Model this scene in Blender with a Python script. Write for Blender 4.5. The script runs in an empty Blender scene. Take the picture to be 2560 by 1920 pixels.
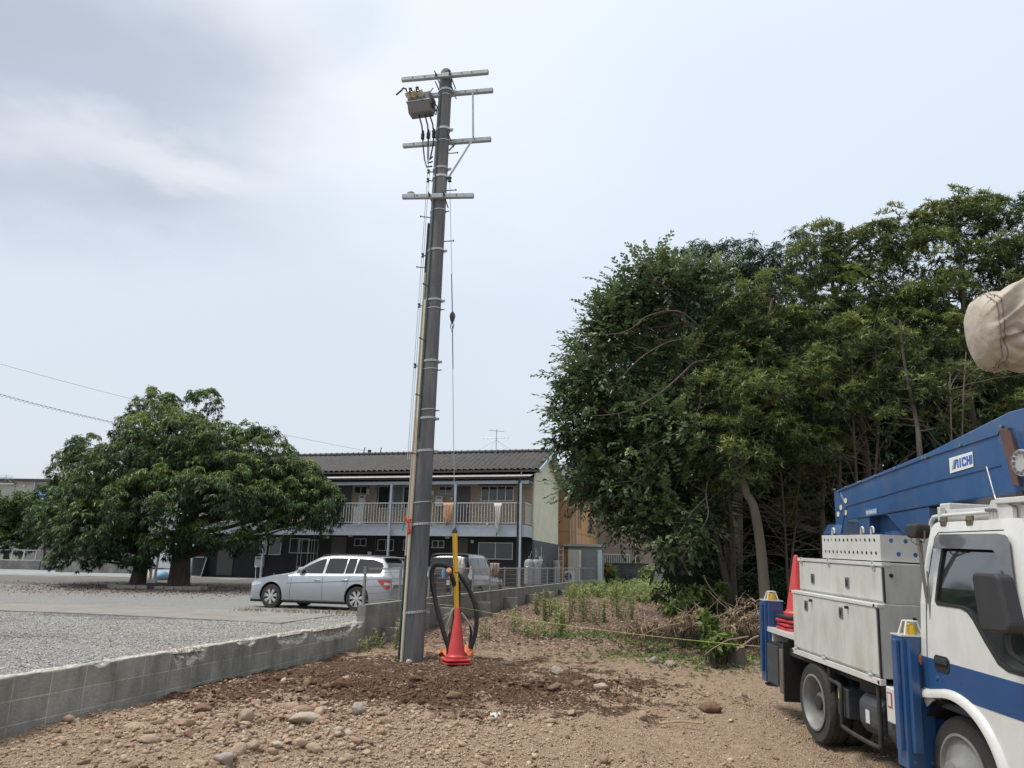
import bpy, math, random
import numpy as np
from mathutils import Vector, Matrix
from math import sin, cos, pi, radians as rad
random.seed(7); RNG = np.random.default_rng(11)
sc = bpy.context.scene
COL = sc.collection

# ------------------------------------------------------------------ camera
F = 1845.0; PITCH = rad(14.06); ROLL = rad(1.15); EYE = 1.6
cam_d = bpy.data.cameras.new("camera"); cam = bpy.data.objects.new("camera", cam_d); COL.objects.link(cam)
cam_d.sensor_fit = 'HORIZONTAL'; cam_d.sensor_width = 36.0; cam_d.lens = 36.0 * F / 2560.0
cam_d.clip_start = 0.05; cam_d.clip_end = 3000
cam.matrix_world = Matrix.Translation((0, 0, EYE)) @ Matrix.Rotation(rad(90) + PITCH, 4, 'X') @ Matrix.Rotation(ROLL, 4, 'Z')
sc.camera = cam

# ------------------------------------------------------------------ light
SUN_EL, SUN_AZ = rad(66), rad(262)      # azimuth clockwise from +Y
sd = bpy.data.lights.new("sun", 'SUN'); sun = bpy.data.objects.new("sun", sd); COL.objects.link(sun)
sd.energy = 2.6; sd.angle = rad(18); sd.color = (1.0, 0.96, 0.88)
_d = Vector((sin(SUN_AZ) * cos(SUN_EL), cos(SUN_AZ) * cos(SUN_EL), sin(SUN_EL)))
sun.rotation_euler = _d.to_track_quat('Z', 'Y').to_euler()
sc.view_settings.view_transform = 'Standard'; sc.view_settings.look = 'None'
sc.view_settings.exposure = 0.29; sc.view_settings.gamma = 1.0

def dirn(px, py):
    x = (px - 1280) / F; y = -(py - 960) / F
    xc = x * cos(ROLL) - y * sin(ROLL); yc = x * sin(ROLL) + y * cos(ROLL)
    return Vector((xc, cos(PITCH) - yc * sin(PITCH), yc * cos(PITCH) + sin(PITCH)))
def at(px, py, Y):
    d = dirn(px, py); return Vector((0, 0, EYE)) + d * (Y / d.y)

w = bpy.data.worlds.new("World"); sc.world = w; w.use_nodes = True
nt = w.node_tree; nt.nodes.clear()
N = nt.nodes.new; L = nt.links.new
out = N("ShaderNodeOutputWorld"); mix = N("ShaderNodeMixShader")
sky = N("ShaderNodeTexSky"); sky.sky_type = 'NISHITA'; sky.sun_disc = False
sky.sun_elevation = SUN_EL; sky.sun_rotation = SUN_AZ; sky.dust_density = 3.0; sky.air_density = 1.2
b1 = N("ShaderNodeBackground"); b1.inputs[1].default_value = 0.09; L(sky.outputs[0], b1.inputs[0])
b2 = N("ShaderNodeBackground"); b2.inputs[1].default_value = 1.0
mix.inputs[0].default_value = 0.86
L(b1.outputs[0], mix.inputs[1]); L(b2.outputs[0], mix.inputs[2]); L(mix.outputs[0], out.inputs[0])
tc = N("ShaderNodeTexCoord"); sep = N("ShaderNodeSeparateXYZ"); L(tc.outputs['Generated'], sep.inputs[0])
# overcast veil: paler and brighter towards the zenith, greyer blue low down
zr = N("ShaderNodeValToRGB"); L(sep.outputs[2], zr.inputs[0])
cr = zr.color_ramp; cr.elements[0].position = 0.0; cr.elements[0].color = (0.60, 0.65, 0.70, 1)
cr.elements[1].position = 1.0; cr.elements[1].color = (1.05, 1.08, 1.12, 1)
for p_, c_ in ((0.12, (0.64, 0.695, 0.76, 1)), (0.35, (0.65, 0.718, 0.80, 1)), (0.6, (0.695, 0.765, 0.855, 1))):
    e = cr.elements.new(p_); e.color = c_
nz = N("ShaderNodeTexNoise"); nz.inputs['Scale'].default_value = 2.2; nz.inputs['Detail'].default_value = 6; nz.inputs['Roughness'].default_value = 0.55
mp = N("ShaderNodeMapping"); mp.inputs['Scale'].default_value = (1, 1, 2.4); mp.inputs['Location'].default_value = (3.1, .7, 1.9)
L(tc.outputs['Generated'], mp.inputs[0]); L(mp.outputs[0], nz.inputs['Vector'])
dist = N("ShaderNodeVectorMath"); dist.operation = 'MULTIPLY_ADD'
sub = N("ShaderNodeVectorMath"); sub.operation = 'SUBTRACT'; sub.inputs[1].default_value = (.5, .5, .5); L(nz.outputs['Color'], sub.inputs[0])
L(sub.outputs[0], dist.inputs[0]); dist.inputs[1].default_value = (.34, .34, .34); L(tc.outputs['Generated'], dist.inputs[2])
cur = zr.outputs[0]
def blob(px, py, r0, r1, colr, amt, sc_=(1, 1, 1)):
    """a soft cloud mass in the direction seen at that bearing"""
    global cur
    d = dirn(px, py).normalized()
    s1 = N("ShaderNodeVectorMath"); s1.operation = 'SUBTRACT'; L(dist.outputs[0], s1.inputs[0]); s1.inputs[1].default_value = d
    s2 = N("ShaderNodeVectorMath"); s2.operation = 'MULTIPLY'; L(s1.outputs[0], s2.inputs[0]); s2.inputs[1].default_value = sc_
    ln = N("ShaderNodeVectorMath"); ln.operation = 'LENGTH'; L(s2.outputs[0], ln.inputs[0])
    mr = N("ShaderNodeMapRange"); mr.interpolation_type = 'SMOOTHSTEP'; L(ln.outputs['Value'], mr.inputs[0])
    mr.inputs[1].default_value = r0; mr.inputs[2].default_value = r1; mr.inputs[3].default_value = amt; mr.inputs[4].default_value = 0
    mx = N("ShaderNodeMix"); mx.data_type = 'RGBA'; L(mr.outputs[0], mx.inputs[0]); L(cur, mx.inputs[6]); mx.inputs[7].default_value = (*colr, 1)
    cur = mx.outputs[2]
blob(1150, 60, .10, .42, (.88, .91, .96), .6, (1, 1, 1.2))
blob(620, 150, .04, .30, (.90, .91, .95), .75, (1, 1, 1.3))
blob(0, 180, .10, .36, (.38, .43, .51), .85, (.75, 1, 1.5))
blob(250, 260, .02, .22, (.50, .57, .67), .5, (.8, 1, 1.8))
blob(860, 20, .01, .14, (.56, .65, .77), .5, (1, 1, 1.4))
blob(330, 375, .0, .12, (.86, .85, .87), .6, (.7, 1, 2.2))
blob(560, 440, .0, .11, (.88, .87, .90), .55, (.7, 1, 2.4))
blob(30, 360, .0, .12, (.82, .80, .85), .6, (1, 1, 1.5))
blob(1900, 120, .10, .65, (.76, .85, .96), .4, (1, 1, 1))
L(cur, b2.inputs[0])

# ------------------------------------------------------------------ helpers
def tag(o, label=None, cat=None, group=None, kind=None):
    if label: o['label'] = label
    if cat: o['category'] = cat
    if group: o['group'] = group
    if kind: o['kind'] = kind
    return o
def empty(name, loc=(0, 0, 0), rz=0.0, label=None, cat=None, group=None):
    o = bpy.data.objects.new(name, None); COL.objects.link(o); o.empty_display_size = .2
    o.location = loc; o.rotation_euler = (0, 0, rz)
    return tag(o, label, cat, group)

def _inp(b, n): return b.inputs[n]
def mat(name, col, rough=.7, metal=0.0, var=.12, scale=6.0, bump=0.0, bscale=30.0, spec=.5, trans=0.0, coat=0.0, stretch=(1, 1, 1), dirt=None, dscale=2.0, damt=.5, alpha=1.0):
    m = bpy.data.materials.new(name); m.use_nodes = True; t = m.node_tree; n = t.nodes; l = t.links
    b = n['Principled BSDF']
    b.inputs['Roughness'].default_value = rough; b.inputs['Metallic'].default_value = metal
    b.inputs['Specular IOR Level'].default_value = spec
    if coat: b.inputs['Coat Weight'].default_value = coat; b.inputs['Coat Roughness'].default_value = .08
    if trans: b.inputs['Transmission Weight'].default_value = trans
    if alpha < 1: b.inputs['Alpha'].default_value = alpha
    co = n.new('ShaderNodeTexCoord'); mp = n.new('ShaderNodeMapping'); mp.inputs['Scale'].default_value = stretch
    l.new(co.outputs['Object'], mp.inputs[0])
    no = n.new('ShaderNodeTexNoise'); no.inputs['Scale'].default_value = scale; no.inputs['Detail'].default_value = 6; no.inputs['Roughness'].default_value = .6
    l.new(mp.outputs[0], no.inputs['Vector'])
    mr = n.new('ShaderNodeMapRange'); mr.inputs[1].default_value = .3; mr.inputs[2].default_value = .7; mr.inputs[3].default_value = 1 - var; mr.inputs[4].default_value = 1 + var
    l.new(no.outputs[0], mr.inputs[0])
    mx = n.new('ShaderNodeVectorMath'); mx.operation = 'SCALE'; mx.inputs[0].default_value = col[:3]; l.new(mr.outputs[0], mx.inputs['Scale'])
    last = mx.outputs[0]
    if dirt:
        n2 = n.new('ShaderNodeTexNoise'); n2.inputs['Scale'].default_value = dscale; n2.inputs['Detail'].default_value = 8; n2.inputs['Roughness'].default_value = .7
        l.new(mp.outputs[0], n2.inputs['Vector'])
        m2 = n.new('ShaderNodeMapRange'); m2.inputs[1].default_value = .45; m2.inputs[2].default_value = .7; m2.inputs[3].default_value = 0; m2.inputs[4].default_value = damt
        l.new(n2.outputs[0], m2.inputs[0])
        mm = n.new('ShaderNodeMix'); mm.data_type = 'RGBA'; l.new(m2.outputs[0], mm.inputs[0]); l.new(last, mm.inputs[6]); mm.inputs[7].default_value = (*dirt, 1)
        last = mm.outputs[2]
    l.new(last, b.inputs['Base Color'])
    rr = n.new('ShaderNodeMapRange'); rr.inputs[3].default_value = max(0, rough - .08); rr.inputs[4].default_value = min(1, rough + .08); l.new(no.outputs[0], rr.inputs[0]); l.new(rr.outputs[0], b.inputs['Roughness'])
    if bump:
        nb = n.new('ShaderNodeTexNoise'); nb.inputs['Scale'].default_value = bscale; nb.inputs['Detail'].default_value = 5; l.new(mp.outputs[0], nb.inputs['Vector'])
        bp = n.new('ShaderNodeBump'); bp.inputs['Strength'].default_value = bump; bp.inputs['Distance'].default_value = .02; l.new(nb.outputs[0], bp.inputs['Height']); l.new(bp.outputs[0], b.inputs['Normal'])
    return m

def tint_mat(name, stops, rough=.8, translucent=0.0, spec=.3, bump=0.0, noise=0.0, nscale=40):
    """colour read from a per-vertex 'tint' value (each leaf or stone has its own)"""
    m = bpy.data.materials.new(name); m.use_nodes = True; t = m.node_tree; n = t.nodes; l = t.links; b = n['Principled BSDF']
    a = n.new('ShaderNodeAttribute'); a.attribute_name = 'tint'; r = n.new('ShaderNodeValToRGB'); src = a.outputs['Fac']
    if noise:
        no = n.new('ShaderNodeTexNoise'); no.inputs['Scale'].default_value = nscale; no.inputs['Detail'].default_value = 5
        co = n.new('ShaderNodeTexCoord'); l.new(co.outputs['Object'], no.inputs['Vector'])
        ma = n.new('ShaderNodeMath'); ma.operation = 'MULTIPLY_ADD'; l.new(no.outputs[0], ma.inputs[0]); ma.inputs[1].default_value = noise * 2; l.new(src, ma.inputs[2])
        mb = n.new('ShaderNodeMath'); mb.operation = 'SUBTRACT'; l.new(ma.outputs[0], mb.inputs[0]); mb.inputs[1].default_value = noise; src = mb.outputs[0]
    l.new(src, r.inputs[0]); c = r.color_ramp
    c.elements[0].position = stops[0][0]; c.elements[0].color = (*stops[0][1], 1); c.elements[1].position = stops[-1][0]; c.elements[1].color = (*stops[-1][1], 1)
    for p_, q_ in stops[1:-1]: e = c.elements.new(p_); e.color = (*q_, 1)
    l.new(r.outputs[0], b.inputs['Base Color']); b.inputs['Roughness'].default_value = rough; b.inputs['Specular IOR Level'].default_value = spec
    if bump:
        nb = n.new('ShaderNodeTexNoise'); nb.inputs['Scale'].default_value = 45; nb.inputs['Detail'].default_value = 6
        co2 = n.new('ShaderNodeTexCoord'); l.new(co2.outputs['Object'], nb.inputs['Vector'])
        bp = n.new('ShaderNodeBump'); bp.inputs['Strength'].default_value = bump; bp.inputs['Distance'].default_value = .015; l.new(nb.outputs[0], bp.inputs['Height']); l.new(bp.outputs[0], b.inputs['Normal'])
    if translucent:
        tr = n.new('ShaderNodeBsdfTranslucent'); l.new(r.outputs[0], tr.inputs[0]); ms = n.new('ShaderNodeMixShader'); ms.inputs[0].default_value = translucent
        l.new(b.outputs[0], ms.inputs[1]); l.new(tr.outputs[0], ms.inputs[2]); l.new(ms.outputs[0], n['Material Output'].inputs[0])
    return m

class MB:
    def __init__(s, off=(0, 0, 0)): s.v = []; s.f = []; s.m = []; s.off = Vector(off)
    def add(s, vs, fs, mi=0):
        k = len(s.v); s.v += [tuple(Vector(v) - s.off) for v in vs]; s.f += [tuple(i + k for i in f) for f in fs]; s.m += [mi] * len(fs); return s
    def box(s, c, d, mi=0, rz=0.0, M=None):
        h = [x / 2 for x in d]; R = M if M is not None else Matrix.Rotation(rz, 3, 'Z')
        vs = [Vector(c) + R @ Vector((sx * h[0], sy * h[1], sz * h[2])) for sx in (-1, 1) for sy in (-1, 1) for sz in (-1, 1)]
        return s.add(vs, [(0, 1, 3, 2), (4, 6, 7, 5), (0, 4, 5, 1), (2, 3, 7, 6), (0, 2, 6, 4), (1, 5, 7, 3)], mi)
    def bb(s, x0, x1, y0, y1, z0, z1, mi=0): return s.box(((x0 + x1) / 2, (y0 + y1) / 2, (z0 + z1) / 2), (x1 - x0, y1 - y0, z1 - z0), mi)
    def bar(s, a, b, wd, h=None, mi=0, up=(0, 0, 1)):
        a = Vector(a); b = Vector(b); h = h or wd; z = (b - a); ln = z.length; z.normalize(); x = z.cross(Vector(up))
        if x.length < 1e-3: x = Vector((1, 0, 0))
        x.normalize(); y = x.cross(z); R = Matrix((x, y, z)).transposed(); return s.box((a + b) / 2, (wd, h, ln), mi, M=R)
    def tube(s, pts, r, n=8, mi=0, cap=True):
        P = [Vector(p) for p in pts]; R = r if isinstance(r, (list, tuple)) else [r] * len(P); k = len(P); vs = []; prev = None
        for i, p in enumerate(P):
            t = (P[min(i + 1, k - 1)] - P[max(i - 1, 0)]).normalized()
            if prev is None:
                a = t.cross(Vector((0, 0, 1)));
                if a.length < .05: a = t.cross(Vector((0, 1, 0)))
                a.normalize()
            else:
                a = prev - t * prev.dot(t)
                if a.length < 1e-4: a = t.orthogonal()
                a.normalize()
            prev = a; b = t.cross(a)
            vs += [p + (a * cos(2 * pi * j / n) + b * sin(2 * pi * j / n)) * R[i] for j in range(n)]
        fs = [(i * n + j, i * n + (j + 1) % n, (i + 1) * n + (j + 1) % n, (i + 1) * n + j) for i in range(k - 1) for j in range(n)]
        if cap: fs += [tuple(range(n - 1, -1, -1)), tuple((k - 1) * n + j for j in range(n))]
        return s.add(vs, fs, mi)
    def cyl(s, a, b, r0, r1=None, n=16, mi=0): return s.tube([a, b], [r0, r0 if r1 is None else r1], n, mi)
    def lathe(s, c, prof, axis='Z', n=24, mi=0, M=None, cap=True):
        vs = []
        for r, h in prof:
            for j in range(n):
                a = 2 * pi * j / n; p = Vector((r * cos(a), r * sin(a), h))
                if axis == 'Y': p = Vector((p.x, p.z, p.y))
                if axis == 'X': p = Vector((p.z, p.x, p.y))
                if M is not None: p = M @ p
                vs.append(Vector(c) + p)
        k = len(prof); fs = [(i * n + j, i * n + (j + 1) % n, (i + 1) * n + (j + 1) % n, (i + 1) * n + j) for i in range(k - 1) for j in range(n)]
        if cap: fs += [tuple(range(n - 1, -1, -1)), tuple((k - 1) * n + j for j in range(n))]
        return s.add(vs, fs, mi)
    def prism(s, poly, t0, t1, axis='Y', mi=0):
        """polygon in the plane across 'axis', thickened from t0 to t1"""
        def P(a, b, t): return (a, t, b) if axis == 'Y' else ((t, a, b) if axis == 'X' else (a, b, t))
        n = len(poly); vs = [P(a, b, t0) for a, b in poly] + [P(a, b, t1) for a, b in poly]
        return s.add(vs, [tuple(range(n)), tuple(range(2 * n - 1, n - 1, -1))] + [(i, (i + 1) % n, n + (i + 1) % n, n + i) for i in range(n)], mi)
    def build(s, name, mats, parent=None, smooth=False, bevel=0.0, fix=True):
        me = bpy.data.meshes.new(name); me.from_pydata(s.v, [], s.f)
        for m_ in (mats if isinstance(mats, (list, tuple)) else [mats]): me.materials.append(m_)
        me.polygons.foreach_set('material_index', s.m)
        if fix:
            import bmesh
            bm = bmesh.new(); bm.from_mesh(me); bmesh.ops.recalc_face_normals(bm, faces=bm.faces); bm.to_mesh(me); bm.free()
        if smooth: me.shade_smooth() if hasattr(me, 'shade_smooth') else None
        me.update(); o = bpy.data.objects.new(name, me); COL.objects.link(o)
        if parent: o.parent = parent
        if smooth and smooth != 'all':
            try:
                me.set_sharp_from_angle(angle=rad(38))
            except Exception: pass
        if bevel:
            b = o.modifiers.new('bevel', 'BEVEL'); b.width = bevel; b.segments = 2; b.limit_method = 'ANGLE'
        return o

def copy_tree(o, parent=None):
    c = o.copy(); COL.objects.link(c); c.parent = parent
    for ch in o.children: copy_tree(ch, c)
    return c

# value noise (numpy)
_T = np.random.default_rng(5).random((256, 256))
def vn(x, y):
    x = np.asarray(x, float); y = np.asarray(y, float); xi = np.floor(x).astype(int); yi = np.floor(y).astype(int); u = x - xi; v = y - yi
    u = u * u * (3 - 2 * u); v = v * v * (3 - 2 * v)
    g = lambda a, b: _T[a % 256, b % 256]
    return (g(xi, yi) * (1 - u) + g(xi + 1, yi) * u) * (1 - v) + (g(xi, yi + 1) * (1 - u) + g(xi + 1, yi + 1) * u) * v - .5
def sm(x, a, b):
    t = np.clip((np.asarray(x, float) - a) / (b - a), 0, 1); return t * t * (3 - 2 * t)

# property grid: along the block wall (s) and to the left of it (t)
HEAD = rad(14.3); WO = Vector((-2.45, 13.3, 0)); D = Vector((sin(HEAD), cos(HEAD), 0)); NL = Vector((-cos(HEAD), sin(HEAD), 0))
LH = rad(12.9); LD = Vector((sin(LH), cos(LH), 0))
def gz(x, y, rough=True):
    """height of the bare earth"""
    x = np.asarray(x, float); y = np.asarray(y, float)
    b = np.interp(y, [-50, 0, 5.7, 8, 12, 14, 20, 30, 46, 100, 600], [-.15, -.08, .0, .07, .2, .28, .42, .6, .84, 1.1, 2.0])
    z = b - .04 * np.clip(x, -7, 7) * (1 - sm(y, 9, 12.5))
    if rough:
        near = (1 - sm(y, 15, 22)) * (1 - sm(np.abs(x), 7, 12))
        dig = np.exp(-(((x + .9) / 3.0) ** 2 + ((y - 10.6) / 2.0) ** 2))        # disturbed soil round the pole
        rub = np.exp(-(((x + 2.3) / 1.5) ** 2 + ((y - 7.1) / 1.3) ** 2)) + .5 * np.exp(-(((x - 1.0) / 1.5) ** 2 + ((y - 10.1) / .8) ** 2))
        z = z + near * (.045 * vn(x * 1.3, y * 1.3) + .028 * vn(x * 4.1, y * 4.1) + (.024 + .034 * np.clip(dig + rub, 0, 1)) * vn(x * 9, y * 9) + (.013 + .014 * np.clip(dig + rub, 0, 1)) * vn(x * 21, y * 21) + (.006 + .008 * np.clip(dig + rub, 0, 1)) * vn(x * 43, y * 43))
        z = z + rub * (.09 + .09 * vn(x * 3.1, y * 3.1 + 5)) + .06 * dig * (vn(x * 2.2 + 9, y * 2.2) + .3)
        for a_, b_ in ((1.15, .05), (2.75, .05), (-.2, .16)):      # wheel ruts
            u_ = (x - a_ - b_ * y) / .13; z = z - (1 - sm(y, 8.5, 10)) * (.022 * np.exp(-u_ ** 2) - .012 * np.exp(-(np.abs(u_) - 1.9) ** 2 * 2)) * (.8 + .5 * np.sin(y * 42 + 9 * np.abs(u_)))
        z = z - .55 * sm(side(x, y), .02, .16)
    return z
def side(x, y):          # signed distance to the left of the wall line
    lo = (x - WO.x) * (-cos(LH)) + (y - WO.y) * sin(LH); hi = (x - WO.x) * NL.x + (y - WO.y) * NL.y
    return np.where(y < WO.y, lo, hi)
def gg(x, y):
    """height of the gravelled lot on the left"""
    return np.interp(y, [0, 13, 17, 20, 23, 28, 33, 39, 60, 100, 600], [.63, .63, .51, .43, .41, .52, .68, .88, 1.0, 1.2, 2.0])
# ------------------------------------------------------------------ ground
def grid_mesh(name, xs, ys, zf, m, kind='structure', keep=None):
    X, Y = np.meshgrid(xs, ys); Z = zf(X, Y); nx, ny = len(xs), len(ys)
    co = np.stack([X, Y, Z], -1).reshape(-1, 3)
    i = np.arange(nx - 1)[None, :] + nx * np.arange(ny - 1)[:, None]; i = i.ravel()
    q = np.stack([i, i + 1, i + 1 + nx, i + nx], -1)
    if keep is not None:
        c = co[q].mean(1); q = q[keep(c[:, 0], c[:, 1])]
    return np_mesh(name, co, q, m, kind=kind, smooth=True)
def np_mesh(name, co, q, m, kind=None, smooth=False, tint=None, parent=None):
    me = bpy.data.meshes.new(name); k = q.shape[1]
    me.vertices.add(len(co)); me.vertices.foreach_set('co', co.astype(np.float32).ravel())
    me.loops.add(q.size); me.loops.foreach_set('vertex_index', q.astype(np.int32).ravel())
    me.polygons.add(len(q)); me.polygons.foreach_set('loop_start', (np.arange(len(q)) * k).astype(np.int32))
    try: me.polygons.foreach_set('loop_total', np.full(len(q), k, np.int32))
    except Exception: pass
    if smooth: me.polygons.foreach_set('use_smooth', np.ones(len(q), bool))
    me.materials.append(m); me.update(calc_edges=True); me.validate()
    if tint is not None:
        a = me.attributes.new('tint', 'FLOAT', 'POINT'); a.data.foreach_set('value', tint.astype(np.float32))
    o = bpy.data.objects.new(name, me); COL.objects.link(o)
    if kind: o['kind'] = kind
    if parent: o.parent = parent
    return o
def cumul(a, b, s0, g=1.0, smax=50):
    r = [a]; s = s0
    while r[-1] < b: r.append(r[-1] + s); s = min(s * g, smax)
    return r
def earth_mat():
    m = bpy.data.materials.new('bare_earth'); m.use_nodes = True; n = m.node_tree.nodes; l = m.node_tree.links; b = n['Principled BSDF']; b.inputs['Roughness'].default_value = .95; b.inputs['Specular IOR Level'].default_value = .15
    co = n.new('ShaderNodeTexCoord'); sp = n.new('ShaderNodeSeparateXYZ'); l.new(co.outputs['Object'], sp.inputs[0])
    def noise(s, d=6, r=.6):
        q = n.new('ShaderNodeTexNoise'); q.inputs['Scale'].default_value = s; q.inputs['Detail'].default_value = d; q.inputs['Roughness'].default_value = r; l.new(co.outputs['Object'], q.inputs['Vector']); return q
    def ramp(src, stops):
        r = n.new('ShaderNodeValToRGB'); l.new(src, r.inputs[0]); c = r.color_ramp; c.elements[0].position = stops[0][0]; c.elements[0].color = (*stops[0][1], 1); c.elements[1].position = stops[-1][0]; c.elements[1].color = (*stops[-1][1], 1)
        for p_, q_ in stops[1:-1]: e = c.elements.new(p_); e.color = (*q_, 1)
        return r.outputs[0]
    def mixc(f, a, bcol):
        x = n.new('ShaderNodeMix'); x.data_type = 'RGBA'; l.new(f, x.inputs[0]); l.new(a, x.inputs[6]); l.new(bcol, x.inputs[7]); return x.outputs[2]
    def math(op, a, bb, c=None):
        x = n.new('ShaderNodeMath'); x.operation = op
        for i, v in enumerate((a, bb, c)):
            if v is None: continue
            if isinstance(v, (int, float)): x.inputs[i].default_value = v
            else: l.new(v, x.inputs[i])
        return x.outputs[0]
    def mrange(v, a, bb, c=0, d=1):
        x = n.new('ShaderNodeMapRange'); x.interpolation_type = 'SMOOTHSTEP'; l.new(v, x.inputs[0])
        for i, q in enumerate((a, bb, c, d)): x.inputs[i + 1].default_value = q
        return x.outputs[0]
    n1 = noise(18, 10, .75); n2 = noise(1.2, 5); n3 = noise(70, 4)
    vo = n.new('ShaderNodeTexVoronoi'); vo.inputs['Scale'].default_value = 55; l.new(co.outputs['Object'], vo.inputs['Vector'])
    dry = ramp(n1.outputs[0], [(.3, (.30, .20, .13)), (.5, (.49, .355, .245)), (.68, (.66, .515, .38))])
    wet = ramp(n1.outputs[0], [(.34, (.045, .024, .014)), (.5, (.12, .066, .039)), (.66, (.28, .18, .12))])
    litter = ramp(n3.outputs[0], [(.3, (.15, .095, .065)), (.5, (.30, .21, .155)), (.7, (.47, .36, .28))])
    gr = ramp(n1.outputs[0], [(.3, (.06, .09, .03)), (.7, (.16, .20, .07))])
    # wet dug soil
    n4 = noise(3.2, 7, .65); dx = math('DIVIDE', math('ADD', sp.outputs[0], 1.9), 4.3); dy = math('DIVIDE', math('SUBTRACT', sp.outputs[1], 10.3), 2.3)
    rr = math('ADD', math('MULTIPLY', dx, dx), math('MULTIPLY', dy, dy)); rr = math('ADD', rr, math('MULTIPLY', math('SUBTRACT', n2.outputs[0], .5), 2.6)); rr = math('ADD', rr, math('MULTIPLY', math('SUBTRACT', n4.outputs[0], .5), 4.2)); rr = math('ADD', rr, math('MULTIPLY', math('SUBTRACT', n1.outputs[0], .5), 1.6))
    fw = mrange(rr, .55, 1.0, .94, 0)
    c0 = mixc(fw, dry, wet)
    yy = math('ADD', sp.outputs[1], math('MULTIPLY', n2.outputs[0], 3)); fl = mrange(yy, 14.0, 16.5)
    c1 = mixc(fl, c0, litter)
    fg = mrange(math('ADD', sp.outputs[1], math('MULTIPLY', n2.outputs[0], 14)), 30, 44)
    c2 = mixc(fg, c1, gr)
    # pale stone flecks
    fk = mrange(vo.outputs['Color'], .78, .9); fk = math('MULTIPLY', fk, .5)
    pale = n.new('ShaderNodeRGB'); pale.outputs[0].default_value = (.42, .35, .28, 1)
    c3 = mixc(math('MULTIPLY', fk, mrange(sp.outputs[1], 20, 30, 1, 0)), c2, pale.outputs[0])
    l.new(c3, b.inputs['Base Color'])
    hsum = math('ADD', math('MULTIPLY', n1.outputs[0], 1.2), math('MULTIPLY', vo.outputs['Distance'], -.8)); hsum = math('ADD', hsum, math('MULTIPLY', n3.outputs[0], .5))
    bp = n.new('ShaderNodeBump'); bp.inputs['Strength'].default_value = 1.0; bp.inputs['Distance'].default_value = .05; l.new(hsum, bp.inputs['Height']); l.new(bp.outputs[0], b.inputs['Normal'])
    return m
M_EARTH = earth_mat()
xs = sorted([-x for x in cumul(6.2, 900, .3, 1.3)] + cumul(-6.0, 6.0, .045) + cumul(6.35, 900, .3, 1.3))
ys = sorted([-200, -60, -20, -6, -2, 0, 1.5] + cumul(2.4, 13.5, .028, 1.004, .09) + cumul(13.7, 26, .12, 1.03) + cumul(26.5, 1500, .8, 1.15, 120))
grid_mesh('ground', np.array(sorted(set(xs))), np.array(sorted(set(ys))), gz, M_EARTH)

# gravelled lot, left of the wall
def gravel_mat():
    m = bpy.data.materials.new('gravel'); m.use_nodes = True; n = m.node_tree.nodes; l = m.node_tree.links; b = n['Principled BSDF']; b.inputs['Roughness'].default_value = .9; b.inputs['Specular IOR Level'].default_value = .2
    co = n.new('ShaderNodeTexCoord'); vo = n.new('ShaderNodeTexVoronoi'); vo.inputs['Scale'].default_value = 62; l.new(co.outputs['Object'], vo.inputs['Vector'])
    s = n.new('ShaderNodeSeparateColor'); l.new(vo.outputs['Color'], s.inputs[0])
    r = n.new('ShaderNodeValToRGB'); l.new(s.outputs[0], r.inputs[0]); c = r.color_ramp; c.elements[0].color = (.20, .195, .185, 1); c.elements[1].color = (.58, .56, .51, 1)
    e = c.elements.new(.35); e.color = (.33, .32, .30, 1); e = c.elements.new(.7); e.color = (.43, .415, .385, 1)
    no = n.new('ShaderNodeTexNoise'); no.inputs['Scale'].default_value = .45; no.inputs['Detail'].default_value = 6; l.new(co.outputs['Object'], no.inputs['Vector'])
    def patch(src, a, bb, colr, prev, amt):
        mr = n.new('ShaderNodeMapRange'); mr.interpolation_type = 'SMOOTHSTEP'; l.new(src, mr.inputs[0]); mr.inputs[1].default_value = a; mr.inputs[2].default_value = bb; mr.inputs[4].default_value = amt
        x = n.new('ShaderNodeMix'); x.data_type = 'RGBA'; l.new(mr.outputs[0], x.inputs[0]); l.new(prev, x.inputs[6]); x.inputs[7].default_value = (*colr, 1); return x.outputs[2]
    k = patch(no.outputs[0], .55, .68, (.22, .24, .25), r.outputs[0], .55)
    n2 = n.new('ShaderNodeTexNoise'); n2.inputs['Scale'].default_value = .8; n2.inputs['Detail'].default_value = 7; mp = n.new('ShaderNodeMapping'); mp.inputs['Location'].default_value = (9, 4, 2); l.new(co.outputs['Object'], mp.inputs[0]); l.new(mp.outputs[0], n2.inputs['Vector'])
    k = patch(n2.outputs[0], .56, .72, (.36, .28, .21), k, .5)
    sp = n.new('ShaderNodeSeparateXYZ'); l.new(co.outputs['Object'], sp.inputs[0])
    ad = n.new('ShaderNodeMath'); ad.operation = 'MULTIPLY_ADD'; l.new(n2.outputs[0], ad.inputs[0]); ad.inputs[1].default_value = 6; l.new(sp.outputs[1], ad.inputs[2])
    k = patch(ad.outputs[0], 21, 24, (.26, .265, .28), k, .35)
    k = patch(ad.outputs[0], 33, 35, (.11, .085, .07), k, .5)
    k = patch(ad.outputs[0], 40, 42, (.42, .44, .45), k, .9)
    l.new(k, b.inputs['Base Color'])
    bp = n.new('ShaderNodeBump'); bp.inputs['Strength'].default_value = 1; bp.inputs['Distance'].default_value = .03; bp.invert = True; l.new(vo.outputs['Distance'], bp.inputs['Height']); l.new(bp.outputs[0], b.inputs['Normal'])
    return m
M_GRAV = gravel_mat()
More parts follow.
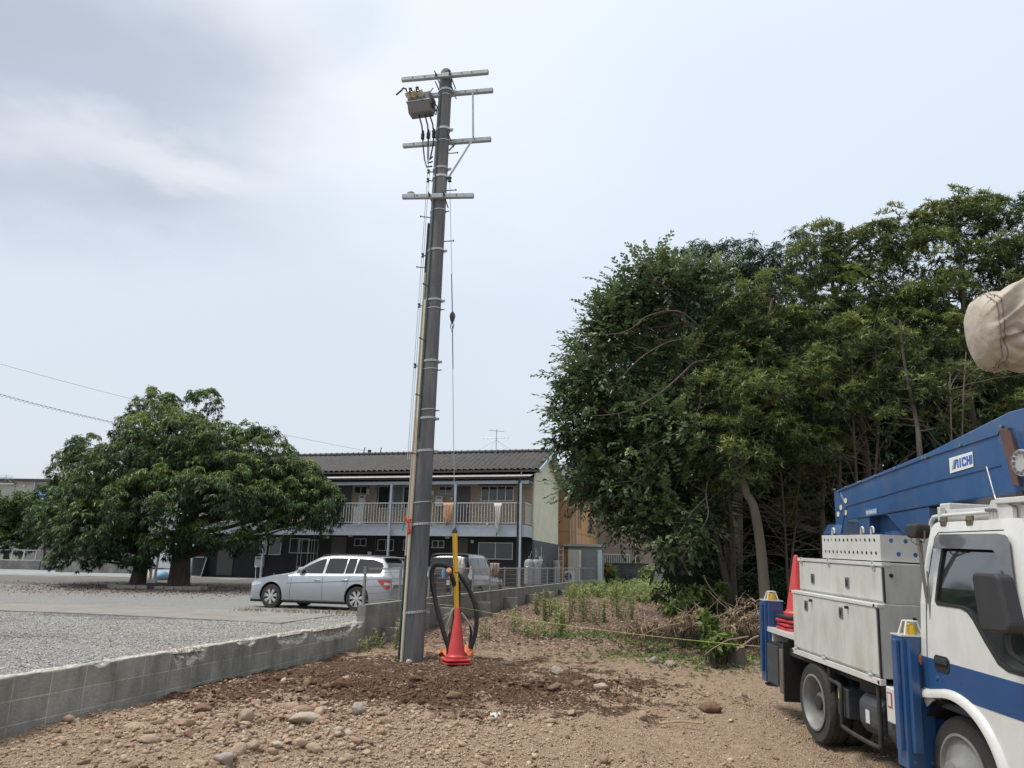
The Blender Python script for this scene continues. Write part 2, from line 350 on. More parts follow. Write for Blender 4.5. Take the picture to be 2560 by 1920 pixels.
# rows follow the wall so that the edge of the gravel is clean
ts = np.array([.04] + cumul(.2, 9, .12) + cumul(9.5, 40, .8, 1.1, 3) + [60, 100, 300]); yl = np.array([-20, -5] + cumul(2, 20, .12) + cumul(20.3, 70, .6) + [100, 200, 600])
Tm, Ym = np.meshgrid(ts, yl)
xe = np.where(Ym < WO.y, WO.x + (Ym - WO.y) * math.tan(LH), WO.x + (Ym - WO.y) * math.tan(HEAD))
Xm = xe - Tm / cos(HEAD); Zm = gg(Xm, Ym) + .018 * vn(Xm * 1.1, Ym * 1.1) + .012 * vn(Xm * 5, Ym * 5)
Zm = np.maximum(Zm, np.where(Ym > 70, gz(Xm, Ym, False) + .1, -9))
co = np.stack([Xm, Ym, Zm], -1).reshape(-1, 3); nx = len(ts); i = (np.arange(nx - 1)[None, :] + nx * np.arange(len(yl) - 1)[:, None]).ravel()
np_mesh('gravel_lot', co, np.stack([i, i + nx, i + 1 + nx, i + 1], -1), M_GRAV, kind='structure', smooth=True)
def gtop(x, y): return float(gg(x, y) + .018 * vn(x * 1.1, y * 1.1) + .012 * vn(x * 5, y * 5))

M_CONC = mat('old_concrete', (.235, .22, .20), .9, var=.2, scale=3, bump=.5, bscale=60, dirt=(.16, .13, .11), dscale=1.4, damt=.6)
# concrete strip in front of the car
a_, b_, c_, d_ = [at(*p) for p in ((-60, 1503, 17.9), (1010, 1556, 14.6), (905, 1582, 13.3), (-60, 1525, 16.2))]
mb = MB(); P = []
def rayg(px, py):
    d = dirn(px, py); t = 5.0
    while t < 90:
        p = Vector((0, 0, EYE)) + d * t
        if p.z < gtop(p.x, p.y) + .03: break
        t += .05
    return p.x, p.y
pts = [rayg(*q) for q in ((-120, 1506), (316, 1515), (633, 1526), (835, 1538), (702, 1557), (228, 1534), (-120, 1521))]
mb.v = [(x, y, gtop(x, y) + .03) for x, y in pts] + [(x, y, gtop(x, y) - .1) for x, y in pts]; n_ = len(pts)
mb.f = [tuple(range(n_))] + [(i, (i + 1) % n_, n_ + (i + 1) % n_, n_ + i) for i in range(n_)]; mb.m = [0] * len(mb.f)
tag(mb.build('concrete_path', M_CONC), kind='structure')
# side road far off on the right
M_ROAD = mat('asphalt', (.13, .13, .135), .9, var=.15, bump=.3)
mb = MB(); pts = [(8, 42), (14, 41), (40, 46), (40, 49), (13, 45)]; mb.add([(x, y, float(gz(x, y)) + .06) for x, y in pts], [tuple(range(5))]); tag(mb.build('road', M_ROAD), kind='structure')
M_LAWN = mat('lawn', (.16, .22, .07), .9, var=.3, scale=20, bump=.6, bscale=80)
mb = MB(); pts = [(7, 49), (60, 52), (60, 68), (7, 68)]; mb.add([(x, y, float(gz(x, y)) + .16) for x, y in pts], [tuple(range(4))]); tag(mb.build('lawn', M_LAWN), kind='structure')

# loose stones -----------------------------------------------------------
_t = (1 + 5 ** .5) / 2
ICO_V = np.array([(-1, _t, 0), (1, _t, 0), (-1, -_t, 0), (1, -_t, 0), (0, -1, _t), (0, 1, _t), (0, -1, -_t), (0, 1, -_t), (_t, 0, -1), (_t, 0, 1), (-_t, 0, -1), (-_t, 0, 1)], float); ICO_V /= np.linalg.norm(ICO_V[0])
ICO_F = np.array([(0, 11, 5), (0, 5, 1), (0, 1, 7), (0, 7, 10), (0, 10, 11), (1, 5, 9), (5, 11, 4), (11, 10, 2), (10, 7, 6), (7, 1, 8), (3, 9, 4), (3, 4, 2), (3, 2, 6), (3, 6, 8), (3, 8, 9), (4, 9, 5), (2, 4, 11), (6, 2, 10), (8, 6, 7), (9, 8, 1)])
def stones(name, P, S, m, tint, smooth=False, sink=.25):
    n = len(P); v = ICO_V[None] * (1 + .36 * (RNG.random((n, 12, 1)) - .5) * 2)
    v = v * (S[:, None, None] * np.stack([RNG.uniform(.8, 1.35, n), RNG.uniform(.7, 1.1, n), RNG.uniform(.45, .85, n)], -1)[:, None, :])
    a = RNG.random(n) * 2 * pi; ca, sa = np.cos(a)[:, None], np.sin(a)[:, None]; b = RNG.normal(0, .35, n); cb, sb = np.cos(b)[:, None], np.sin(b)[:, None]
    x = v[..., 0] * cb - v[..., 2] * sb; z = v[..., 0] * sb + v[..., 2] * cb; y = v[..., 1]
    co = np.stack([x * ca - y * sa, x * sa + y * ca, z], -1) + P[:, None, :]; co[..., 2] += (S * (.5 - sink))[:, None]
    f = (ICO_F[None] + 12 * np.arange(n)[:, None, None]).reshape(-1, 3)
    o = np_mesh(name, co.reshape(-1, 3), f, m, tint=np.repeat(tint, 12), smooth=smooth); return o
M_STONE = tint_mat('rubble_stone', [(0, (.07, .040, .025)), (.3, (.17, .105, .068)), (.55, (.31, .215, .150)), (.8, (.42, .315, .23)), (1, (.52, .43, .34))], .93, bump=.6, noise=.1, spec=.15)
def wetness(x, y): return 1 - sm(((x + 1.9) / 4.2) ** 2 + ((y - 10.3) / 2.2) ** 2 + 1.4 * vn(x * 1.2, y * 1.2) + 2.2 * vn(x * 3.1 + 7, y * 3.1) + .9 * (RNG.random(x.shape) - .5), .4, 1.2)
n = 110000; y = 4.6 + 12.5 * RNG.random(n) ** 1.35; x = (RNG.random(n) * 2 - 1) * (1.2 + y * .72)
rub = np.exp(-(((x + 1.9) / 1.9) ** 2 + ((y - 7.4) / 1.5) ** 2)) + .8 * np.exp(-(((x - 1.2) / 1.4) ** 2 + ((y - 10.1) / .7) ** 2)) + .7 * np.exp(-(((x + 1.6) / 1.8) ** 2 + ((y - 9.6) / .9) ** 2)) + .35 * np.exp(-(((x - .8) / 1.6) ** 2 + ((y - 6.2) / 1) ** 2))
clump = vn(x * 1.7, y * 1.7) + .5 * vn(x * 5, y * 5)
keep = (side(x, y) < -.05) & (RNG.random(n) < np.clip(.5 + .9 * rub + .7 * clump, .2, 1)); x, y, rub = x[keep], y[keep], rub[keep]
S = np.exp(RNG.normal(-5.05, .5, len(x))) * (1 + .9 * np.clip(rub, 0, 1)); S = np.clip(S, .004, .05)
tn = np.clip(.68 + RNG.normal(0, .12, len(x)) - .50 * wetness(x, y), 0, 1)
tag(stones('dirt_rubble', np.stack([x, y, gz(x, y)], -1), S, M_STONE, tn), kind='stuff')
M_GST = tint_mat('gravel_stone', [(0, (.15, .15, .16)), (.4, (.31, .30, .275)), (.75, (.44, .425, .39)), (1, (.58, .56, .51))], .85, bump=.3, spec=.2)
n = 90000; y = 4.4 + 13.5 * RNG.random(n) ** 1.2; x = WO.x + (y - WO.y) * math.tan(LH) - .1 - RNG.random(n) ** 1.2 * 9; keep = (side(x, y) > .12) & (x > -y * .75 - .3) & (vn(x * .9, y * .9) + .35 > -.2 + .6 * RNG.random(n)); x, y = x[keep], y[keep]
tag(stones('gravel_stones', np.stack([x, y, gg(x, y) + .018 * vn(x * 1.1, y * 1.1) + .012 * vn(x * 5, y * 5)], -1), np.clip(np.exp(RNG.normal(-4.75, .28, len(x))), .005, .017), M_GST, np.clip(RNG.normal(.52, .24, len(x)) - .42 * sm(vn(x * .6 + 3, y * .6) + .3 * vn(x * 2, y * 2), .05, .3) + .15 * vn(x * .3, y * .3 + 8), 0, 1)), kind='stuff')

# earth clods, lumpier than the stones
import bmesh as _bm
_b = _bm.new(); _bm.ops.create_icosphere(_b, subdivisions=2, radius=1); _b.verts.ensure_lookup_table(); C_V = np.array([v.co[:] for v in _b.verts]); C_F = np.array([[v.index for v in f.verts] for f in _b.faces]); _b.free()
n = 9000; y = 5.0 + 7.5 * RNG.random(n) ** 1.1; x = (RNG.random(n) * 2 - 1) * (1.0 + y * .66)
hp_ = np.exp(-(((x + 2.2) / 1.5) ** 2 + ((y - 7.2) / 1.3) ** 2)) + .9 * np.exp(-(((x + 1.9) / 1.6) ** 2 + ((y - 9.3) / .8) ** 2)) + .8 * np.exp(-(((x - 1.0) / 1.5) ** 2 + ((y - 9.9) / .6) ** 2)) + .45 * np.exp(-(((x - .2) / 1.3) ** 2 + ((y - 8.4) / .6) ** 2)) + .3 * np.exp(-(((x - 1.6) / 1.8) ** 2 + ((y - 6.3) / .9) ** 2))
k_ = (side(x, y) < -.12) & (RNG.random(n) < np.clip(hp_ * .8 + .25 * vn(x * 1.6, y * 1.6) - .02, .015, .9)); x, y, hp_ = x[k_], y[k_], hp_[k_]; n = len(x)
S = np.clip(np.exp(RNG.normal(-4.0, .50, n)) * (.8 + .9 * np.clip(hp_, 0, 1)), .010, .10)
dirs = RNG.normal(size=(n, 8, 3)); dirs /= np.linalg.norm(dirs, axis=-1, keepdims=True); v = np.repeat(C_V[None], n, 0) * (1 + .17 * RNG.normal(size=(n, len(C_V), 1)))
for q in range(8):
    e_ = (v * dirs[:, q][:, None]).sum(-1, keepdims=True) - RNG.uniform(.30, .68, (n, 1, 1)); v = v - dirs[:, q][:, None] * np.clip(e_, 0, None)
v = v * (S[:, None] * np.stack([RNG.uniform(.9, 1.5, n), RNG.uniform(.7, 1.1, n), RNG.uniform(.5, .9, n)], -1))[:, None, :]; a = RNG.random(n) * 2 * pi; ca, sa = np.cos(a)[:, None], np.sin(a)[:, None]
cc = np.stack([v[..., 0] * ca - v[..., 1] * sa, v[..., 0] * sa + v[..., 1] * ca, v[..., 2]], -1) + np.stack([x, y, gz(x, y) + S * .25], -1)[:, None]
tn = np.clip(.56 + RNG.normal(0, .10, n) - .40 * wetness(x, y), 0, 1)
tag(np_mesh('dirt_clods', cc.reshape(-1, 3), (C_F[None] + len(C_V) * np.arange(n)[:, None, None]).reshape(-1, 3), M_STONE, tint=np.repeat(tn, len(C_V))), kind='stuff')
# single rocks
M_ROCK = {k: mat('rock_' + k, c, .95, var=.25, scale=9, bump=1.0, bscale=22, dirt=d, dscale=5, damt=.7, spec=.15) for k, c, d in (('tan', (.36, .27, .20), (.22, .155, .11)), ('pale', (.42, .36, .29), (.27, .20, .145)), ('brown', (.19, .12, .085), (.12, .075, .05)), ('grey', (.34, .30, .27), (.24, .185, .145)))}
def rock(px, py, wpx, kind, label, hr=.6, ang=.2, long=1.0, seed=0):
    d = dirn(px, py); t = 4.0
    for _ in range(400):
        p = Vector((0, 0, EYE)) + d * t
        if p.z < float(gz(p.x, p.y)): break
        t += .03
    depth = t * 1.0; r = wpx * depth / F / 2 * 1.08
    rs = np.random.default_rng(seed + int(px)); import bmesh
    bm = bmesh.new(); bmesh.ops.create_icosphere(bm, subdivisions=3, radius=1)
    pl = [(Vector(rs.normal(size=3)).normalized(), rs.uniform(.55, .88)) for _ in range(6 + int(ang * 24))]
    for v in bm.verts:
        c = v.co.copy()
        for nn, dd in pl:
            e = c.dot(nn) - dd
            if e > 0: c -= nn * e * .9
        c *= 1 + .26 * (float(vn(c.x * 1.7 + seed * 3 + 7, c.y * 1.7 + c.z * 2)) + .5 * float(vn(c.x * 4 + 3, c.z * 4 + c.y * 3)))
        v.co = Vector((c.x * r * long, c.y * r * .8, c.z * r * hr))
    me = bpy.data.meshes.new('rock'); bm.to_mesh(me); bm.free(); me.materials.append(M_ROCK[kind])
    for p_ in me.polygons: p_.use_smooth = True
    o = bpy.data.objects.new('rock', me); COL.objects.link(o); o.location = (p.x, p.y + r * .5, float(gz(p.x, p.y + r * .5)) + r * hr * .36); o.rotation_euler = (rs.normal(0, .08), rs.normal(0, .08), rs.uniform(-.3, .3))
    tag(o, label, 'rock', 'larger rocks lying in the rubble')
for q in [
 (330, 1822, 50, 'tan', 'smooth oval tan rock alone on bare dirt below the block wall', .5, .1),
 (501, 1782, 46, 'brown', 'angular reddish brown rock at the foot of the rubble by the wall', .75, .5),
 (556, 1793, 26, 'pale', 'small flat pale stone between the reddish rock and the earthy lump', .4, .1),
 (608, 1806, 50, 'tan', 'tall earthy lump behind the heap of rounded rocks', .75, .3),
 (752, 1810, 84, 'pale', 'longest rock, a flat pale angular slab with a bent top', .42, .5, 1.05),
 (557, 1912, 56, 'grey', 'big rounded grey boulder at the very bottom edge of the rubble heap', .8, .1),
 (591, 1890, 48, 'tan', 'rounded pinkish boulder resting behind the bottom grey boulder', .85, .15),
 (625, 1880, 42, 'tan', 'blocky rock squeezed right of the pinkish boulder', .7, .4),
 (688, 1874, 36, 'pale', 'wedge shaped pale stone right of the rounded boulders', .45, .5),
 (792, 1888, 26, 'tan', 'small block shaped pink stone below the long pale slab', .85, .4),
 (842, 1835, 28, 'pale', 'pale rounded stone, left one of a touching pair', .7, .1),
 (872, 1842, 30, 'pale', 'pale rounded stone, right one of a touching pair', .75, .1),
 (868, 1905, 36, 'tan', 'dusty half buried rock below the touching pair of stones', .6, .3),
 (893, 1790, 48, 'grey', 'knobbly grey rock right of the long pale slab', .75, .3),
 (1131, 1748, 42, 'brown', 'flat topped dark brown rock in the damp soil below the cone', .6, .5),
 (1394, 1686, 32, 'pale', 'upright pale rock standing in dark soil right of the pole', .95, .3),
 (1446, 1716, 27, 'brown', 'round dark brown rock beside a slanting brown slab', .8, .1),
 (1386, 1733, 38, 'brown', 'slanting flat brown slab right of the dug soil', .5, .5),
 (1506, 1722, 38, 'pale', 'pale lumpy rock in front of the right hand stone ridge', .65, .3),
 (1608, 1806, 26, 'tan', 'egg shaped tan stone alone on the pale dirt', .95, .05),
 (1776, 1786, 56, 'brown', 'pointed brown rock on a ridge of dirt near the truck', .6, .5, 1.1),
 (1635, 1660, 28, 'grey', 'grey rock at the far right end of the stone ridge', .7, .2),
 (1677, 1668, 30, 'tan', 'tan lump beside the grey rock at the end of the ridge', .7, .3),
 (478, 1848, 40, 'brown', 'rough brown clod left of the rubble heap', .7, .3),
 (370, 1858, 52, 'tan', 'wide crumbly clod of earth at the left of the rubble', .5, .3),
 (1022, 1662, 17, 'pale', 'white egg sized stone leaning on the foot of the pole', .9, .05),
]:
    rock(*q, seed=len(q[4]))
# ------------------------------------------------------------------ block walls
def block_mat(name, base, mortar, dirt, bw=.39, bh=.19, off=0.0, zoff=0.0):
    m = bpy.data.materials.new(name); m.use_nodes = True; n = m.node_tree.nodes; l = m.node_tree.links; b = n['Principled BSDF']; b.inputs['Roughness'].default_value = .92; b.inputs['Specular IOR Level'].default_value = .2
    co = n.new('ShaderNodeTexCoord'); sp = n.new('ShaderNodeSeparateXYZ'); l.new(co.outputs['Object'], sp.inputs[0]); cb = n.new('ShaderNodeCombineXYZ')
    ad = n.new('ShaderNodeMath'); ad.operation = 'ADD'; l.new(sp.outputs[0], ad.inputs[0]); l.new(sp.outputs[1], ad.inputs[1])
    l.new(ad.outputs[0], cb.inputs[0]); az = n.new('ShaderNodeMath'); az.operation = 'ADD'; l.new(sp.outputs[2], az.inputs[0]); az.inputs[1].default_value = zoff; l.new(az.outputs[0], cb.inputs[1])
    br = n.new('ShaderNodeTexBrick'); br.offset = off; br.inputs['Scale'].default_value = 1; br.inputs['Brick Width'].default_value = bw; br.inputs['Row Height'].default_value = bh; br.inputs['Mortar Size'].default_value = .006; br.inputs['Mortar Smooth'].default_value = .3
    l.new(cb.outputs[0], br.inputs['Vector']); br.inputs['Color1'].default_value = (*base, 1); br.inputs['Color2'].default_value = (*[c * .78 for c in base], 1); br.inputs['Mortar'].default_value = (*mortar, 1)
    no = n.new('ShaderNodeTexNoise'); no.inputs['Scale'].default_value = 2.5; no.inputs['Detail'].default_value = 9; no.inputs['Roughness'].default_value = .7; mp = n.new('ShaderNodeMapping'); mp.inputs['Scale'].default_value = (1, 1, .45); l.new(co.outputs['Object'], mp.inputs[0]); l.new(mp.outputs[0], no.inputs['Vector'])
    mr = n.new('ShaderNodeMapRange'); mr.inputs[1].default_value = .4; mr.inputs[2].default_value = .68; mr.inputs[4].default_value = .8; l.new(no.outputs[0], mr.inputs[0])
    mx = n.new('ShaderNodeMix'); mx.data_type = 'RGBA'; l.new(mr.outputs[0], mx.inputs[0]); l.new(br.outputs['Color'], mx.inputs[6]); mx.inputs[7].default_value = (*dirt, 1)
    at_ = n.new('ShaderNodeAttribute'); at_.attribute_name = 'tint'; n3 = n.new('ShaderNodeTexNoise'); n3.inputs['Scale'].default_value = 35; n3.inputs['Detail'].default_value = 6; l.new(co.outputs['Object'], n3.inputs['Vector'])
    r3 = n.new('ShaderNodeValToRGB'); l.new(n3.outputs[0], r3.inputs[0]); r3.color_ramp.elements[0].position = .35; r3.color_ramp.elements[0].color = (.17, .15, .125, 1); r3.color_ramp.elements[1].position = .62; r3.color_ramp.elements[1].color = (.58, .54, .47, 1)
    m2 = n.new('ShaderNodeMix'); m2.data_type = 'RGBA'; l.new(at_.outputs['Fac'], m2.inputs[0]); l.new(mx.outputs[2], m2.inputs[6]); l.new(r3.outputs[0], m2.inputs[7]); l.new(m2.outputs[2], b.inputs['Base Color'])
    sb = n.new('ShaderNodeMath'); sb.operation = 'MULTIPLY_ADD'; l.new(br.outputs['Fac'], sb.inputs[0]); sb.inputs[1].default_value = -.7; l.new(n3.outputs[0], sb.inputs[2])
    bp = n.new('ShaderNodeBump'); bp.inputs['Strength'].default_value = .5; bp.inputs['Distance'].default_value = .02; l.new(sb.outputs[0], bp.inputs['Height']); l.new(bp.outputs[0], b.inputs['Normal'])
    return m
M_BLK = block_mat('weathered_block', (.36, .355, .32), (.50, .49, .45), (.11, .112, .095), zoff=.09)
M_BLK2 = block_mat('block_upper', (.32, .31, .28), (.36, .35, .33), (.12, .11, .10), zoff=.01)
# low wall: local x along the wall (towards the pole), y to the left, z up
low = empty('block_wall', (WO.x, WO.y, 0), pi / 2 - LH, 'low weathered grey block wall with chipped top edging the gravel lot', 'block wall')
def s_low(px):
    d = dirn(px, 1600); A = np.array([[LD.x, -d.x], [LD.y, -d.y]]); return float(np.linalg.solve(A, [-WO.x, -WO.y])[0])
chips = [(s_low(433), s_low(523), .19), (s_low(690), s_low(905), .11), (s_low(800), s_low(860), .18), (s_low(590), s_low(645), .05), (s_low(240), s_low(290), .04)]
ss = np.arange(-15.3, 0.001, .022); NR = 14
chip = np.zeros_like(ss)
for a, b, d_ in chips: chip = np.maximum(chip, d_ * sm(ss, a, a + .12) * (1 - sm(ss, b - .12, b)))
chip = chip * (1 + 1.5 * vn(ss * 6, ss * 0) + .9 * vn(ss * 19, ss * 0 + 3)) + .012 * np.clip(vn(ss * 11, ss * 0 + 4) * 2, 0, 1); chip = np.clip(chip, 0, .2)
top = .672
rows = []; tint = []
zrow = [-.6, -.2, .1, .3] + list(np.linspace(.42, .672, 22)); nzr = len(zrow) - 1
for z in zrow:
    inset = np.where(z > top - chip, .075 * sm((z - (top - chip)) / np.maximum(chip, .01), 0, .4), 0); zz = np.minimum(z, top - chip * .25)
    rr = .012 * vn(ss * 14, np.full_like(ss, z * 40))
    rows.append(np.stack([ss, inset * (1 + rr * 20) - .0, np.full_like(ss, 0) + zz + (inset > .02) * rr], -1)); tint.append((inset > .015) * 1.0)
for y_ in (.02, .07, .12, .15):
    rr = .014 * vn(ss * 12, np.full_like(ss, y_ * 60)); rows.append(np.stack([ss, np.maximum(y_, rows[nzr][:, 1] + .01), top - chip * .3 * (y_ < .1) + rr - .004], -1)); tint.append(np.full_like(ss, .85))
rows.append(np.stack([ss, ss * 0 + .16, ss * 0 - .3], -1)); tint.append(ss * 0)
R = np.stack(rows); nr, ns = R.shape[:2]; i = (np.arange(ns - 1)[None, :] + ns * np.arange(nr - 1)[:, None]).ravel()
R[..., 2] = R[..., 2]
o = np_mesh('wall', R.reshape(-1, 3), np.stack([i, i + 1, i + 1 + ns, i + ns], -1), M_BLK, tint=np.stack(tint).ravel(), smooth=False, parent=low)
mb = MB(); mb.prism([(0, -.6), (.16, -.6), (.16, .66), (0, .66)], -.001, .0, axis='X'); mb.build('end_face', M_BLK, low)

up = empty('block_wall', (WO.x, WO.y, 0), pi / 2 - HEAD, 'taller stained block wall with stub buttresses carrying the mesh fence', 'block wall')
SL = .0062; LEN = 30.0
def wtop(s): return .945 + SL * s
mb = MB()
nseg = 60
for k in range(nseg):
    a, b = LEN * k / nseg, LEN * (k + 1) / nseg
    mb.add([(a, 0, -.5), (b, 0, -.5), (b, 0, wtop(b)), (a, 0, wtop(a)), (b, .15, wtop(b)), (a, .15, wtop(a)), (b, .15, -.5), (a, .15, -.5)], [(0, 1, 2, 3), (3, 2, 4, 5), (5, 4, 6, 7)])
mb.add([(0, 0, -.5), (0, .15, -.5), (0, .15, wtop(0)), (0, 0, wtop(0))], [(0, 1, 2, 3)]); mb.build('wall', M_BLK2, up)
mb = MB()
for k in range(10):
    s = .75 + 2.9 * k; zt = wtop(s) - (.22 if k else .42)
    mb = MB(); mb.bb(s, s + .15, -.40, -.003, -.4, zt); mb.build('buttress', M_BLK2, up, bevel=.006)

# mesh fence
M_FEN = mat('fence_steel', (.27, .245, .225), .55, metal=.3, var=.15)
fen = empty('mesh_fence', (WO.x, WO.y, 0), pi / 2 - HEAD, 'low grey brown wire mesh fence standing on the taller block wall', 'fence')
sp_ = 1.62; npost = 18; FH = .62
for k in range(npost + 1):
    s = .05 + sp_ * k; z = wtop(s)
    mb = MB(); mb.bb(s - .022, s + .022, .05, .09, z - .02, z + FH + .01); mb.bb(s - .03, s + .03, .04, .10, z + FH + .01, z + FH + .025); mb.build('post', M_FEN, fen)
for k in range(npost):
    a = .05 + sp_ * k + .02; b = a + sp_ - .04; mb = MB()
    za, zb = wtop(a), wtop(b)
    for h in (.06, .18, .30, .42, .54, .60): mb.tube([(a, .045, za + h), (b, .045, zb + h)], .0042, 4)
    for h, y_ in ((.615, .015), (.595, -.01), (.62, .045)): mb.tube([(a, y_, za + h), (b, y_, zb + h)], .004, 4)
    nv = int((b - a) / .05) if k < 8 else 0
    for j in range(nv):
        s = a + (b - a) * (j + .5) / nv; z = wtop(s)
        mb.tube([(s, .04, z + .02), (s, .04, z + .60), (s, .015, z + .615), (s, -.012, z + .59)], .0022, 3, cap=False)
    mb.build('mesh_panel', M_FEN, fen, fix=False)
M_SHEET = mat('pale_sheet', (.52, .60, .64), .5, metal=.2, var=.08)
# ------------------------------------------------------------------ apartment house
BO = at(1297, 1300, 35.0); BO.z = 0
BX = Vector((cos(HEAD), -sin(HEAD), 0)); BD = D
def fac(px, py, dep=0.0):
    d = dirn(px, py); q = BO + BD * dep; e = Vector((0, 0, EYE)); t = (q - e).dot(BD) / d.dot(BD); p = e + d * t
    return (p - BO).dot(BX), p.z
apt = empty('apartment_house', BO, -HEAD, 'long two storey apartment house with grey tiled roof, beige upper and black lower wall', 'building')
zG = .88; zR = fac(1296, 1257)[1]; zRb = fac(1296, 1307)[1]; zS = fac(1296, 1315.6)[1]; zSb = fac(1296, 1342)[1]; zBm = fac(1296, 1204)[1]; zE = fac(1296, 1189.5, -.15)[1]; zEv = fac(1296, 1175, .55)[1]
XL = fac(425, 1440)[0]; W = 1.25; DB = 7.6; XR = .45; zRidge = at(1373, 1134, 39.3).z
def lap_mat(name, col, pitch=.09, dirt=None):
    m = mat(name, col, .75, var=.10, scale=1.5, dirt=dirt, dscale=.8, damt=.3); n = m.node_tree.nodes; l = m.node_tree.links; b = n['Principled BSDF']
    co = n.new('ShaderNodeTexCoord'); sp = n.new('ShaderNodeSeparateXYZ'); l.new(co.outputs['Object'], sp.inputs[0]); ad = n.new('ShaderNodeMath'); ad.operation = 'ADD'; l.new(sp.outputs[0], ad.inputs[0]); l.new(sp.outputs[1], ad.inputs[1]); cb = n.new('ShaderNodeCombineXYZ'); l.new(ad.outputs[0], cb.inputs[0]); l.new(sp.outputs[2], cb.inputs[1])
    br = n.new('ShaderNodeTexBrick'); br.offset = .5; br.inputs['Scale'].default_value = 1; br.inputs['Brick Width'].default_value = .32; br.inputs['Row Height'].default_value = pitch; br.inputs['Mortar Size'].default_value = .008; l.new(cb.outputs[0], br.inputs['Vector'])
    bp = n.new('ShaderNodeBump'); bp.invert = True; bp.inputs['Strength'].default_value = .7; bp.inputs['Distance'].default_value = .02; l.new(br.outputs['Fac'], bp.inputs['Height']); l.new(bp.outputs[0], b.inputs['Normal'])
    src = b.inputs['Base Color'].links[0].from_socket; mx = n.new('ShaderNodeMix'); mx.data_type = 'RGBA'; mf = n.new('ShaderNodeMath'); mf.operation = 'MULTIPLY'; l.new(br.outputs['Fac'], mf.inputs[0]); mf.inputs[1].default_value = .6; l.new(mf.outputs[0], mx.inputs[0]); l.new(src, mx.inputs[6]); mx.inputs[7].default_value = (*[c * .55 for c in col], 1); l.new(mx.outputs[2], b.inputs['Base Color'])
    return m
M_BEIGE = lap_mat('beige_siding', (.43, .34, .245)); M_CREAM = lap_mat('cream_siding', (.80, .76, .60)); M_BLACKW = mat('black_wall', (.028, .026, .03), .8, var=.2, bump=.3, scale=3); M_GREYW = lap_mat('grey_siding', (.11, .11, .118))
M_TILE = mat('kawara', (.048, .046, .047), .7, var=.5, scale=2.2, bump=.3, bscale=8, dirt=(.10, .09, .085), dscale=6, damt=.5)
M_STEELB = mat('blue_grey_paint', (.40, .45, .51), .5, var=.06, dirt=(.28, .26, .24), dscale=4, damt=.2); M_ALU = mat('aluminium', (.52, .52, .50), .4, metal=.4, var=.05); M_GLASS = mat('window_glass', (.030, .034, .038), .06, var=.1, spec=.7)
M_GLASSB = mat('pale_glass', (.17, .21, .24), .15, var=.15, spec=.8); M_DKBR = mat('dark_brown', (.055, .04, .036), .6); M_DOOR = mat('door_grey', (.085, .085, .095), .5); M_DOORB = mat('door_brown', (.10, .09, .085), .55); M_WHITE = mat('white_plastic', (.62, .62, .60), .45, var=.05, dirt=(.4, .38, .34), dscale=5, damt=.3); M_TIN = mat('corrugated', (.48, .48, .46), .5, metal=.2, var=.15); M_BLKP = mat('black_pipe', (.03, .03, .032), .4)
SPL = zS - .02      # floor level of the balcony
mb = MB(); mb.bb(XL, XR - .08, W, W + .15, SPL, zEv + .25); mb.build('upper_wall', M_BEIGE, apt)
mb = MB(); mb.bb(XL, XR - .08, W, W + .15, zG - .3, SPL - .003); mb.build('lower_wall', M_BLACKW, apt)
mb = MB(); mb.prism([(W + .0, SPL - .55), (DB, SPL - .55), (DB, zEv + .05), (W + (DB - W) * .46, zRidge - .12), (W, zEv + .3)], XR - .075, XR, axis='X'); mb.build('gable_wall', M_CREAM, apt)
mb = MB(); mb.bb(XR - .075, XR + .002, W, DB, zG - .3, SPL - .553); mb.build('gable_base', M_GREYW, apt)
mb = MB(); mb.bb(XL, XL + .1, W, DB, zG - .3, zEv + .3); mb.bb(XL, XR, DB, DB + .1, zG - .3, zEv); mb.build('back_wall', M_BEIGE, apt)
mb = MB(); mb.bb(XL - .2, XR - .1, -.02, W - .003, zSb + .05, SPL); mb.bb(XL - .2, XR - .1, -.06, -.02, zSb, zS + .06, 0); mb.bb(XR - .11, XR - .06, -.06, W - .01, zSb, zS + .04); mb.build('balcony_slab', M_STEELB, apt)
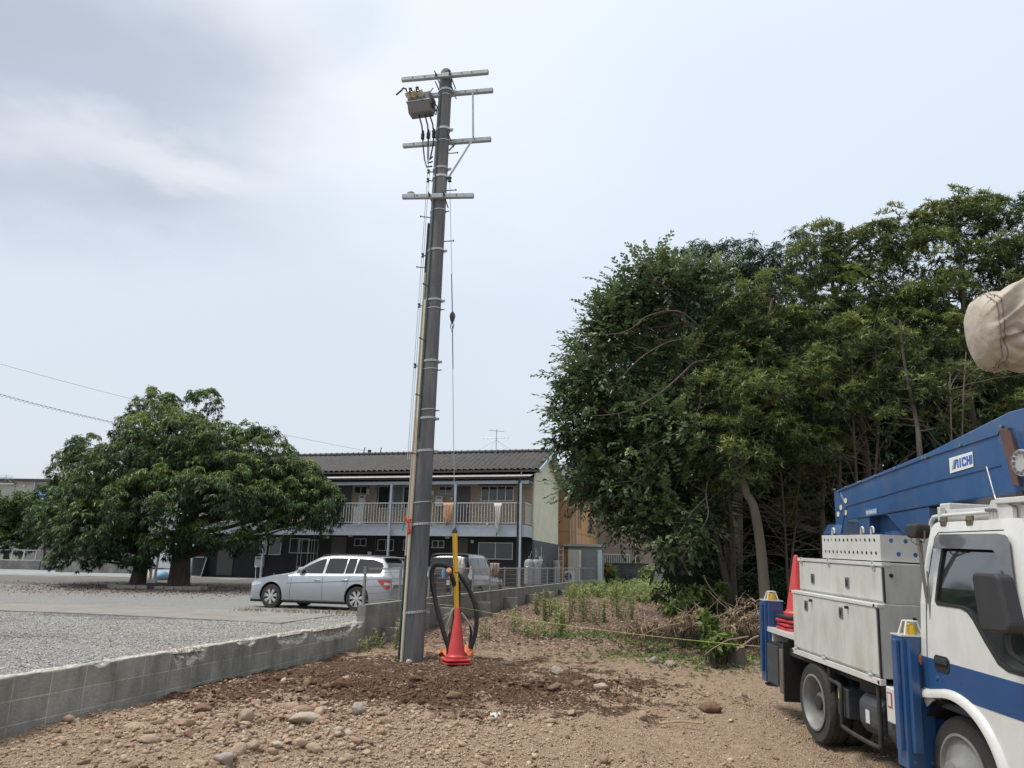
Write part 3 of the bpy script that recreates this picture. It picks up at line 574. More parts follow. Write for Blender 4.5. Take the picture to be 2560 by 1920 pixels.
# balcony roof and main roof
mb = MB(); yA, yB = -.25, 1.25; zA, zB = zE - .03, zE + .32; nxr = int((XR + .1 - XL) / .04); vs = []
for k in range(nxr + 1):
    x = XL + (XR + .1 - XL) * k / nxr; c = .012 * (1 if k % 2 else -1); vs += [(x, yA, zA + c), (x, yB, zB + c)]
mb.add(vs, [(2 * k, 2 * k + 2, 2 * k + 3, 2 * k + 1) for k in range(nxr)]); mb.build('porch_roof', M_TIN, apt)
mb = MB(); mb.bb(XL, XR - .02, -.05, .05, zBm - .1, zBm + .03); mb.bb(XL, XR - .02, -.03, W, zBm + .032, zBm + .06); mb.build('porch_beam', M_STEELB, apt)
mb = MB(); mb.bb(XL, XR - .1, -.20, -.12, zE - .12, zE - .045); mb.build('porch_gutter', M_DKBR, apt)
def roof_surface(y0, z0, y1, z1, x0, x1, name):
    nx = int((x1 - x0) / .075); nrw = 17; co = []; L_ = math.hypot(y1 - y0, z1 - z0)
    xs_ = np.linspace(x0, x1, nx + 1); per = .30; wv = .034 * np.sin(2 * pi * xs_ / per) + .018 * np.sin(4 * pi * xs_ / per + 1)
    rows_ = []
    for r in range(nrw):
        for e, lift in ((0, .075), (1, .008)):
            t = (r + e) / nrw; rows_.append(np.stack([xs_, np.full_like(xs_, y0 + (y1 - y0) * t), z0 + (z1 - z0) * t + lift + wv + .006 * vn(xs_ * 3.3, xs_ * 0 + r * 7)], -1))
    A = np.stack(rows_); nr_, ns_ = A.shape[:2]; i = (np.arange(ns_ - 1)[None, :] + ns_ * np.arange(nr_ - 1)[:, None]).ravel()
    o = np_mesh(name, A.reshape(-1, 3), np.stack([i, i + 1, i + 1 + ns_, i + ns_], -1), M_TILE, parent=apt); return o
yr = W + (DB - W) * .46; RX0, RX1 = XL - .4, XR + .42
roof_surface(.55, zEv, yr, zRidge, RX0, RX1, 'roof'); roof_surface(DB + .7, zEv, yr, zRidge, RX0, RX1, 'roof')
mb = MB(); mb.tube([(RX0, yr, zRidge + .09), (RX1 + .03, yr, zRidge + .09)], .10, 10); mb.bb(RX0, RX1, yr - .07, yr + .07, zRidge - .05, zRidge + .05)
for k in range(int((RX1 - RX0) / .34)): mb.tube([(RX0 + .34 * k, yr, zRidge + .09), (RX0 + .34 * k + .05, yr, zRidge + .09)], .125, 10)
mb.build('ridge_cap', M_TILE, apt, smooth=True)
for yy0, yy1 in ((.5, yr), (DB + .75, yr)):
    mb = MB(); mb.add([(RX1 - .02, yy0, zEv - .14), (RX1 + .03, yy0, zEv - .14), (RX1 + .03, yy1, zRidge - .14), (RX1 - .02, yy1, zRidge - .14), (RX1 - .02, yy0, zEv + .03), (RX1 + .03, yy0, zEv + .03), (RX1 + .03, yy1, zRidge + .03), (RX1 - .02, yy1, zRidge + .03)], [(0, 1, 2, 3), (4, 5, 6, 7), (0, 1, 5, 4), (1, 2, 6, 5), (2, 3, 7, 6), (3, 0, 4, 7)]); mb.build('bargeboard', M_STEELB, apt)
    mb = MB(); mb.add([(XR - .1, yy0, zEv - .08), (RX1 - .03, yy0, zEv - .08), (RX1 - .03, yy1, zRidge - .08), (XR - .1, yy1, zRidge - .08)], [(0, 1, 2, 3)]);
    for k in range(3): t = (k + .6) / 3.4; mb.box(((XR + RX1) / 2, yy0 + (yy1 - yy0) * t, zEv - .14 + (zRidge - zEv) * t), (RX1 - XR, .09, .10))
    mb.build('soffit', M_WHITE, apt)
mb = MB(); mb.bb(RX0, RX1 - .05, .50, W, zEv - .05, zEv - .02); mb.bb(RX0, XR, W - .02, W - .004, zEv - .28, zEv - .05); mb.bb(RX0, RX1, .40, .50, zEv - .10, zEv - .01); mb.build('eave', M_DKBR, apt)
mb = MB(); mb.tube([(.0, .45, zEv - .08), (.0, .3, zEv - .3), (.0, -.1, zE - .2), (-.02, -.12, zBm - .3), (-.02, -.12, zSb + .6), (-.02, -.1, zG)], .045, 8); mb.build('downpipe', M_BLKP, apt, smooth=True)
# posts
for px_, lo in ((1297 + 6, True), (1137 + 3, False), (979, True), (672, True), (830, False), (500, True)):
    x = fac(px_, 1265)[0]; x2 = x
    mb = MB(); mb.bb(x - .045, x + .045, -.17, -.08, (zG - .1) if lo else zSb, zBm - .1); mb.build('balcony_post', M_STEELB, apt)
    mb = MB()
# balustrade, one stretch between each pair of posts
def balustrade(x0, x1, a=None):
    mb = MB(); mb.bb(x0, x1, -.14, -.09, zR - .03, zR + .01); mb.bb(x0, x1, -.13, -.10, zRb - .03, zRb)
    n = max(2, int((x1 - x0) / .145))
    for k in range(n): x = x0 + (x1 - x0) * (k + .5) / n; mb.bb(x - .011, x + .011, -.125, -.105, zRb, zR - .03)
    for k in range(max(1, int((x1 - x0) / 3))): x = x0 + (x1 - x0) * (k + .5) / max(1, int((x1 - x0) / 3)); mb.bb(x - .03, x + .03, -.14, -.09, zS + .02, zRb - .03)
    mb.build('balustrade', M_ALU2, apt)
M_ALU2 = mat('rail_paint', (.60, .585, .55), .45, var=.05, dirt=(.3, .27, .25), dscale=6, damt=.3)
pxs = [500, 672, 830, 979, 1140, 1303]; xx = [fac(p, 1265)[0] for p in pxs]
for a_, b_ in zip(xx[:-1], xx[1:]): balustrade(a_ + .06, b_ - .06)
mb = MB(); mb.bb(XR - .13, XR - .09, -.1, W - .02, zR - .03, zR + .01); mb.bb(XR - .12, XR - .10, -.1, W - .02, zRb - .03, zRb)
for k in range(8): y_ = -.05 + k * .16; mb.bb(XR - .12, XR - .10, y_, y_ + .02, zRb, zR - .03)
mb.build('balustrade', M_ALU2, apt)
def Z4(X, Y): return 780 + X / 2.836, 1060 + Y / 2.836
def Z5(X, Y): return 400 + X / 6.144, 1240 + Y / 6.146
def rect(f, X0, X1, Y0, Y1, dep=W):
    a = fac(*f(X0, (Y0 + Y1) / 2), dep); b = fac(*f(X1, (Y0 + Y1) / 2), dep); c = fac(*f((X0 + X1) / 2, Y0), dep); d = fac(*f((X0 + X1) / 2, Y1), dep); return a[0], b[0], d[1], c[1]
def window(r, panes=2, frame=None, glass=None, grow=0):
    x0, x1, z0, z1 = r; frame = frame or M_ALU; glass = glass or M_GLASS; y = W - .03; t = .035
    mb = MB(); mb.bb(x0, x1, y - .03, y + .025, z1 - t, z1); mb.bb(x0 - .02, x1 + .02, y - .05, y + .025, z0, z0 + t); mb.bb(x0, x0 + t, y - .03, y + .025, z0 + t, z1 - t); mb.bb(x1 - t, x1, y - .03, y + .025, z0 + t, z1 - t)
    for k in range(1, panes): x = x0 + (x1 - x0) * k / panes; mb.bb(x - .02, x + .02, y - .02, y + .02, z0 + t, z1 - t)
    o = mb.build('window', frame, apt); mb = MB(); mb.bb(x0 + t * .5, x1 - t * .5, y, y + .012, z0 + t * .5, z1 - t * .5); mb.build('pane', glass, o)
def door(r, m): 
    x0, x1, z0, z1 = r; mb = MB(); mb.bb(x0, x1, W - .04, W - .003, z0, z1); o = mb.build('door', m, apt); mb = MB(); mb.bb(x1 - .14, x1 - .08, W - .09, W - .04, z0 + .95, z0 + 1.1); mb.build('handle', M_ALU, o)
for q in ((1200, 1432, 440, 548, 4), (900, 998, 442, 500, 2), (303, 395, 440, 495, 2)): window(rect(Z4, *q[:4]), q[4])
mb = MB(); r = rect(Z4, 1190, 1450, 425, 436); mb.bb(r[0], r[1], W - .25, W - .01, r[2], r[3]); mb.build('window_hood', M_DKBR, apt)
window(rect(Z4, 650, 720, 445, 600), 1); window(rect(Z4, 575, 650, 440, 600), 1, glass=M_GLASSB); window(rect(Z4, 470, 555, 440, 600), 1)
def dz(r, zb=None): return (r[0], r[1], (SPL + .03) if zb is None else zb, r[3])
door(dz(rect(Z4, 1020, 1120, 445, 700)), M_DOOR); door(dz(rect(Z4, 180, 278, 415, 690)), M_DOORB)
window(rect(Z4, 1180, 1425, 840, 960)); door(dz(rect(Z4, 1035, 1105, 808, 930), zG + .1), M_DOORB); window(rect(Z4, 853, 940, 826, 880)); window(rect(Z4, 650, 705, 820, 900)); window(rect(Z4, 468, 583, 818, 900)); window(rect(Z4, 303, 388, 812, 865)); door(dz(rect(Z4, 140, 245, 800, 930), zG + .1), M_DOORB)
window(rect(Z5, 2000, 2300, 650, 880)); window(rect(Z5, 1690, 1870, 640, 905), 1); door(dz(rect(Z5, 900, 1140, 545, 1220), zG + .1), M_DOORB); window(rect(Z5, 1185, 1390, 620, 760)); window(rect(Z5, 1540, 1650, 630, 900), 1, glass=M_GLASSB); window(rect(Z5, 600, 790, 600, 830), 1)
def fit(name, r, dpt, m, feet=False):
    mb = MB(); x0, x1, z0, z1 = r; mb.bb(x0, x1, W - dpt, W - .004, z0, z1); o = mb.build(name, m, apt, bevel=.01)
    mb = MB(); mb.bb(x0 + (x1 - x0) * .2, x1 - (x1 - x0) * .2, W - dpt - .01, W - dpt - .002, z1 - (z1 - z0) * .25, z1 - (z1 - z0) * .12); mb.build('vent', M_DOOR, o); return r
for r in (rect(Z4, 885, 935, 512, 585), rect(Z4, 343, 388, 505, 590), rect(Z5, 1490, 1610, 930, 1095)):
    fit('water_heater', r, .22, M_WHITE); mb = MB(); xm = (r[0] + r[1]) / 2
    for e in (-.08, .03): mb.tube([(xm + e, W - .1, r[2]), (xm + e, W - .1, r[2] - .7)], .018, 6)
    mb.build('heater_pipe', M_DOOR, apt)
for r in (rect(Z4, 322, 388, 592, 705), ): mb = MB(); mb.bb(r[0], r[1], W - .5, W - .02, SPL + .02, r[3]); mb.build('storage_box', M_WHITE, apt, bevel=.02)
for q in ((1130, 1150, 822, 845), (850, 868, 470, 505), (392, 412, 460, 505), (400, 425, 905, 935), (988, 1002, 520, 540), (950, 980, 795, 812), (105, 125, 795, 812), (265, 295, 785, 800)):
    r = rect(Z4, *q); mb = MB(); mb.bb(r[0], r[1], W - .12, W - .005, r[2], r[3]); mb.build('meter_box', M_WHITE, apt, bevel=.01)
for X, y0, y1 in ((455, 430, 690), (448, 795, 940), (400, 420, 470)):
    x, z0 = fac(*Z4(X, y1), W); z1 = fac(*Z4(X, y0), W)[1]; mb = MB(); mb.tube([(x, W - .05, z0), (x, W - .05, z1)], .03, 6); mb.build('wall_pipe', M_DOOR, apt)
mb = MB(); g = lambda y_, z_: (XR + .03, y_, z_)
mb.tube([g(W + .35, SPL - .9), g(W + .35, zG + 1.1), g(W + .9, zG + 1.1)], .02, 6); mb.tube([g(W + 1.6, SPL - .8), g(W + 1.6, zG + 1.0)], .02, 6); mb.tube([g(W + 1.0, zG + 1.15), g(W + 1.9, zG + 1.15)], .05, 6)
for k in range(4): mb.tube([g(W + 1.1 + .2 * k, zG + .95), g(W + 1.1 + .2 * k, zG + 1.35)], .04, 6)
mb.build('gas_pipes', M_WHITE, apt)

def FW(px, py, dep=0.0, lift=0.0):
    x, z = fac(px, py, dep); p = BO + BX * x + BD * dep; p.z = z; return p
# roof aerials
M_WIRE = mat('aerial_metal', (.30, .31, .32), .4, metal=.6)
def aerial(px, py_base, py_top, Y, label, small=False):
    b = at(px, py_base, Y); h = at(px, py_top, Y).z - b.z; e = empty('aerial', b, 0, label, 'tv aerial', 'tv aerials on the roofs')
    mb = MB(); mb.tube([(0, 0, -.35), (0, 0, h)], .018, 6); mb.build('mast', M_WIRE, e)
    for zz, ln, yaw in ((h * .93, .8, .2), (h * .62, 1.3, -.25)):
        mb = MB(); dx, dy = cos(yaw), sin(yaw); mb.tube([(-ln / 2 * dx, -ln / 2 * dy, zz + .02), (ln / 2 * dx, ln / 2 * dy, zz - .02)], .012, 5)
        for k in range(7): t = (k / 6 - .5) * ln; mb.tube([(t * dx + .22 * dy * 1, t * dy - .22 * dx, zz - .06), (t * dx - .22 * dy, t * dy + .22 * dx, zz + .06)], .008, 4)
        mb.build('boom', M_WIRE, e)
    mb = MB()
    for a in (0.4, 2.0, 3.5, 5.3): mb.tube([(0, 0, h * .55), (1.4 * cos(a), 1.2 * sin(a) * .4, -.1)], .005, 3)
    mb.build('guy_line', M_WIRE, e)
aerial(1240, 1133, 1073, 39, 'tall tv aerial with fish bone arms on the tiled apartment roof')
aerial(120, 1205, 1158, 58, 'thin tv aerial above the cream building at the left edge')
aerial(13, 1203, 1187, 58, 'short crooked tv aerial at the far left roof corner')
# cluster on a distant pole seen just above the ridge
e = empty('distant_pole_top', at(923, 1140, 60), 0, 'crossarms and fittings of a distant pole showing above the tiled roof', 'utility pole')
mb = MB(); mb.tube([(0, 0, -6), (0, 0, .5)], .15, 8); mb.build('pole', M_DKBR, e); mb = MB(); mb.bar((-.85, 0, .1), (.9, 0, .1), .09); mb.bar((-.7, 0, -.1), (.8, 0, -.1), .09)
for x in (-.5, .85): mb.tube([(x, 0, .1), (x + .1, 0, .7)], .04, 6)
mb.build('crossarm', M_DKBR, e)
# things on or by the house
M_CLO = mat('peach_cloth', (.55, .33, .20), .9, var=.15); M_CLO2 = mat('white_cloth', (.62, .60, .56), .9, var=.1); M_CLO3 = mat('pink_cloth', (.48, .36, .31), .9)
def cloth(name, p, wd, h, m, label, cat, rz=-HEAD, taper=.75, bunch=0.0):
    mb = MB(); n = 10; mrow = 8; vs = []
    for j in range(mrow + 1):
        for i in range(n + 1):
            u = i / n - .5; v = j / mrow; wv = wd * (1 - (1 - taper) * v - bunch * sin(v * pi) * .5); vs.append((u * wv + .04 * v * sin(j * .9 + i * .5), .05 * sin(i * 1.9 + j * .4) * (v + .2) - .03, -v * h * (1 + .14 * sin(i * 1.3) + .06 * sin(i * 2.9))))
    fs = [(j * (n + 1) + i, j * (n + 1) + i + 1, (j + 1) * (n + 1) + i + 1, (j + 1) * (n + 1) + i) for j in range(mrow) for i in range(n)]
    mb.add(vs, fs); o = mb.build(name, m, smooth=True); o.location = p; o.rotation_euler = (0, 0, rz); s = o.modifiers.new('thick', 'SOLIDIFY'); s.thickness = .012; return tag(o, label, cat)
cloth('towel', FW(780 + 970 / 2.836, 1060 + 560 / 2.836, -.2), .55, .95, M_CLO, 'peach towel hanging over the upstairs balcony rail', 'towel', taper=.45)
cloth('garment', FW(780 + 1320 / 2.836, 1060 + 562 / 2.836, -.2), .38, 1.35, M_CLO2, 'crumpled white garment hung on the balcony rail before the wide window', 'garment', taper=.5, bunch=.5)
cloth('towel', WO + D * 8.4 + Vector((0, 0, 1.75)) + NL * .02, .28, .38, M_CLO3, 'pinkish towel hanging on the mesh fence', 'towel', rz=pi / 2 - HEAD - .9, taper=.95)
cloth('cloth', WO + D * 6.1 + Vector((0, 0, 1.86)) + NL * .3, .25, .50, M_CLO2, 'plain pale grey cloth hanging behind the mesh fence', 'cloth', rz=-HEAD, taper=.9)
def put(px, Y, z=None):
    p = at(px, 1450, Y); p.z = gtop(p.x, p.y) if z is None else z; return p
# window frame leaning on the wall, tube rack, planter
e = empty('leaning_screen', FW(*Z5(510, 1240), W - .5), -HEAD, 'white framed insect screen leaning on the black ground floor wall', 'window screen'); e.location.z = zG
x0, x1, _, _ = rect(Z5, 395, 625, 990, 1245, W - .4); ww = x1 - x0; hh = 1.05
mb = MB(); Mx = Matrix.Rotation(rad(-18), 3, 'X')
for c, d_ in (((0, 0, .02), (ww, .03, .04)), ((0, 0, hh), (ww, .03, .04)), ((-ww / 2, 0, hh / 2), (.04, .03, hh)), ((ww / 2, 0, hh / 2), (.04, .03, hh))): mb.box(Mx @ Vector(c), d_, M=Mx)
mb.build('frame', M_WHITE, e); mb = MB(); mb.box(Mx @ Vector((0, .005, hh / 2)), (ww - .04, .006, hh - .04), M=Mx); mb.build('screen', M_BLACKW, e)
e = empty('tube_rack', FW(*Z5(2220, 1100), .5), -HEAD, 'thin metal tube rack against the black wall behind the silver car', 'rack'); e.location.z = zG; mb = MB()
for x in (-.45, .1, .45):
    for y in (0, .35): mb.tube([(x, y, 0), (x, y, 2.0)], .014, 6)
for z in (.6, 1.3, 1.95): mb.tube([(-.45, 0, z), (.45, 0, z)], .012, 6); mb.tube([(-.45, .35, z), (.45, .35, z)], .012, 6)
mb.build('frame', M_ALU, e)
# LPG cylinders
M_LPG = mat('lpg_grey', (.25, .265, .28), .5, var=.08, dirt=(.3, .28, .26), dscale=5, damt=.3)
def lpg(p, r, h, label, n=1):
    e = empty('gas_cylinder', p, 0, label, 'gas cylinder', 'grey gas cylinders beside the apartment house')
    mb = MB(); mb.lathe((0, 0, 0), [(r * .8, 0), (r * .8, .06), (r, .1), (r, h - .18), (r * .93, h - .09), (r * .7, h - .02), (r * .25, h)], n=20); mb.build('tank', M_LPG, e, smooth=True)
    mb = MB(); mb.lathe((0, 0, h), [(.06, -.01), (.06, .1), (.03, .12)], n=10); mb.tube([(0, 0, h + .08), (.05, .1, h + .2), (.1, .4, h + .35)], .012, 6); mb.build('valve', M_DOOR, e)
    mb = MB(); mb.tube([(r * 1.02 * cos(a), r * 1.02 * sin(a), h * .72 - .04 * abs(sin(a * 1.5))) for a in np.linspace(0, 2 * pi, 24)], .012, 5); mb.build('chain', M_WIRE, e)
p = at(1323, 1455, 33.5); p.z = zG; lpg(p, .23, 1.15, 'left of two touching grey gas cylinders chained by the house corner')
p = at(1339, 1455, 33.6); p.z = zG; lpg(p, .23, 1.15, 'right of two touching grey gas cylinders chained by the house corner')
p = at(1389, 1450, 39.5); p.z = zG; lpg(p, .22, 1.2, 'lone grey gas cylinder in front of the orange house')
# clutter behind the fence
M_RED = mat('planter_red', (.33, .12, .08), .7); M_BLU = mat('blue_tarp', (.12, .30, .48), .6); M_ORP = mat('orange_plastic', (.6, .2, .07), .6)
e = empty('crate', WO + D * 6.3 + NL * .6, rad(10), 'pale blue plastic basket of odds and ends behind the fence', 'basket'); e.location.z = gtop(e.location.x, e.location.y); mb = MB()
for k in range(7): mb.bb(-.25, .25, -.18, -.17, .04 * k, .04 * k + .02); mb.bb(-.25, -.24, -.18, .18, .04 * k, .04 * k + .02); mb.bb(.24, .25, -.18, .18, .04 * k, .04 * k + .02); mb.bb(-.25, .25, .17, .18, .04 * k, .04 * k + .02)
for k in range(9): x = -.25 + .0625 * k; mb.bb(x - .006, x + .006, -.185, -.165, 0, .3)
mb.build('basket', M_BLU, e); mb = MB(); mb.lathe((-.08, 0, .05), [(.08, 0), (.09, .25), (.04, .3)], n=10); mb.box((.1, .02, .2), (.2, .18, .25), rz=.4); mb.build('contents', M_WHITE, e, smooth=True)
for k, (s, lab) in enumerate(((7.6, 'long red brown planter trough on the ground nearer the basket'), (9.0, 'long red brown planter trough nearer the gas cylinders'))):
    e = empty('planter', WO + D * s + NL * .55, pi / 2 - HEAD, lab, 'planter', 'red brown planters behind the fence'); e.location.z = gtop(e.location.x, e.location.y)
    mb = MB(); mb.prism([(-.42, 0), (.42, 0), (.47, .26), (-.47, .26)], -.12, .12); mb.build('trough', M_RED, e, bevel=.01); mb = MB(); mb.bb(-.49, .49, -.15, .15, .262, .29); mb.build('rim', M_RED, e, bevel=.006)
for k, (s, m_, nm, lab) in enumerate(((7.2, M_BLU, 'bottle', 'blue spray bottle on the ledge behind the fence'), (7.8, M_ORP, 'bottle', 'orange bottle on the ledge behind the fence'), (8.0, M_BLU, 'bottle', 'small teal bottle beside the orange one'))):
    e = empty('bottle', WO + D * s + NL * 1.1, 0, lab, 'bottle'); e.location.z = 1.32; mb = MB(); mb.lathe((0, 0, 0), [(.05, 0), (.055, .12), (.05, .2), (.02, .25)], n=10); mb.build('body', m_, e, smooth=True); mb = MB(); mb.lathe((0, 0, .25), [(.025, 0), (.02, .06)], n=8); mb.box((.03, 0, .30), (.09, .02, .03)); mb.build('cap', M_WHITE, e)
tb = empty('bench', WO + D * 7.6 + NL * 1.1, pi / 2 - HEAD, 'low narrow bench carrying bottles behind the fence', 'bench'); tb.location.z = gtop(tb.location.x, tb.location.y); hb = 1.32 - tb.location.z
mb = MB(); mb.bb(-.6, .6, -.15, .15, hb - .03, hb); mb.build('seat', M_DKBR, tb)
for x in (-.55, .55): mb = MB(); mb.bb(x - .03, x + .03, -.13, .13, 0, hb - .03); mb.build('leg', M_DKBR, tb)

# ------------------------------------------------------------------ houses behind on the right
M_ORW = mat('orange_wall', (.56, .31, .15), .8, var=.06, scale=.8); M_ORJ = mat('joint', (.16, .09, .05), .8); M_PIPE = mat('pipe_grey', (.36, .34, .33), .5)
def house_box(name, p0, rz, wx, dy, h, m, label, z0=.9, cat='house'):
    e = empty(name, (p0.x, p0.y, z0), rz, label, cat); mb = MB(); mb.bb(0, wx, 0, dy, -.5, h); mb.build('wall', m, e); return e
p0 = at(1384, 1400, 43.0)
oh = house_box('orange_house', p0 - BX * 4, -HEAD, 5.15, 11, 5.6, M_ORW, 'orange panelled house with dark roof between the apartment gable and trees')
mb = MB(); 
for z in (.9, 1.85, 2.8, 3.75, 4.7): mb.bb(-.004, 5.154, -.006, 0, z, z + .02); mb.bb(5.15, 5.156, 0, 11, z, z + .02)
for y in (1.1, 2.9, 4.7, 6.5, 8.3): mb.bb(5.15, 5.156, y, y + .02, -.5, 5.6)
mb.build('panel_joint', M_ORJ, oh)
mb = MB(); mb.tube([(5.22, .35, -.3), (5.22, .35, 5.4)], .05, 8); mb.tube([(4.95, -.07, -.3), (4.95, -.07, 5.4)], .05, 8); mb.build('downpipe', M_PIPE, oh, smooth=True)
for y in (1.6, 2.3): mb = MB(); mb.bb(5.158, 5.18, y, y + .1, 3.1, 4.9); mb.build('slit_window', M_GLASS, oh)
mb = MB(); mb.bb(5.158, 5.22, 5.6, 7.2, 2.9, 4.2); o = mb.build('window', M_ALU, oh); mb = MB(); mb.bb(5.22, 5.23, 5.7, 7.1, 3.0, 4.1); mb.build('pane', M_GLASS, o)
mb = MB(); mb.bb(-.4, 5.5, -.45, 11.4, 5.6, 5.75); mb.prism([(-.45, 5.75), (11.4, 5.75), (5.4, 7.2)], -.4, 5.5, axis='X'); mb.build('roof', M_TILE, oh)
p0 = at(1422, 1300, 62)
h2 = house_box('gabled_house', p0 - Vector((2.5, 0, 0)), -HEAD, 6.0, 8, 6.4, M_CREAM, 'pale distant house whose white gable top shows above the orange house')
mb = MB(); mb.prism([(-.5, 6.4), (6.5, 6.4), (3.0, 8.6)], -.4, 8.4, axis='Y'); mb.build('roof', M_TILE, h2); mb = MB(); mb.prism([(-.4, 6.4), (6.4, 6.4), (3, 8.45)], -.43, -.403, axis='Y'); mb.build('gable', M_WHITE, h2)
# brick faced house with barred windows
M_BRK = lap_mat('brown_brick_siding', (.30, .235, .20), .1)
p0 = at(1452, 1400, 52)
h3 = house_box('brick_house', p0, -.05, 5.2, 8, 5.6, M_BRK, 'brown brick faced house with white barred windows behind the shed'); mb = MB(); mb.bb(-.4, 5.6, -.4, 8.4, 5.6, 5.9); mb.build('roof', M_TILE, h3)
for x0_, x1_, z0_, z1_ in ((.35, 1.1, 1.9, 3.2), (1.35, 3.3, .95, 1.75)):
    mb = MB(); mb.bb(x0_, x1_, -.03, -.003, z0_, z1_); o = mb.build('window', M_GLASSB, h3); mb = MB(); n = int((x1_ - x0_) / .14)
    for k in range(n + 1): x = x0_ + (x1_ - x0_) * k / n; mb.bb(x - .02, x + .02, -.14, -.11, z0_ - .05, z1_ + .05)
    mb.bb(x0_, x1_, -.15, -.10, z0_ - .08, z0_ - .03); mb.bb(x0_, x1_, -.15, -.10, z1_ + .03, z1_ + .08); mb.build('window_bars', M_WHITE, o)
mb = MB(); mb.tube([(3.75, -.1, -.3), (3.75, -.1, 5.5)], .06, 8); mb.build('downpipe', M_WHITE, h3)
p0 = at(1562, 1400, 57)
h4 = house_box('white_house', p0, -.05, 9, 6, 3.4, mat('pale_render', (.50, .48, .46), .85), 'pale rendered house low behind the concrete wall and lawn'); mb = MB(); mb.bb(-.3, 9.3, -.4, 6.4, 3.4, 3.6); mb.build('roof', M_TILE, h4)
mb = MB(); mb.bb(.2, .7, -.05, -.003, .6, 1.5); mb.build('meter_cabinet', M_LPG, h4)
M_NET = mat('green_net', (.03, .28, .16), .7, var=.3)
e = empty('green_net', at(1600, 1400, 55), 0, 'bright green netting beside the pale house', 'net'); e.location.z = 1.0
mb = MB(); n = 14; mb.add([(.09 * i, .06 * sin(i * 2.1), z) for z in (.1, 1.55) for i in range(n)], [(i, i + 1, n + i + 1, n + i) for i in range(n - 1)]); mb.build('net', M_NET, e)
mb = MB(); mb.tube([(0, .05, 0), (0, .05, 1.7)], .03, 6); mb.tube([(1.17, .05, 0), (1.17, .05, 1.7)], .03, 6); mb.build('pole', M_DOOR, e)
# concrete block wall at the back and low fence
p0 = at(1500, 1440, 46.5); p1 = at(1622, 1440, 46.0); bw = empty('block_wall', (p0.x, p0.y, 0), math.atan2(p1.y - p0.y, p1.x - p0.x), 'dark stained concrete block wall behind the weeds', 'block wall'); ln = (p1 - p0).length
M_BLK3 = block_mat('block_dark', (.105, .105, .11), (.15, .15, .15), (.05, .05, .052)); mb = MB(); mb.bb(0, ln, 0, .15, .3, 2.02); mb.build('wall', M_BLK3, bw); mb = MB(); mb.bb(-.02, ln + .02, -.03, .18, 2.02, 2.08); mb.build('coping', M_BLK3, bw)
for k in range(5): mb = MB(); x = .4 + k * ln / 5; mb.bb(x, x + .16, -.25, -.003, .3, 1.45); mb.build('buttress', M_BLK3, bw)
p0 = at(1622, 1430, 53); lf = empty('low_fence', p0, 0, 'thin grey railing beyond the lawn', 'fence'); lf.location.z = 1.05; mb = MB()
for z in (.3, .75): mb.tube([(0, 0, z), (9, 2, z)], .02, 5)
mb.build('rail', M_DOOR, lf)
for k in range(6): mb = MB(); mb.tube([(1.8 * k, .4 * k, 0), (1.8 * k, .4 * k, .8)], .025, 5); mb.build('post', M_DOOR, lf)
# storage shed, cabinet, white post
sh = empty('storage_shed', at(1452, 1440, 42.5), -HEAD * .6, 'pale blue grey metal storage shed at the end of the fence', 'shed'); sh.location.z = .95
mb = MB(); mb.bb(-.7, 1.25, 0, 1.4, 0, 1.95); mb.build('body', M_LPG, sh); mb = MB(); mb.bb(-1.0, 1.35, -.15, 1.5, 1.95, 2.07); mb.build('roof', M_PIPE, sh); mb = MB(); mb.bb(.25, .27, -.012, -.002, .05, 1.9); mb.bb(-.7, 1.25, -.03, -.002, 0, .1); mb.build('door_seam', M_PIPE, sh)
cb_ = empty('cabinet', at(1420, 1440, 41.2), -HEAD * .6, 'beige upright storage cabinet left of the metal shed', 'cabinet'); cb_.location.z = .95; mb = MB(); mb.bb(0, .68, 0, .6, .06, 1.72); mb.build('body', mat('beige_steel', (.50, .47, .41), .5, var=.04), cb_, bevel=.01); mb = MB(); mb.bb(.6, .69, -.02, -.002, .08, 1.70); mb.build('door', M_CREAM, cb_); mb = MB(); mb.bb(-.02, .70, -.02, .62, 0, .06); mb.build('base', M_DOOR, cb_)
wp = empty('sheet_metal_post', at(1500, 1455, 42.0), -.2, 'tall pale blue white folded sheet post at the end of the wall', 'post'); wp.location.z = .6
mb = MB(); mb.bb(-.12, .12, 0, .2, 0, 2.1); mb.build('post', M_SHEET, wp, bevel=.01); mb = MB(); mb.bb(-.02, .01, -.03, -.002, 0, 2.1); mb.build('fold', M_WHITE, wp)
la = empty('white_ladder', at(1402, 1440, 40.3), -HEAD, 'short white ladder leaning beside the grey gas cylinder', 'ladder'); la.location.z = .9; mb = MB()
for x in (-.12, .12): mb.bb(x - .02, x + .02, -.02, .02, 0, 1.9)
mb.build('rail', M_WHITE, la)
for k in range(6): mb = MB(); mb.bb(-.1, .1, -.015, .015, .25 + .3 * k, .29 + .3 * k); mb.build('rung', M_WHITE, la)
ac = empty('outdoor_unit', at(1411, 1445, 40.0), -HEAD, 'small pale outdoor unit on a stand by the cabinet', 'outdoor unit'); ac.location.z = .95; mb = MB(); mb.bb(0, .5, 0, .3, .05, .6); mb.build('case', M_WHITE, ac, bevel=.02); mb = MB(); mb.lathe((.2, -.01, .32), [(.19, 0), (.19, .01), (.02, .015)], axis='Y', n=20); mb.build('grille', M_DOOR, ac)

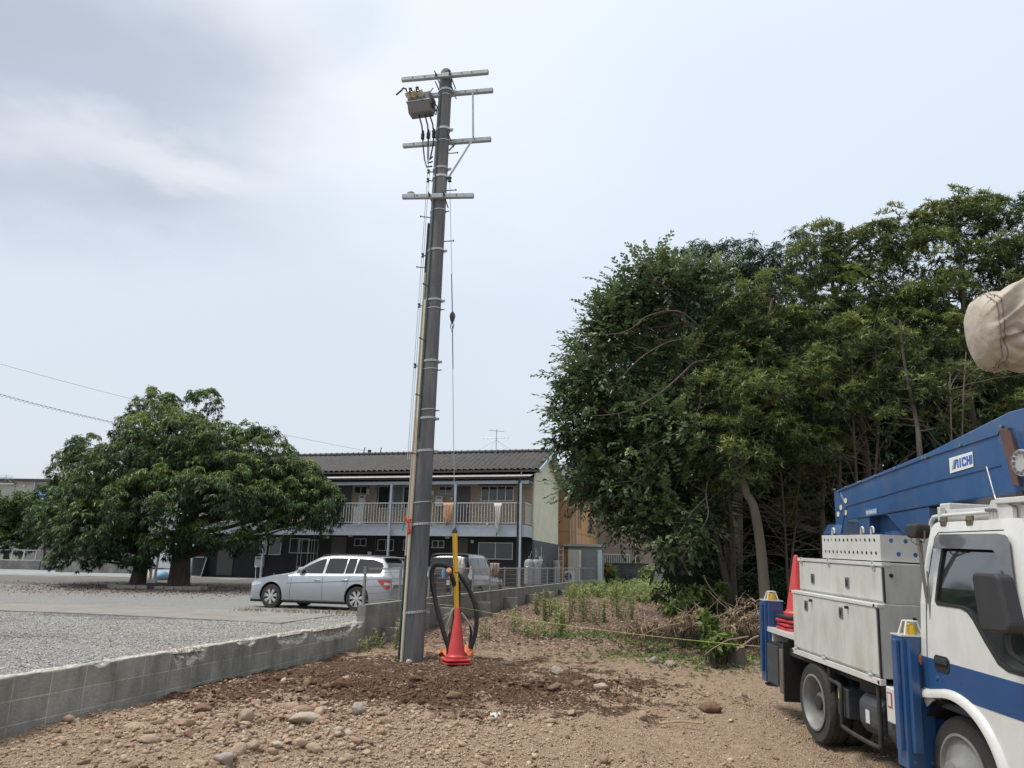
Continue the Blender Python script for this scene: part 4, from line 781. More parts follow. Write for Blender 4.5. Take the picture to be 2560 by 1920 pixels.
# ------------------------------------------------------------------ far left
Z6 = lambda X, Y: (X / 4.607, 1100 + Y / 4.607)
M_CRW = mat('cream_render', (.42, .405, .36), .85, var=.06); M_BROOF = mat('blue_roof', (.13, .36, .60), .45, var=.1)
p0 = at(-60, 1300, 60); cbd = empty('cream_building', (p0.x, p0.y, 1.2), -.06, 'cream flat roofed building at the left edge with shuttered window', 'building')
ztop = at(60, 1204, 60).z - 1.2; L0 = (at(330, 1300, 60) - p0).x
mb = MB(); mb.bb(0, L0, 0, 8, -.5, ztop); mb.build('wall', M_CRW, cbd); mb = MB(); mb.bb(-.2, L0 + .2, -.35, 8.2, ztop, ztop + .18); mb.build('roof', M_DKBR, cbd)
def cx(X): return (at(X / 4.607, 1250, 60) - p0).x
def cz(Y): return at(50, 1100 + Y / 4.607, 60).z - 1.2
mb = MB(); mb.bb(cx(45), cx(165), -.06, -.003, cz(625), cz(520)); mb.build('shutter', M_PIPE, cbd); mb = MB(); mb.bb(cx(0) - 1, cx(170), -.3, -.003, cz(520), cz(505)); mb.build('shutter_box', M_ALU, cbd)
mb = MB(); mb.bb(cx(272), cx(290), -.15, -.003, cz(540), cz(520)); mb.build('vent', M_WHITE, cbd); mb = MB(); mb.tube([(cx(402), -.08, 0), (cx(402), -.08, ztop)], .06, 6); mb.build('downpipe', M_ALU, cbd)
mb = MB(); mb.bb(cx(420), cx(640), -.02, -.003, cz(680), cz(515)); mb.build('loggia', M_DOOR, cbd)
mb = MB(); mb.bb(cx(290), cx(400), -.02, -.003, cz(1020), cz(980)); mb.build('window', M_GLASSB, cbd)
p1_ = at(55, 1300, 56); bl = empty('blue_roofed_shed', (p1_.x, p1_.y, 1.2), -.04, 'low pale shed with bright blue corrugated lean-to roof beside the big tree', 'shed')
def bz(Y): return at(90, 1100 + Y / 4.607, 56).z - 1.2
mb = MB(); mb.bb(0, 4.2, .3, 2.6, -.3, bz(705)); mb.build('wall', M_CRW, bl)
mb = MB(); nn = 60; vs = []
for k in range(nn + 1):
    x = -.15 + 4.6 * k / nn; c = .02 * (1 if k % 2 else -1); vs += [(x, 0, bz(632) + c), (x, 2.4, bz(598) + .5 + c)]
mb.add(vs, [(2 * k, 2 * k + 2, 2 * k + 3, 2 * k + 1) for k in range(nn)]); vs = []
for k in range(nn + 1):
    x = .35 + 4.2 * k / nn; c = .02 * (1 if k % 2 else -1); vs += [(x, -.9, bz(692) + c), (x, .1, bz(668) + c)]
mb.add(vs, [(2 * k, 2 * k + 2, 2 * k + 3, 2 * k + 1) for k in range(nn)]); mb.build('roof', M_BROOF, bl); mb = MB(); mb.bb(-.1, 4.3, -.06, .0, bz(655), bz(640)); mb.bb(.3, 4.3, -.95, -.88, bz(715), bz(697)); mb.build('gutter', M_DKBR, bl)
# pale low building right of it, seen under the big tree
p0 = at(168, 1380, 62); e = empty('white_shed', (p0.x, p0.y, 1.1), 0, 'white low shed glimpsed under the big tree behind the block wall', 'shed'); mb = MB(); mb.bb(0, 7, 0, 4, 0, 2.1); mb.build('wall', mat('bright_wall', (.7, .72, .72), .7), e); mb = MB(); mb.bb(-.2, 7.2, -.3, 4.2, 2.1, 2.2); mb.build('roof', M_PIPE, e)
mb = MB(); mb.bb(.6, .75, -.05, -.003, 0, 2.1); mb.build('post', M_ALU, e)
# block wall, dark block, fences
p0 = at(139, 1420, 44); p1 = at(352, 1420, 44.5); bw = empty('block_wall', (p0.x, p0.y, 0), math.atan2(p1.y - p0.y, p1.x - p0.x), 'old four course block wall behind the big tree on the left', 'block wall'); ln = (p1 - p0).length
zt = at(240, 1394, 44).z; mb = MB(); mb.bb(0, ln, 0, .15, .4, zt); mb.build('wall', M_BLK2, bw); mb = MB(); mb.bb(-.02, ln, -.01, .16, zt, zt + .03); mb.build('coping', M_BLK2, bw)
p0 = at(101, 1420, 50); p1 = at(140, 1420, 50); bw = empty('block_wall', (p0.x, p0.y, 0), 0, 'short dark mossy block wall at the end of the white railing', 'block wall'); zt = at(120, 1381, 50).z; mb = MB(); mb.bb(0, (p1 - p0).x, 0, .15, .4, zt); mb.build('wall', M_BLK, bw)
p0 = at(-80, 1400, 50); p1 = at(101, 1400, 50); ln = (p1 - p0).length; fw = empty('low_railing', (p0.x, p0.y, 0), 0, 'white railing on a low concrete wall at the left edge', 'railing'); za = at(50, 1374, 50).z; zb_ = at(50, 1401, 50).z; zc = at(50, 1420, 50).z
mb = MB(); mb.bb(0, ln, 0, .15, zc - .6, zb_ - .03); mb.build('base_wall', M_CONC, fw); mb = MB(); mb.bb(0, ln, .05, .10, za - .05, za); mb.bb(0, ln, .05, .10, zb_, zb_ + .05); mb.build('rail', M_WHITE, fw)
for k in range(6): x = ln * (k + .5) / 6; mb = MB(); mb.bb(x - .03, x + .03, .04, .11, zb_, za); mb.build('post', M_WHITE, fw)
mb = MB(); 
for k in range(9): z = zb_ + (za - zb_) * (k + 1) / 10; mb.tube([(0, .08, z), (ln, .08, z)], .006, 3)
mb.build('mesh_panel', M_WIRE, fw)
p0 = at(-80, 1360, 54); p1 = at(118, 1360, 54); ln = (p1 - p0).length; fw = empty('wire_fence', (p0.x, p0.y, 0), 0, 'rusty brown wire fence under the leafy shrub at the left edge', 'fence'); za = at(50, 1338, 54).z; zb_ = at(50, 1373, 54).z
mb = MB(); mb.bb(0, ln, 0, .06, za - .06, za); 
for k in range(8): z = zb_ + (za - zb_) * k / 8; mb.tube([(0, .03, z), (ln, .03, z)], .006, 3)
mb.build('mesh_panel', M_PIPE, fw)
for k in range(5): x = ln * (k + .4) / 5; mb = MB(); mb.bb(x - .04, x + .04, -.02, .08, zb_ - .8, za + .05); mb.build('post', mat('rust_brown', (.14, .08, .06), .8) if k == 0 else bpy.data.materials['rust_brown'], fw)
# overhead wires
M_LINE = mat('overhead_wire', (.06, .065, .07), .6)
def sag(a, b, s, n=30): return [a.lerp(b, k / n) - Vector((0, 0, s * 4 * (k / n) * (1 - k / n))) for k in range(n + 1)]
def wire(p, q, s, r, name, label, spiral=0):
    mb = MB(); P_ = sag(p, q, s); mb.tube(P_, r, 5)
    o = mb.build('cable', M_LINE, None); o.name = name
    if spiral:
        e = o; mb = MB(); n = 700; P2 = []
        for k in range(n + 1):
            t = k / n; c = p.lerp(q, t) - Vector((0, 0, s * 4 * t * (1 - t))); P2.append(c + Vector((0, 0, -.07 + .055 * cos(t * 2 * pi * spiral))))
        mb.tube(P2, r * .8, 4); mb.build('spiral_hanger', M_LINE, e)
    return tag(o, label, 'wire', None)
wire(at(-60, 893, 45), at(925, 1129, 60), .35, .010, 'overhead_wire', 'upper thin overhead wire crossing the sky behind the left tree')
wire(at(-60, 968, 45), at(560, 1105, 52), .3, .013, 'overhead_wire', 'lower wavy lashed overhead cable running into the left tree', spiral=58)
# ------------------------------------------------------------------ utility pole
M_POLE = mat('pole_concrete', (.104, .107, .114), .8, var=.28, scale=5, bump=.25, bscale=90, stretch=(1, 1, .12), dirt=(.24, .235, .23), dscale=6, damt=.65)
M_GALV = mat('galvanised', (.40, .44, .45), .45, metal=.35, var=.12, scale=12)
M_ZINC = mat('zinc_strap', (.48, .50, .50), .4, metal=.4, var=.08); M_DIRON = mat('dark_iron', (.07, .07, .075), .5, metal=.3)
M_CONDUIT = mat('beige_conduit', (.46, .43, .33), .55, var=.06); M_CABLE = mat('cable_black', (.022, .024, .024), .45); M_CABG = mat('cable_green', (.03, .055, .05), .45); M_TRBOX = mat('switch_box', (.17, .175, .18), .5, metal=.1, var=.1, dirt=(.30, .13, .10), dscale=2.5, damt=.3); M_CREAMP = mat('cream_porcelain', (.48, .44, .36), .35)
PA = at(1029, 1652, 12.0); PA.z = .1; PT = at(1116, 178, 12.0)
pole = empty('utility_pole', (PA.x, PA.y, .2), 0, 'tall leaning concrete utility pole with crossarms and switch box', 'utility pole')
OFF = pole.location.copy()
def pr(z): return .178 - (z - .2) * (.178 - .116) / (PT.z - .2)
def pc(z): t = (z - PA.z) / (PT.z - PA.z); return PA.lerp(PT, t)
def pzz(py, dy=0): # height on the pole for a picture row
    lo, hi = 0.0, 12.0
    for _ in range(40):
        m_ = (lo + hi) / 2; c = pc(m_); v = at(1280, py, 1)  # row test by projection
        q = c - Vector((0, 0, EYE)); f = q.y * cos(PITCH) + q.z * sin(PITCH); u = (-q.y * sin(PITCH) + q.z * cos(PITCH)) / f; x = q.x / f
        Y_ = 960 - F * (-x * sin(ROLL) + u * cos(ROLL))
        if Y_ > py: lo = m_
        else: hi = m_
    return lo
PM = lambda: MB(OFF)
zs = [-.2] + list(np.linspace(.2, PT.z - .12, 24)) + [PT.z - .05, PT.z - .01, PT.z + .01]
mb = PM(); mb.tube([pc(z) for z in zs], [pr(z) if z < PT.z - .1 else pr(z) * (1 - ((z - PT.z + .12) / .16) ** 2 * .5) for z in zs], 32); mb.build('pole', M_POLE, pole, smooth=True)
AX = Vector((cos(rad(15)), -sin(rad(15)), 0)); AN = Vector((-sin(rad(15)), -cos(rad(15)), 0))    # along the arms, towards the viewer
def arm(py, l, r_, front, yaw=9.5):
    AX = Vector((cos(rad(yaw)), -sin(rad(yaw)), 0)); AN = Vector((-sin(rad(yaw)), -cos(rad(yaw)), 0))
    z = pzz(py); c = pc(z) + AN * ((pr(z) + .045) * (1 if front else -1)); mb = PM(); mb.bar(c - AX * l, c + AX * r_, .078, .078, up=(0, 0, 1))
    # open ends
    o = mb.build('crossarm', M_GALV, pole, bevel=.006); mb = PM()
    for t in (-l + .22, -.35, .35, r_ - .3): mb.cyl(c + AX * t + AN * .041, c + AX * t + AN * .047, .012, n=8)
    for t in (-l, r_): mb.box(c + AX * t, (.004, .062, .062), rz=-rad(yaw))
    mb.build('bolt_hole', M_DIRON, o)
    mb = PM()
    for s in (-.13, .13): mb.tube([c + AX * s - AN * (2 * pr(z) + .16) * (1 if front else -1), c + AX * s + AN * (.16 if front else -.16)], .011, 6); mb.box(c + AX * s + AN * (.05 if front else -.05), (.03, .03, .05), rz=-rad(15))
    mb.build('clamp_bolt', M_DIRON, pole); return c, z
c1, z1 = arm(204, .80, .84, True); c2, z2 = arm(222, .76, .87, False); c3, z3 = arm(344, .80, .87, False); c4, z4 = arm(503, .62, .65, True, 4)
mb = PM(); mb.tube([c2 + AX * .5 - AN * .0 + Vector((0, 0, -.03)), c3 + AX * .55 + Vector((0, 0, .04))], .018, 8); mb.build('brace', M_GALV, pole)
zb5 = pzz(449); mb = PM(); mb.tube([c3 + AX * .52 + Vector((0, 0, -.04)) + AN * .0, pc(zb5) + AX * (pr(zb5) + .02)], .018, 8); mb.build('brace', M_GALV, pole)
mb = PM(); a = c3 - AX * .02; 
def strap(py, thick=.014, h=.03, m_=None, holes=False, name='strap', tilt=.02):
    z = pzz(py); c = pc(z); r = pr(z) + .004; n_ = 28; mb = PM()
    ring = [c + Vector((r * cos(2 * pi * k / n_), r * sin(2 * pi * k / n_), tilt * cos(2 * pi * k / n_))) for k in range(n_)]; ring2 = [c + Vector(((r + thick * .5) * cos(2 * pi * k / n_), (r + thick * .5) * sin(2 * pi * k / n_), tilt * cos(2 * pi * k / n_))) for k in range(n_)]
    vs = []
    for k in range(n_): vs += [ring2[k] + Vector((0, 0, h / 2)), ring2[k] - Vector((0, 0, h / 2)), ring[k] + Vector((0, 0, h / 2)), ring[k] - Vector((0, 0, h / 2))]
    fs = []
    for k in range(n_): a = 4 * k; b = 4 * ((k + 1) % n_); fs += [(a, b, b + 1, a + 1), (a + 2, b + 2, b, a), (a + 1, b + 1, b + 3, a + 3)]
    mb.add(vs, fs)
    mb.box(c + Vector((r + .03, -.03, 0)), (.07, .02, h * 1.2), rz=-.5); o = mb.build(name, m_ or M_ZINC, pole)
    if holes:
        mb = PM()
        for k in range(13): an = pi + (k + .5) / 13 * pi; mb.cyl(c + Vector(((r + thick * .5) * cos(an), (r + thick * .5) * sin(an), tilt * cos(an))), c + Vector(((r + thick * .5 + .004) * cos(an), (r + thick * .5 + .004) * sin(an), tilt * cos(an))), .007, n=6)
        mb.build('strap_hole', M_DIRON, o)
for py, t_, h_, ho in ((230, .015, .04, 0), (243, .008, .012, 0), (327, .015, .045, 0), (357, .012, .014, 0), (425, .014, .035, 1), (446, .015, .045, 0), (530, .012, .014, 0), (629, .014, .035, 1), (754, .014, .035, 1), (775, .01, .014, 0), (906, .014, .035, 1), (926, .01, .014, 0), (1027, .01, .014, 0), (1048, .014, .035, 1), (1129, .014, .035, 1), (1257, .01, .014, 0), (1311, .014, .035, 1), (1529, .014, .035, 1)): strap(py, t_, h_, holes=bool(ho))
# climbing steps
for py, sd in ((385, 1), (478, 1), (546, -1), (605, 1), (672, -1), (725, 0), (858, 0), (996, 0), (1140, 0)):
    z = pzz(py); c = pc(z); d_ = Vector((sd, -.12, .04)) if sd else Vector((-.45, -.9, .0)); d_.normalize(); mb = PM(); mb.tube([c + d_ * pr(z) * .9, c + d_ * (pr(z) + .17)], .009, 6); mb.tube([c + d_ * (pr(z) + .165), c + d_ * (pr(z) + .18)], .018, 8); mb.build('step_bolt', M_DIRON, pole)
# cable guard and cables on the left of the pole
def along(z0, z1, ox, oy, n=16): return [pc(z) + Vector((-(pr(z) + ox) * cos(oy), -(pr(z) + ox) * sin(oy), 0)) for z in np.linspace(z0, z1, n)]
def channel(z0, z1, off, an, wd, dp, name):
    P_ = along(z0, z1, off, an); mb = PM(); d1 = Vector((-cos(an), -sin(an), 0)); d2 = Vector((sin(an), -cos(an), 0)); vs = []
    for p in P_: vs += [p + d2 * wd / 2 - d1 * dp, p + d2 * wd / 2 + d1 * dp, p - d2 * wd / 2 + d1 * dp, p - d2 * wd / 2 - d1 * dp]
    fs = [(4 * i + k, 4 * i + (k + 1) % 4, 4 * i + 4 + (k + 1) % 4, 4 * i + 4 + k) for i in range(len(P_) - 1) for k in range(4)] + [(0, 1, 2, 3), tuple(4 * (len(P_) - 1) + k for k in range(4))]
    mb.add(vs, fs); mb.build(name, M_CONDUIT, pole, bevel=.004)
channel(pzz(1390), pzz(685), .022, rad(16), .046, .016, 'cable_cover'); channel(.05, pzz(755), .016, rad(44), .048, .014, 'cable_cover')
mb = PM(); mb.tube(along(pzz(1100), pzz(240), .012, rad(60), 30), .013, 8); mb.tube(along(.0, pzz(560), .02, rad(5), 30), .02, 8); mb.build('cable', M_CABG, pole, smooth=True)
mb = PM()
for off, an, top in ((.10, .1, 330), (.07, .25, 430)): mb.tube(along(pzz(1150), pzz(top), off, an, 12), .005, 4)
mb.build('thin_wire', M_ZINC, pole)
mb = PM(); mb.tube(along(pzz(1300), pzz(1050), .045, rad(50), 14), .0035, 5); mb.build('red_cord', mat('red_cord', (.55, .06, .05), .7), pole)
z = pzz(1300); c = pc(z) + Vector((-pr(z) - .02, -.16, 0)); mb = PM()
for k in range(5): mb.tube([c + Vector((.03 * cos(k * 2.1), 0, .0)), c + Vector((.07 * cos(k * 2.1), -.02, .05 * sin(k * 1.7))), c + Vector((.02 * sin(k), -.03, -.05))], .012, 5)
mb.tube([c + Vector((.03, -.02, -.05)), c + Vector((.05, -.02, -.2)), c + Vector((.03, -.02, -.24))], [.012, .035, .01], 6); mb.build('red_ribbon', bpy.data.materials['red_cord'], pole, smooth=True)
mb = PM(); mb.tube([c + Vector((-.04, -.01, -.02)), c + Vector((-.06, -.02, -.18))], .014, 5); mb.build('green_ribbon', mat('green_ribbon', (.02, .25, .12), .7), pole)
# pin insulator bits on the wire side
for py in (433, 455, 642, 767, 917): z = pzz(py); mb = PM(); p = pc(z) + Vector((-(pr(z) + .08), -.05, 0)); mb.lathe(p, [(.01, -.04), (.03, -.03), (.015, 0), (.03, .03), (.01, .04)], n=10); mb.tube([pc(z) + Vector((-pr(z), -.03, 0)), p], .01, 5); mb.build('spool_insulator', M_DIRON, pole, smooth=True)
z = pzz(452); mb = PM(); p = pc(z) + Vector(((pr(z) + .05), -.05, 0)); mb.lathe(p, [(.01, -.05), (.04, -.035), (.02, 0), (.04, .035), (.01, .05)], n=10); mb.build('spool_insulator', M_DIRON, pole, smooth=True); GUYTOP = p.copy()
mb = PM(); p = c4 - AX * .50 + Vector((0, 0, .05)); mb.lathe(p, [(.03, 0), (.075, .02), (.08, .045), (.04, .05), (.07, .07), (.05, .09)], n=14); mb.build('arm_insulator', M_GALV, pole, smooth=True)
mb = PM(); zt_ = pzz(380); p = pc(zt_) + Vector((pr(zt_) + .01, -.05, 0)); mb.tube([p, p + Vector((.12, -.05, .12))], .014, 6); mb.build('step_bolt', M_DIRON, pole)
# pole mounted switch
bc = c2 - AX * .40 + AN * .26 + Vector((0, 0, -.36)); R3 = Matrix.Rotation(-rad(15), 3, 'Z')
def BB(x, y, z): return bc + R3 @ Vector((x, y, z)) * .82
mb = PM(); hw = .26
prof = [(-.2, .22), (.2, .22), (.22, .18), (.22, -.05), (.12, -.24), (-.12, -.24), (-.22, -.05), (-.22, .18)]
n_ = len(prof); vs = [BB(sx * hw, y, z) for sx in (-1, 1) for y, z in prof]; mb.add(vs, [tuple(range(n_)), tuple(range(2 * n_ - 1, n_ - 1, -1))] + [(i, (i + 1) % n_, n_ + (i + 1) % n_, n_ + i) for i in range(n_)])
sw = mb.build('switch_box', M_TRBOX, pole, bevel=.015)
mb = PM(); vs = [BB(sx * (hw + .02), y, z) for sx in (-1, 1) for y, z in ((-.24, .0), (.24, .0), (.24, -.03), (-.24, -.03))]; mb.add(vs, [(0, 1, 2, 3), (4, 5, 6, 7), (0, 1, 5, 4), (1, 2, 6, 5), (2, 3, 7, 6), (3, 0, 4, 7)]); mb.build('flange', M_GALV, sw)
for k, x in enumerate((-.2, -.08, .08)):
    mb = PM(); a0 = BB(x, -.2, .1); a1 = BB(x - .02, -.36, .16); mb.tube([a0, a0.lerp(a1, .25), a0.lerp(a1, .3), a0.lerp(a1, .6), a0.lerp(a1, .62), a1], [.05, .05, .065, .05, .062, .045], 14); mb.build('bushing', M_CREAMP, sw, smooth=True)
    mb = PM(); a2 = BB(x - .02, -.4, .19); mb.tube([a1, a2, BB(x - .08, -.42, .21), BB(x - .13, -.40, .17), BB(x - .26, -.38, .09)] if k == 0 else [a1, a2, BB(x - .05, -.42, .18), BB(x - .03, -.41, .06)], .017, 8); mb.build('lead_cable', M_CABLE, sw, smooth=True)
    # cables leaving underneath
    xx_ = (-.05, .09, .2)[k]; b0 = BB(xx_, 0, -.24); b1 = c3 + AN * .06 + AX * (-.42 + .11 * k) + Vector((0, 0, .16)); b2 = c3 + AN * .07 + AX * (-.40 + .10 * k) + Vector((0, 0, -.05)); zz_ = pzz(398 + 12 * (2 - k)); b4 = pc(zz_) + Vector((-pr(zz_) - .02, -.08, 0))
    mb = PM(); mb.tube([b0, b0.lerp(b1, .5) + Vector((.02, 0, 0)), b1, b2, b2.lerp(b4, .4) + Vector((-.03, 0, -.12)), b2.lerp(b4, .75) + Vector((-.05, 0, -.12)), b4], .014, 8); mb.tube([b1 + Vector((0, 0, .12)), b1 + Vector((0, 0, .03)), b1 + Vector((0, 0, -.06))], [.015, .036, .034], 10); mb.build('drop_cable', M_CABLE, pole, smooth=True)
mb = PM(); mb.tube([c2 - AX * .62 + Vector((0, 0, .18)), BB(-.2, .0, .22)], .012, 6); mb.tube([c2 - AX * .3 + Vector((0, 0, .18)), BB(.1, 0, .22)], .012, 6); mb.tube([BB(-.05, -.1, .3), BB(.12, -.24, -.05)], .01, 6); mb.tube([BB(.26, 0, .1), BB(.36, .05, -.05), BB(.34, .05, -.25), BB(.27, 0, -.2)], .012, 6); mb.build('hanger', M_DIRON, sw)
mb = PM(); mb.cyl(BB(.262, 0, .02), BB(.29, 0, .02), .08, n=16); mb.build('dial', M_DIRON, sw)

# ------------------------------------------------------------------ guy wire with yellow guard
gb = at(1146, 1645, 12.15); gb.z = float(gz(gb.x, gb.y, False)); gt = at(1137, 1325, 12.15)
guy = empty('guy_wire', gb, 0, 'thin steel guy wire dropping from the pole into a yellow guard tube', 'guy wire'); GM = lambda: MB(guy.location)
M_YEL = mat('guard_yellow', (.78, .43, .025), .45, var=.06, dirt=(.5, .27, .05), dscale=6, damt=.25)
ins = at(1131, 795, 12.1)
mb = GM(); mb.tube([gt, ins - Vector((0, 0, .1))], .006, 5); mb.tube([ins + Vector((0, 0, .1)), GUYTOP], .005, 5); mb.build('wire', M_GALV, guy)
mb = GM(); dn_ = (gt - ins).normalized(); up_ = (GUYTOP - ins).normalized(); mb.tube([ins + dn_ * .14, ins + dn_ * .9], .008, 5); mb.tube([ins + up_ * .1, ins + up_ * .8], .008, 5); mb.build('wire_grip', M_DIRON, guy)
mb = GM(); mb.lathe(ins, [(.01, -.10), (.03, -.06), (.05, .02), (.045, .07), (.02, .11)], n=14); mb.tube([ins + Vector((0, 0, -.06)), ins + Vector((.03, 0, -.14)), ins + Vector((0, 0, -.26)), ins + Vector((-.03, 0, -.14)), ins + Vector((0, 0, -.06))], .008, 5); mb.build('strain_insulator', M_DIRON, guy, smooth=True)
mb = GM(); mb.tube([gb - Vector((0, 0, .1)), gt - Vector((0, 0, .03))], .040, 20); mb.build('guard', M_YEL, guy, smooth=True)
mb = GM(); mb.tube([gt - Vector((0, 0, .05)), gt - Vector((0, 0, .015)), gt + Vector((0, 0, .01)), gt + Vector((0, 0, .04))], [.044, .042, .02, .012], 16); mb.build('cap', M_CABLE, guy, smooth=True)
mb = GM()
for f_ in (.28, .30, .66): p = gb.lerp(gt, f_); mb.tube([p, p + Vector((0, 0, .014))], .0415, 16)
mb.build('slot_band', M_CABLE, guy)
p = gb.lerp(gt, .59); mb = GM(); mb.tube([p + Vector((.047 * cos(a) - .02, .047 * sin(a), .02 * cos(a))) for a in np.linspace(0, 2 * pi, 16)] + [p + Vector((-.12, -.03, -.03))], .006, 5); mb.build('tie', M_CREAMP, guy)
# coil of corrugated pipe
ZP = lambda X, Y, Yd: at(960 + X / 2.676, 1080 + Y / 2.676, Yd)
def smoothp(P_, n=120):
    P_ = [Vector(p) for p in P_]; out = []; k = len(P_)
    for j in range(n + 1):
        t = j / n * (k - 1); i = min(int(t), k - 2); u = t - i; p0 = P_[max(i - 1, 0)]; p1 = P_[i]; p2 = P_[i + 1]; p3 = P_[min(i + 2, k - 1)]
        out.append(.5 * ((2 * p1) + (p2 - p0) * u + (2 * p0 - 5 * p1 + 4 * p2 - p3) * u * u + (3 * p1 - p0 - 3 * p2 + p3) * u ** 3))
    return out
M_HOSE = mat('black_corrugated', (.018, .019, .020), .38, var=.1, dirt=(.08, .07, .06), dscale=9, damt=.25)
coil = empty('corrugated_pipe', (gb.x, gb.y + .1, gb.z), 0, 'coiled black corrugated conduit leaning on the yellow guard tube', 'corrugated pipe'); HM = lambda: MB(coil.location)
def hose(P_, r, name='hose', n=420, corr=True):
    S_ = smoothp(P_, n); mb = HM(); mb.tube(S_, [r * (1.0 if (i // 2) % 2 else .86) for i in range(len(S_))] if corr else r, 12); return mb.build(name, M_HOSE, coil, smooth='all')
A_ = 12.05; B_ = 12.3
hose([ZP(438, 930, 11.9), ZP(460, 985, 12.0), ZP(478, 1080, B_), ZP(470, 1250, 12.35), ZP(435, 1400, 12.3), ZP(432, 1500, 12.2)], .036)
hose([ZP(437, 1455, 11.95), ZP(405, 1360, 11.95), ZP(365, 1220, 11.95), ZP(335, 1080, 12.0), ZP(318, 960, A_), ZP(340, 893, A_), ZP(395, 890, A_), ZP(470, 930, 12.25), ZP(530, 990, 12.3), ZP(585, 1090, B_), ZP(618, 1210, B_), ZP(612, 1340, B_), ZP(578, 1450, B_)], .039, n=560)
hose([ZP(570, 1440, 12.4), ZP(582, 1350, 12.4), ZP(570, 1280, 12.4), ZP(520, 1205, 12.35), ZP(470, 1240, 12.4), ZP(450, 1400, 12.4), ZP(460, 1500, 12.4)], .021, 'hose')
hose([ZP(500, 1000, 12.35), ZP(500, 1150, 12.35), ZP(480, 1300, 12.35), ZP(440, 1450, 12.3)], .03)
mb = HM(); a = ZP(438, 930, 11.9); mb.tube([a + Vector((.0, .01, -.01)), a + Vector((-.01, -.03, .02))], [.043, .040], 14); mb.build('end_plug', mat('bare_wood_end', (.50, .28, .17), .8, var=.2, scale=30), coil, smooth=True)
M_ROPE = mat('white_rope', (.60, .58, .50), .8)
mb = HM()
for P_ in ([ZP(395, 1255, 12.2), ZP(430, 1225, 12.1), ZP(468, 1180, 12.1)], [ZP(405, 1225, 12.2), ZP(440, 1210, 12.1), ZP(468, 1175, 12.1)], [ZP(468, 1175, 12.1), ZP(445, 1235, 12.2), ZP(415, 1340, 12.3)]): mb.tube(smoothp(P_, 12), .008, 5)
mb.tube(smoothp([ZP(460, 1185, 12.2), ZP(435, 1260, 12.2), ZP(420, 1330, 12.3), ZP(425, 1450, 12.3)], 14), .018, 8); mb.tube(smoothp([ZP(520, 1210, 12.3), ZP(575, 1290, 12.4), ZP(610, 1380, 12.4), ZP(618, 1455, 12.4)], 14), .018, 8); mb.build('pale_tube', M_ROPE, coil, smooth=True)
# orange sheet under it
mb = MB(); c = ZP(480, 1440, 12.4); c.z = gb.z; vs = [(x * .07 - .28, y * .06 - .03, .06 + .06 * sin(x * 2.3 + y * 1.7) + .02 * x * (y == 3)) for y in range(4) for x in range(9)]
mb.add(vs, [(j * 9 + i, j * 9 + i + 1, j * 9 + i + 10, j * 9 + i + 9) for j in range(3) for i in range(8)]); o = mb.build('plastic_sheet', mat('orange_sheet', (.55, .13, .04), .6), smooth=True); o.location = c; tag(o, 'crumpled orange plastic sheet on the ground under the coiled pipe', 'plastic sheet'); s = o.modifiers.new('t', 'SOLIDIFY'); s.thickness = .004
# traffic cones
M_CONE = mat('cone_red', (.50, .035, .035), .5, var=.10, scale=8, dirt=(.42, .10, .085), dscale=7, damt=.5)
def cone(name_label, loc, h=.72, full=True, cat='traffic cone', group=None, rz=.3, m=None):
    e = empty('traffic_cone', loc, rz, name_label, cat, group); m = m or M_CONE
    mb = MB(); a = .20; pts = [(-a, -a + .04), (-a + .04, -a), (a - .04, -a), (a, -a + .04), (a, a - .04), (a - .04, a), (-a + .04, a), (-a, a - .04)]; mb.prism(pts, 0, .028, axis='Z'); mb.build('base', m, e, bevel=.008)
    mb = MB(); pr_ = [(.155, .0285), (.155, .06), (.135, .075), (.125, .10), (.03, h - .03), (.022, h - .01), (.012, h)] ; mb.lathe((0, 0, 0), pr_, n=28); mb.build('cone', m, e, smooth=True); return e
cp = at(1140, 1652, 11.55); cz_ = float(gz(cp.x, cp.y, False)) + .04
cone('red traffic cone pulled over another, standing in front of the yellow guard tube', (cp.x, cp.y, cz_ + .045), .76, rz=.35)
cone('lowest red traffic cone, its base showing under the cone by the yellow tube', (cp.x, cp.y, cz_ + .0), .74, rz=.22)
# string line
sA = at(968, 1498, 13.6); sB = at(1900, 1616, 9.6); sM = at(1130, 1514, 12.4)
mb = MB(); mb.tube([sA] + sag(sM, sB, .06), .0021, 4); o = mb.build('string_line', mat('lime_string', (.50, .62, .12), .7)); tag(o, 'lime yellow string stretched low from the fence past the pole to the truck', 'string')
# scrap of paper, twigs
pz = lambda px, py, Y: (lambda p: Vector((p.x, p.y, float(gz(p.x, p.y)))))(at(px, py, Y))
mb = MB(); vs = [(.03 * x - .06, .03 * y - .04, .035 + .03 * sin(x * 2.7 + y * 4.1)) for y in range(4) for x in range(5)]; mb.add(vs, [(j * 5 + i, j * 5 + i + 1, j * 5 + i + 6, j * 5 + i + 5) for j in range(3) for i in range(4)]); o = mb.build('paper_scrap', M_WHITE); o.location = pz(1240, 1774, 8.4); tag(o, 'crumpled white paper scrap on the dark soil', 'litter')
mb = MB(); mb.tube([(-.22, 0, .03), (0, .02, .05), (.24, -.01, .04)], .011, 6); o = mb.build('stick', mat('dry_wood', (.40, .29, .19), .9, var=.3, scale=30)); p = at(1700, 1778, 8.3); o.location = pz(1700, 1778, 8.3); tag(o, 'thin dry stick lying left of the pointed brown rock', 'stick')

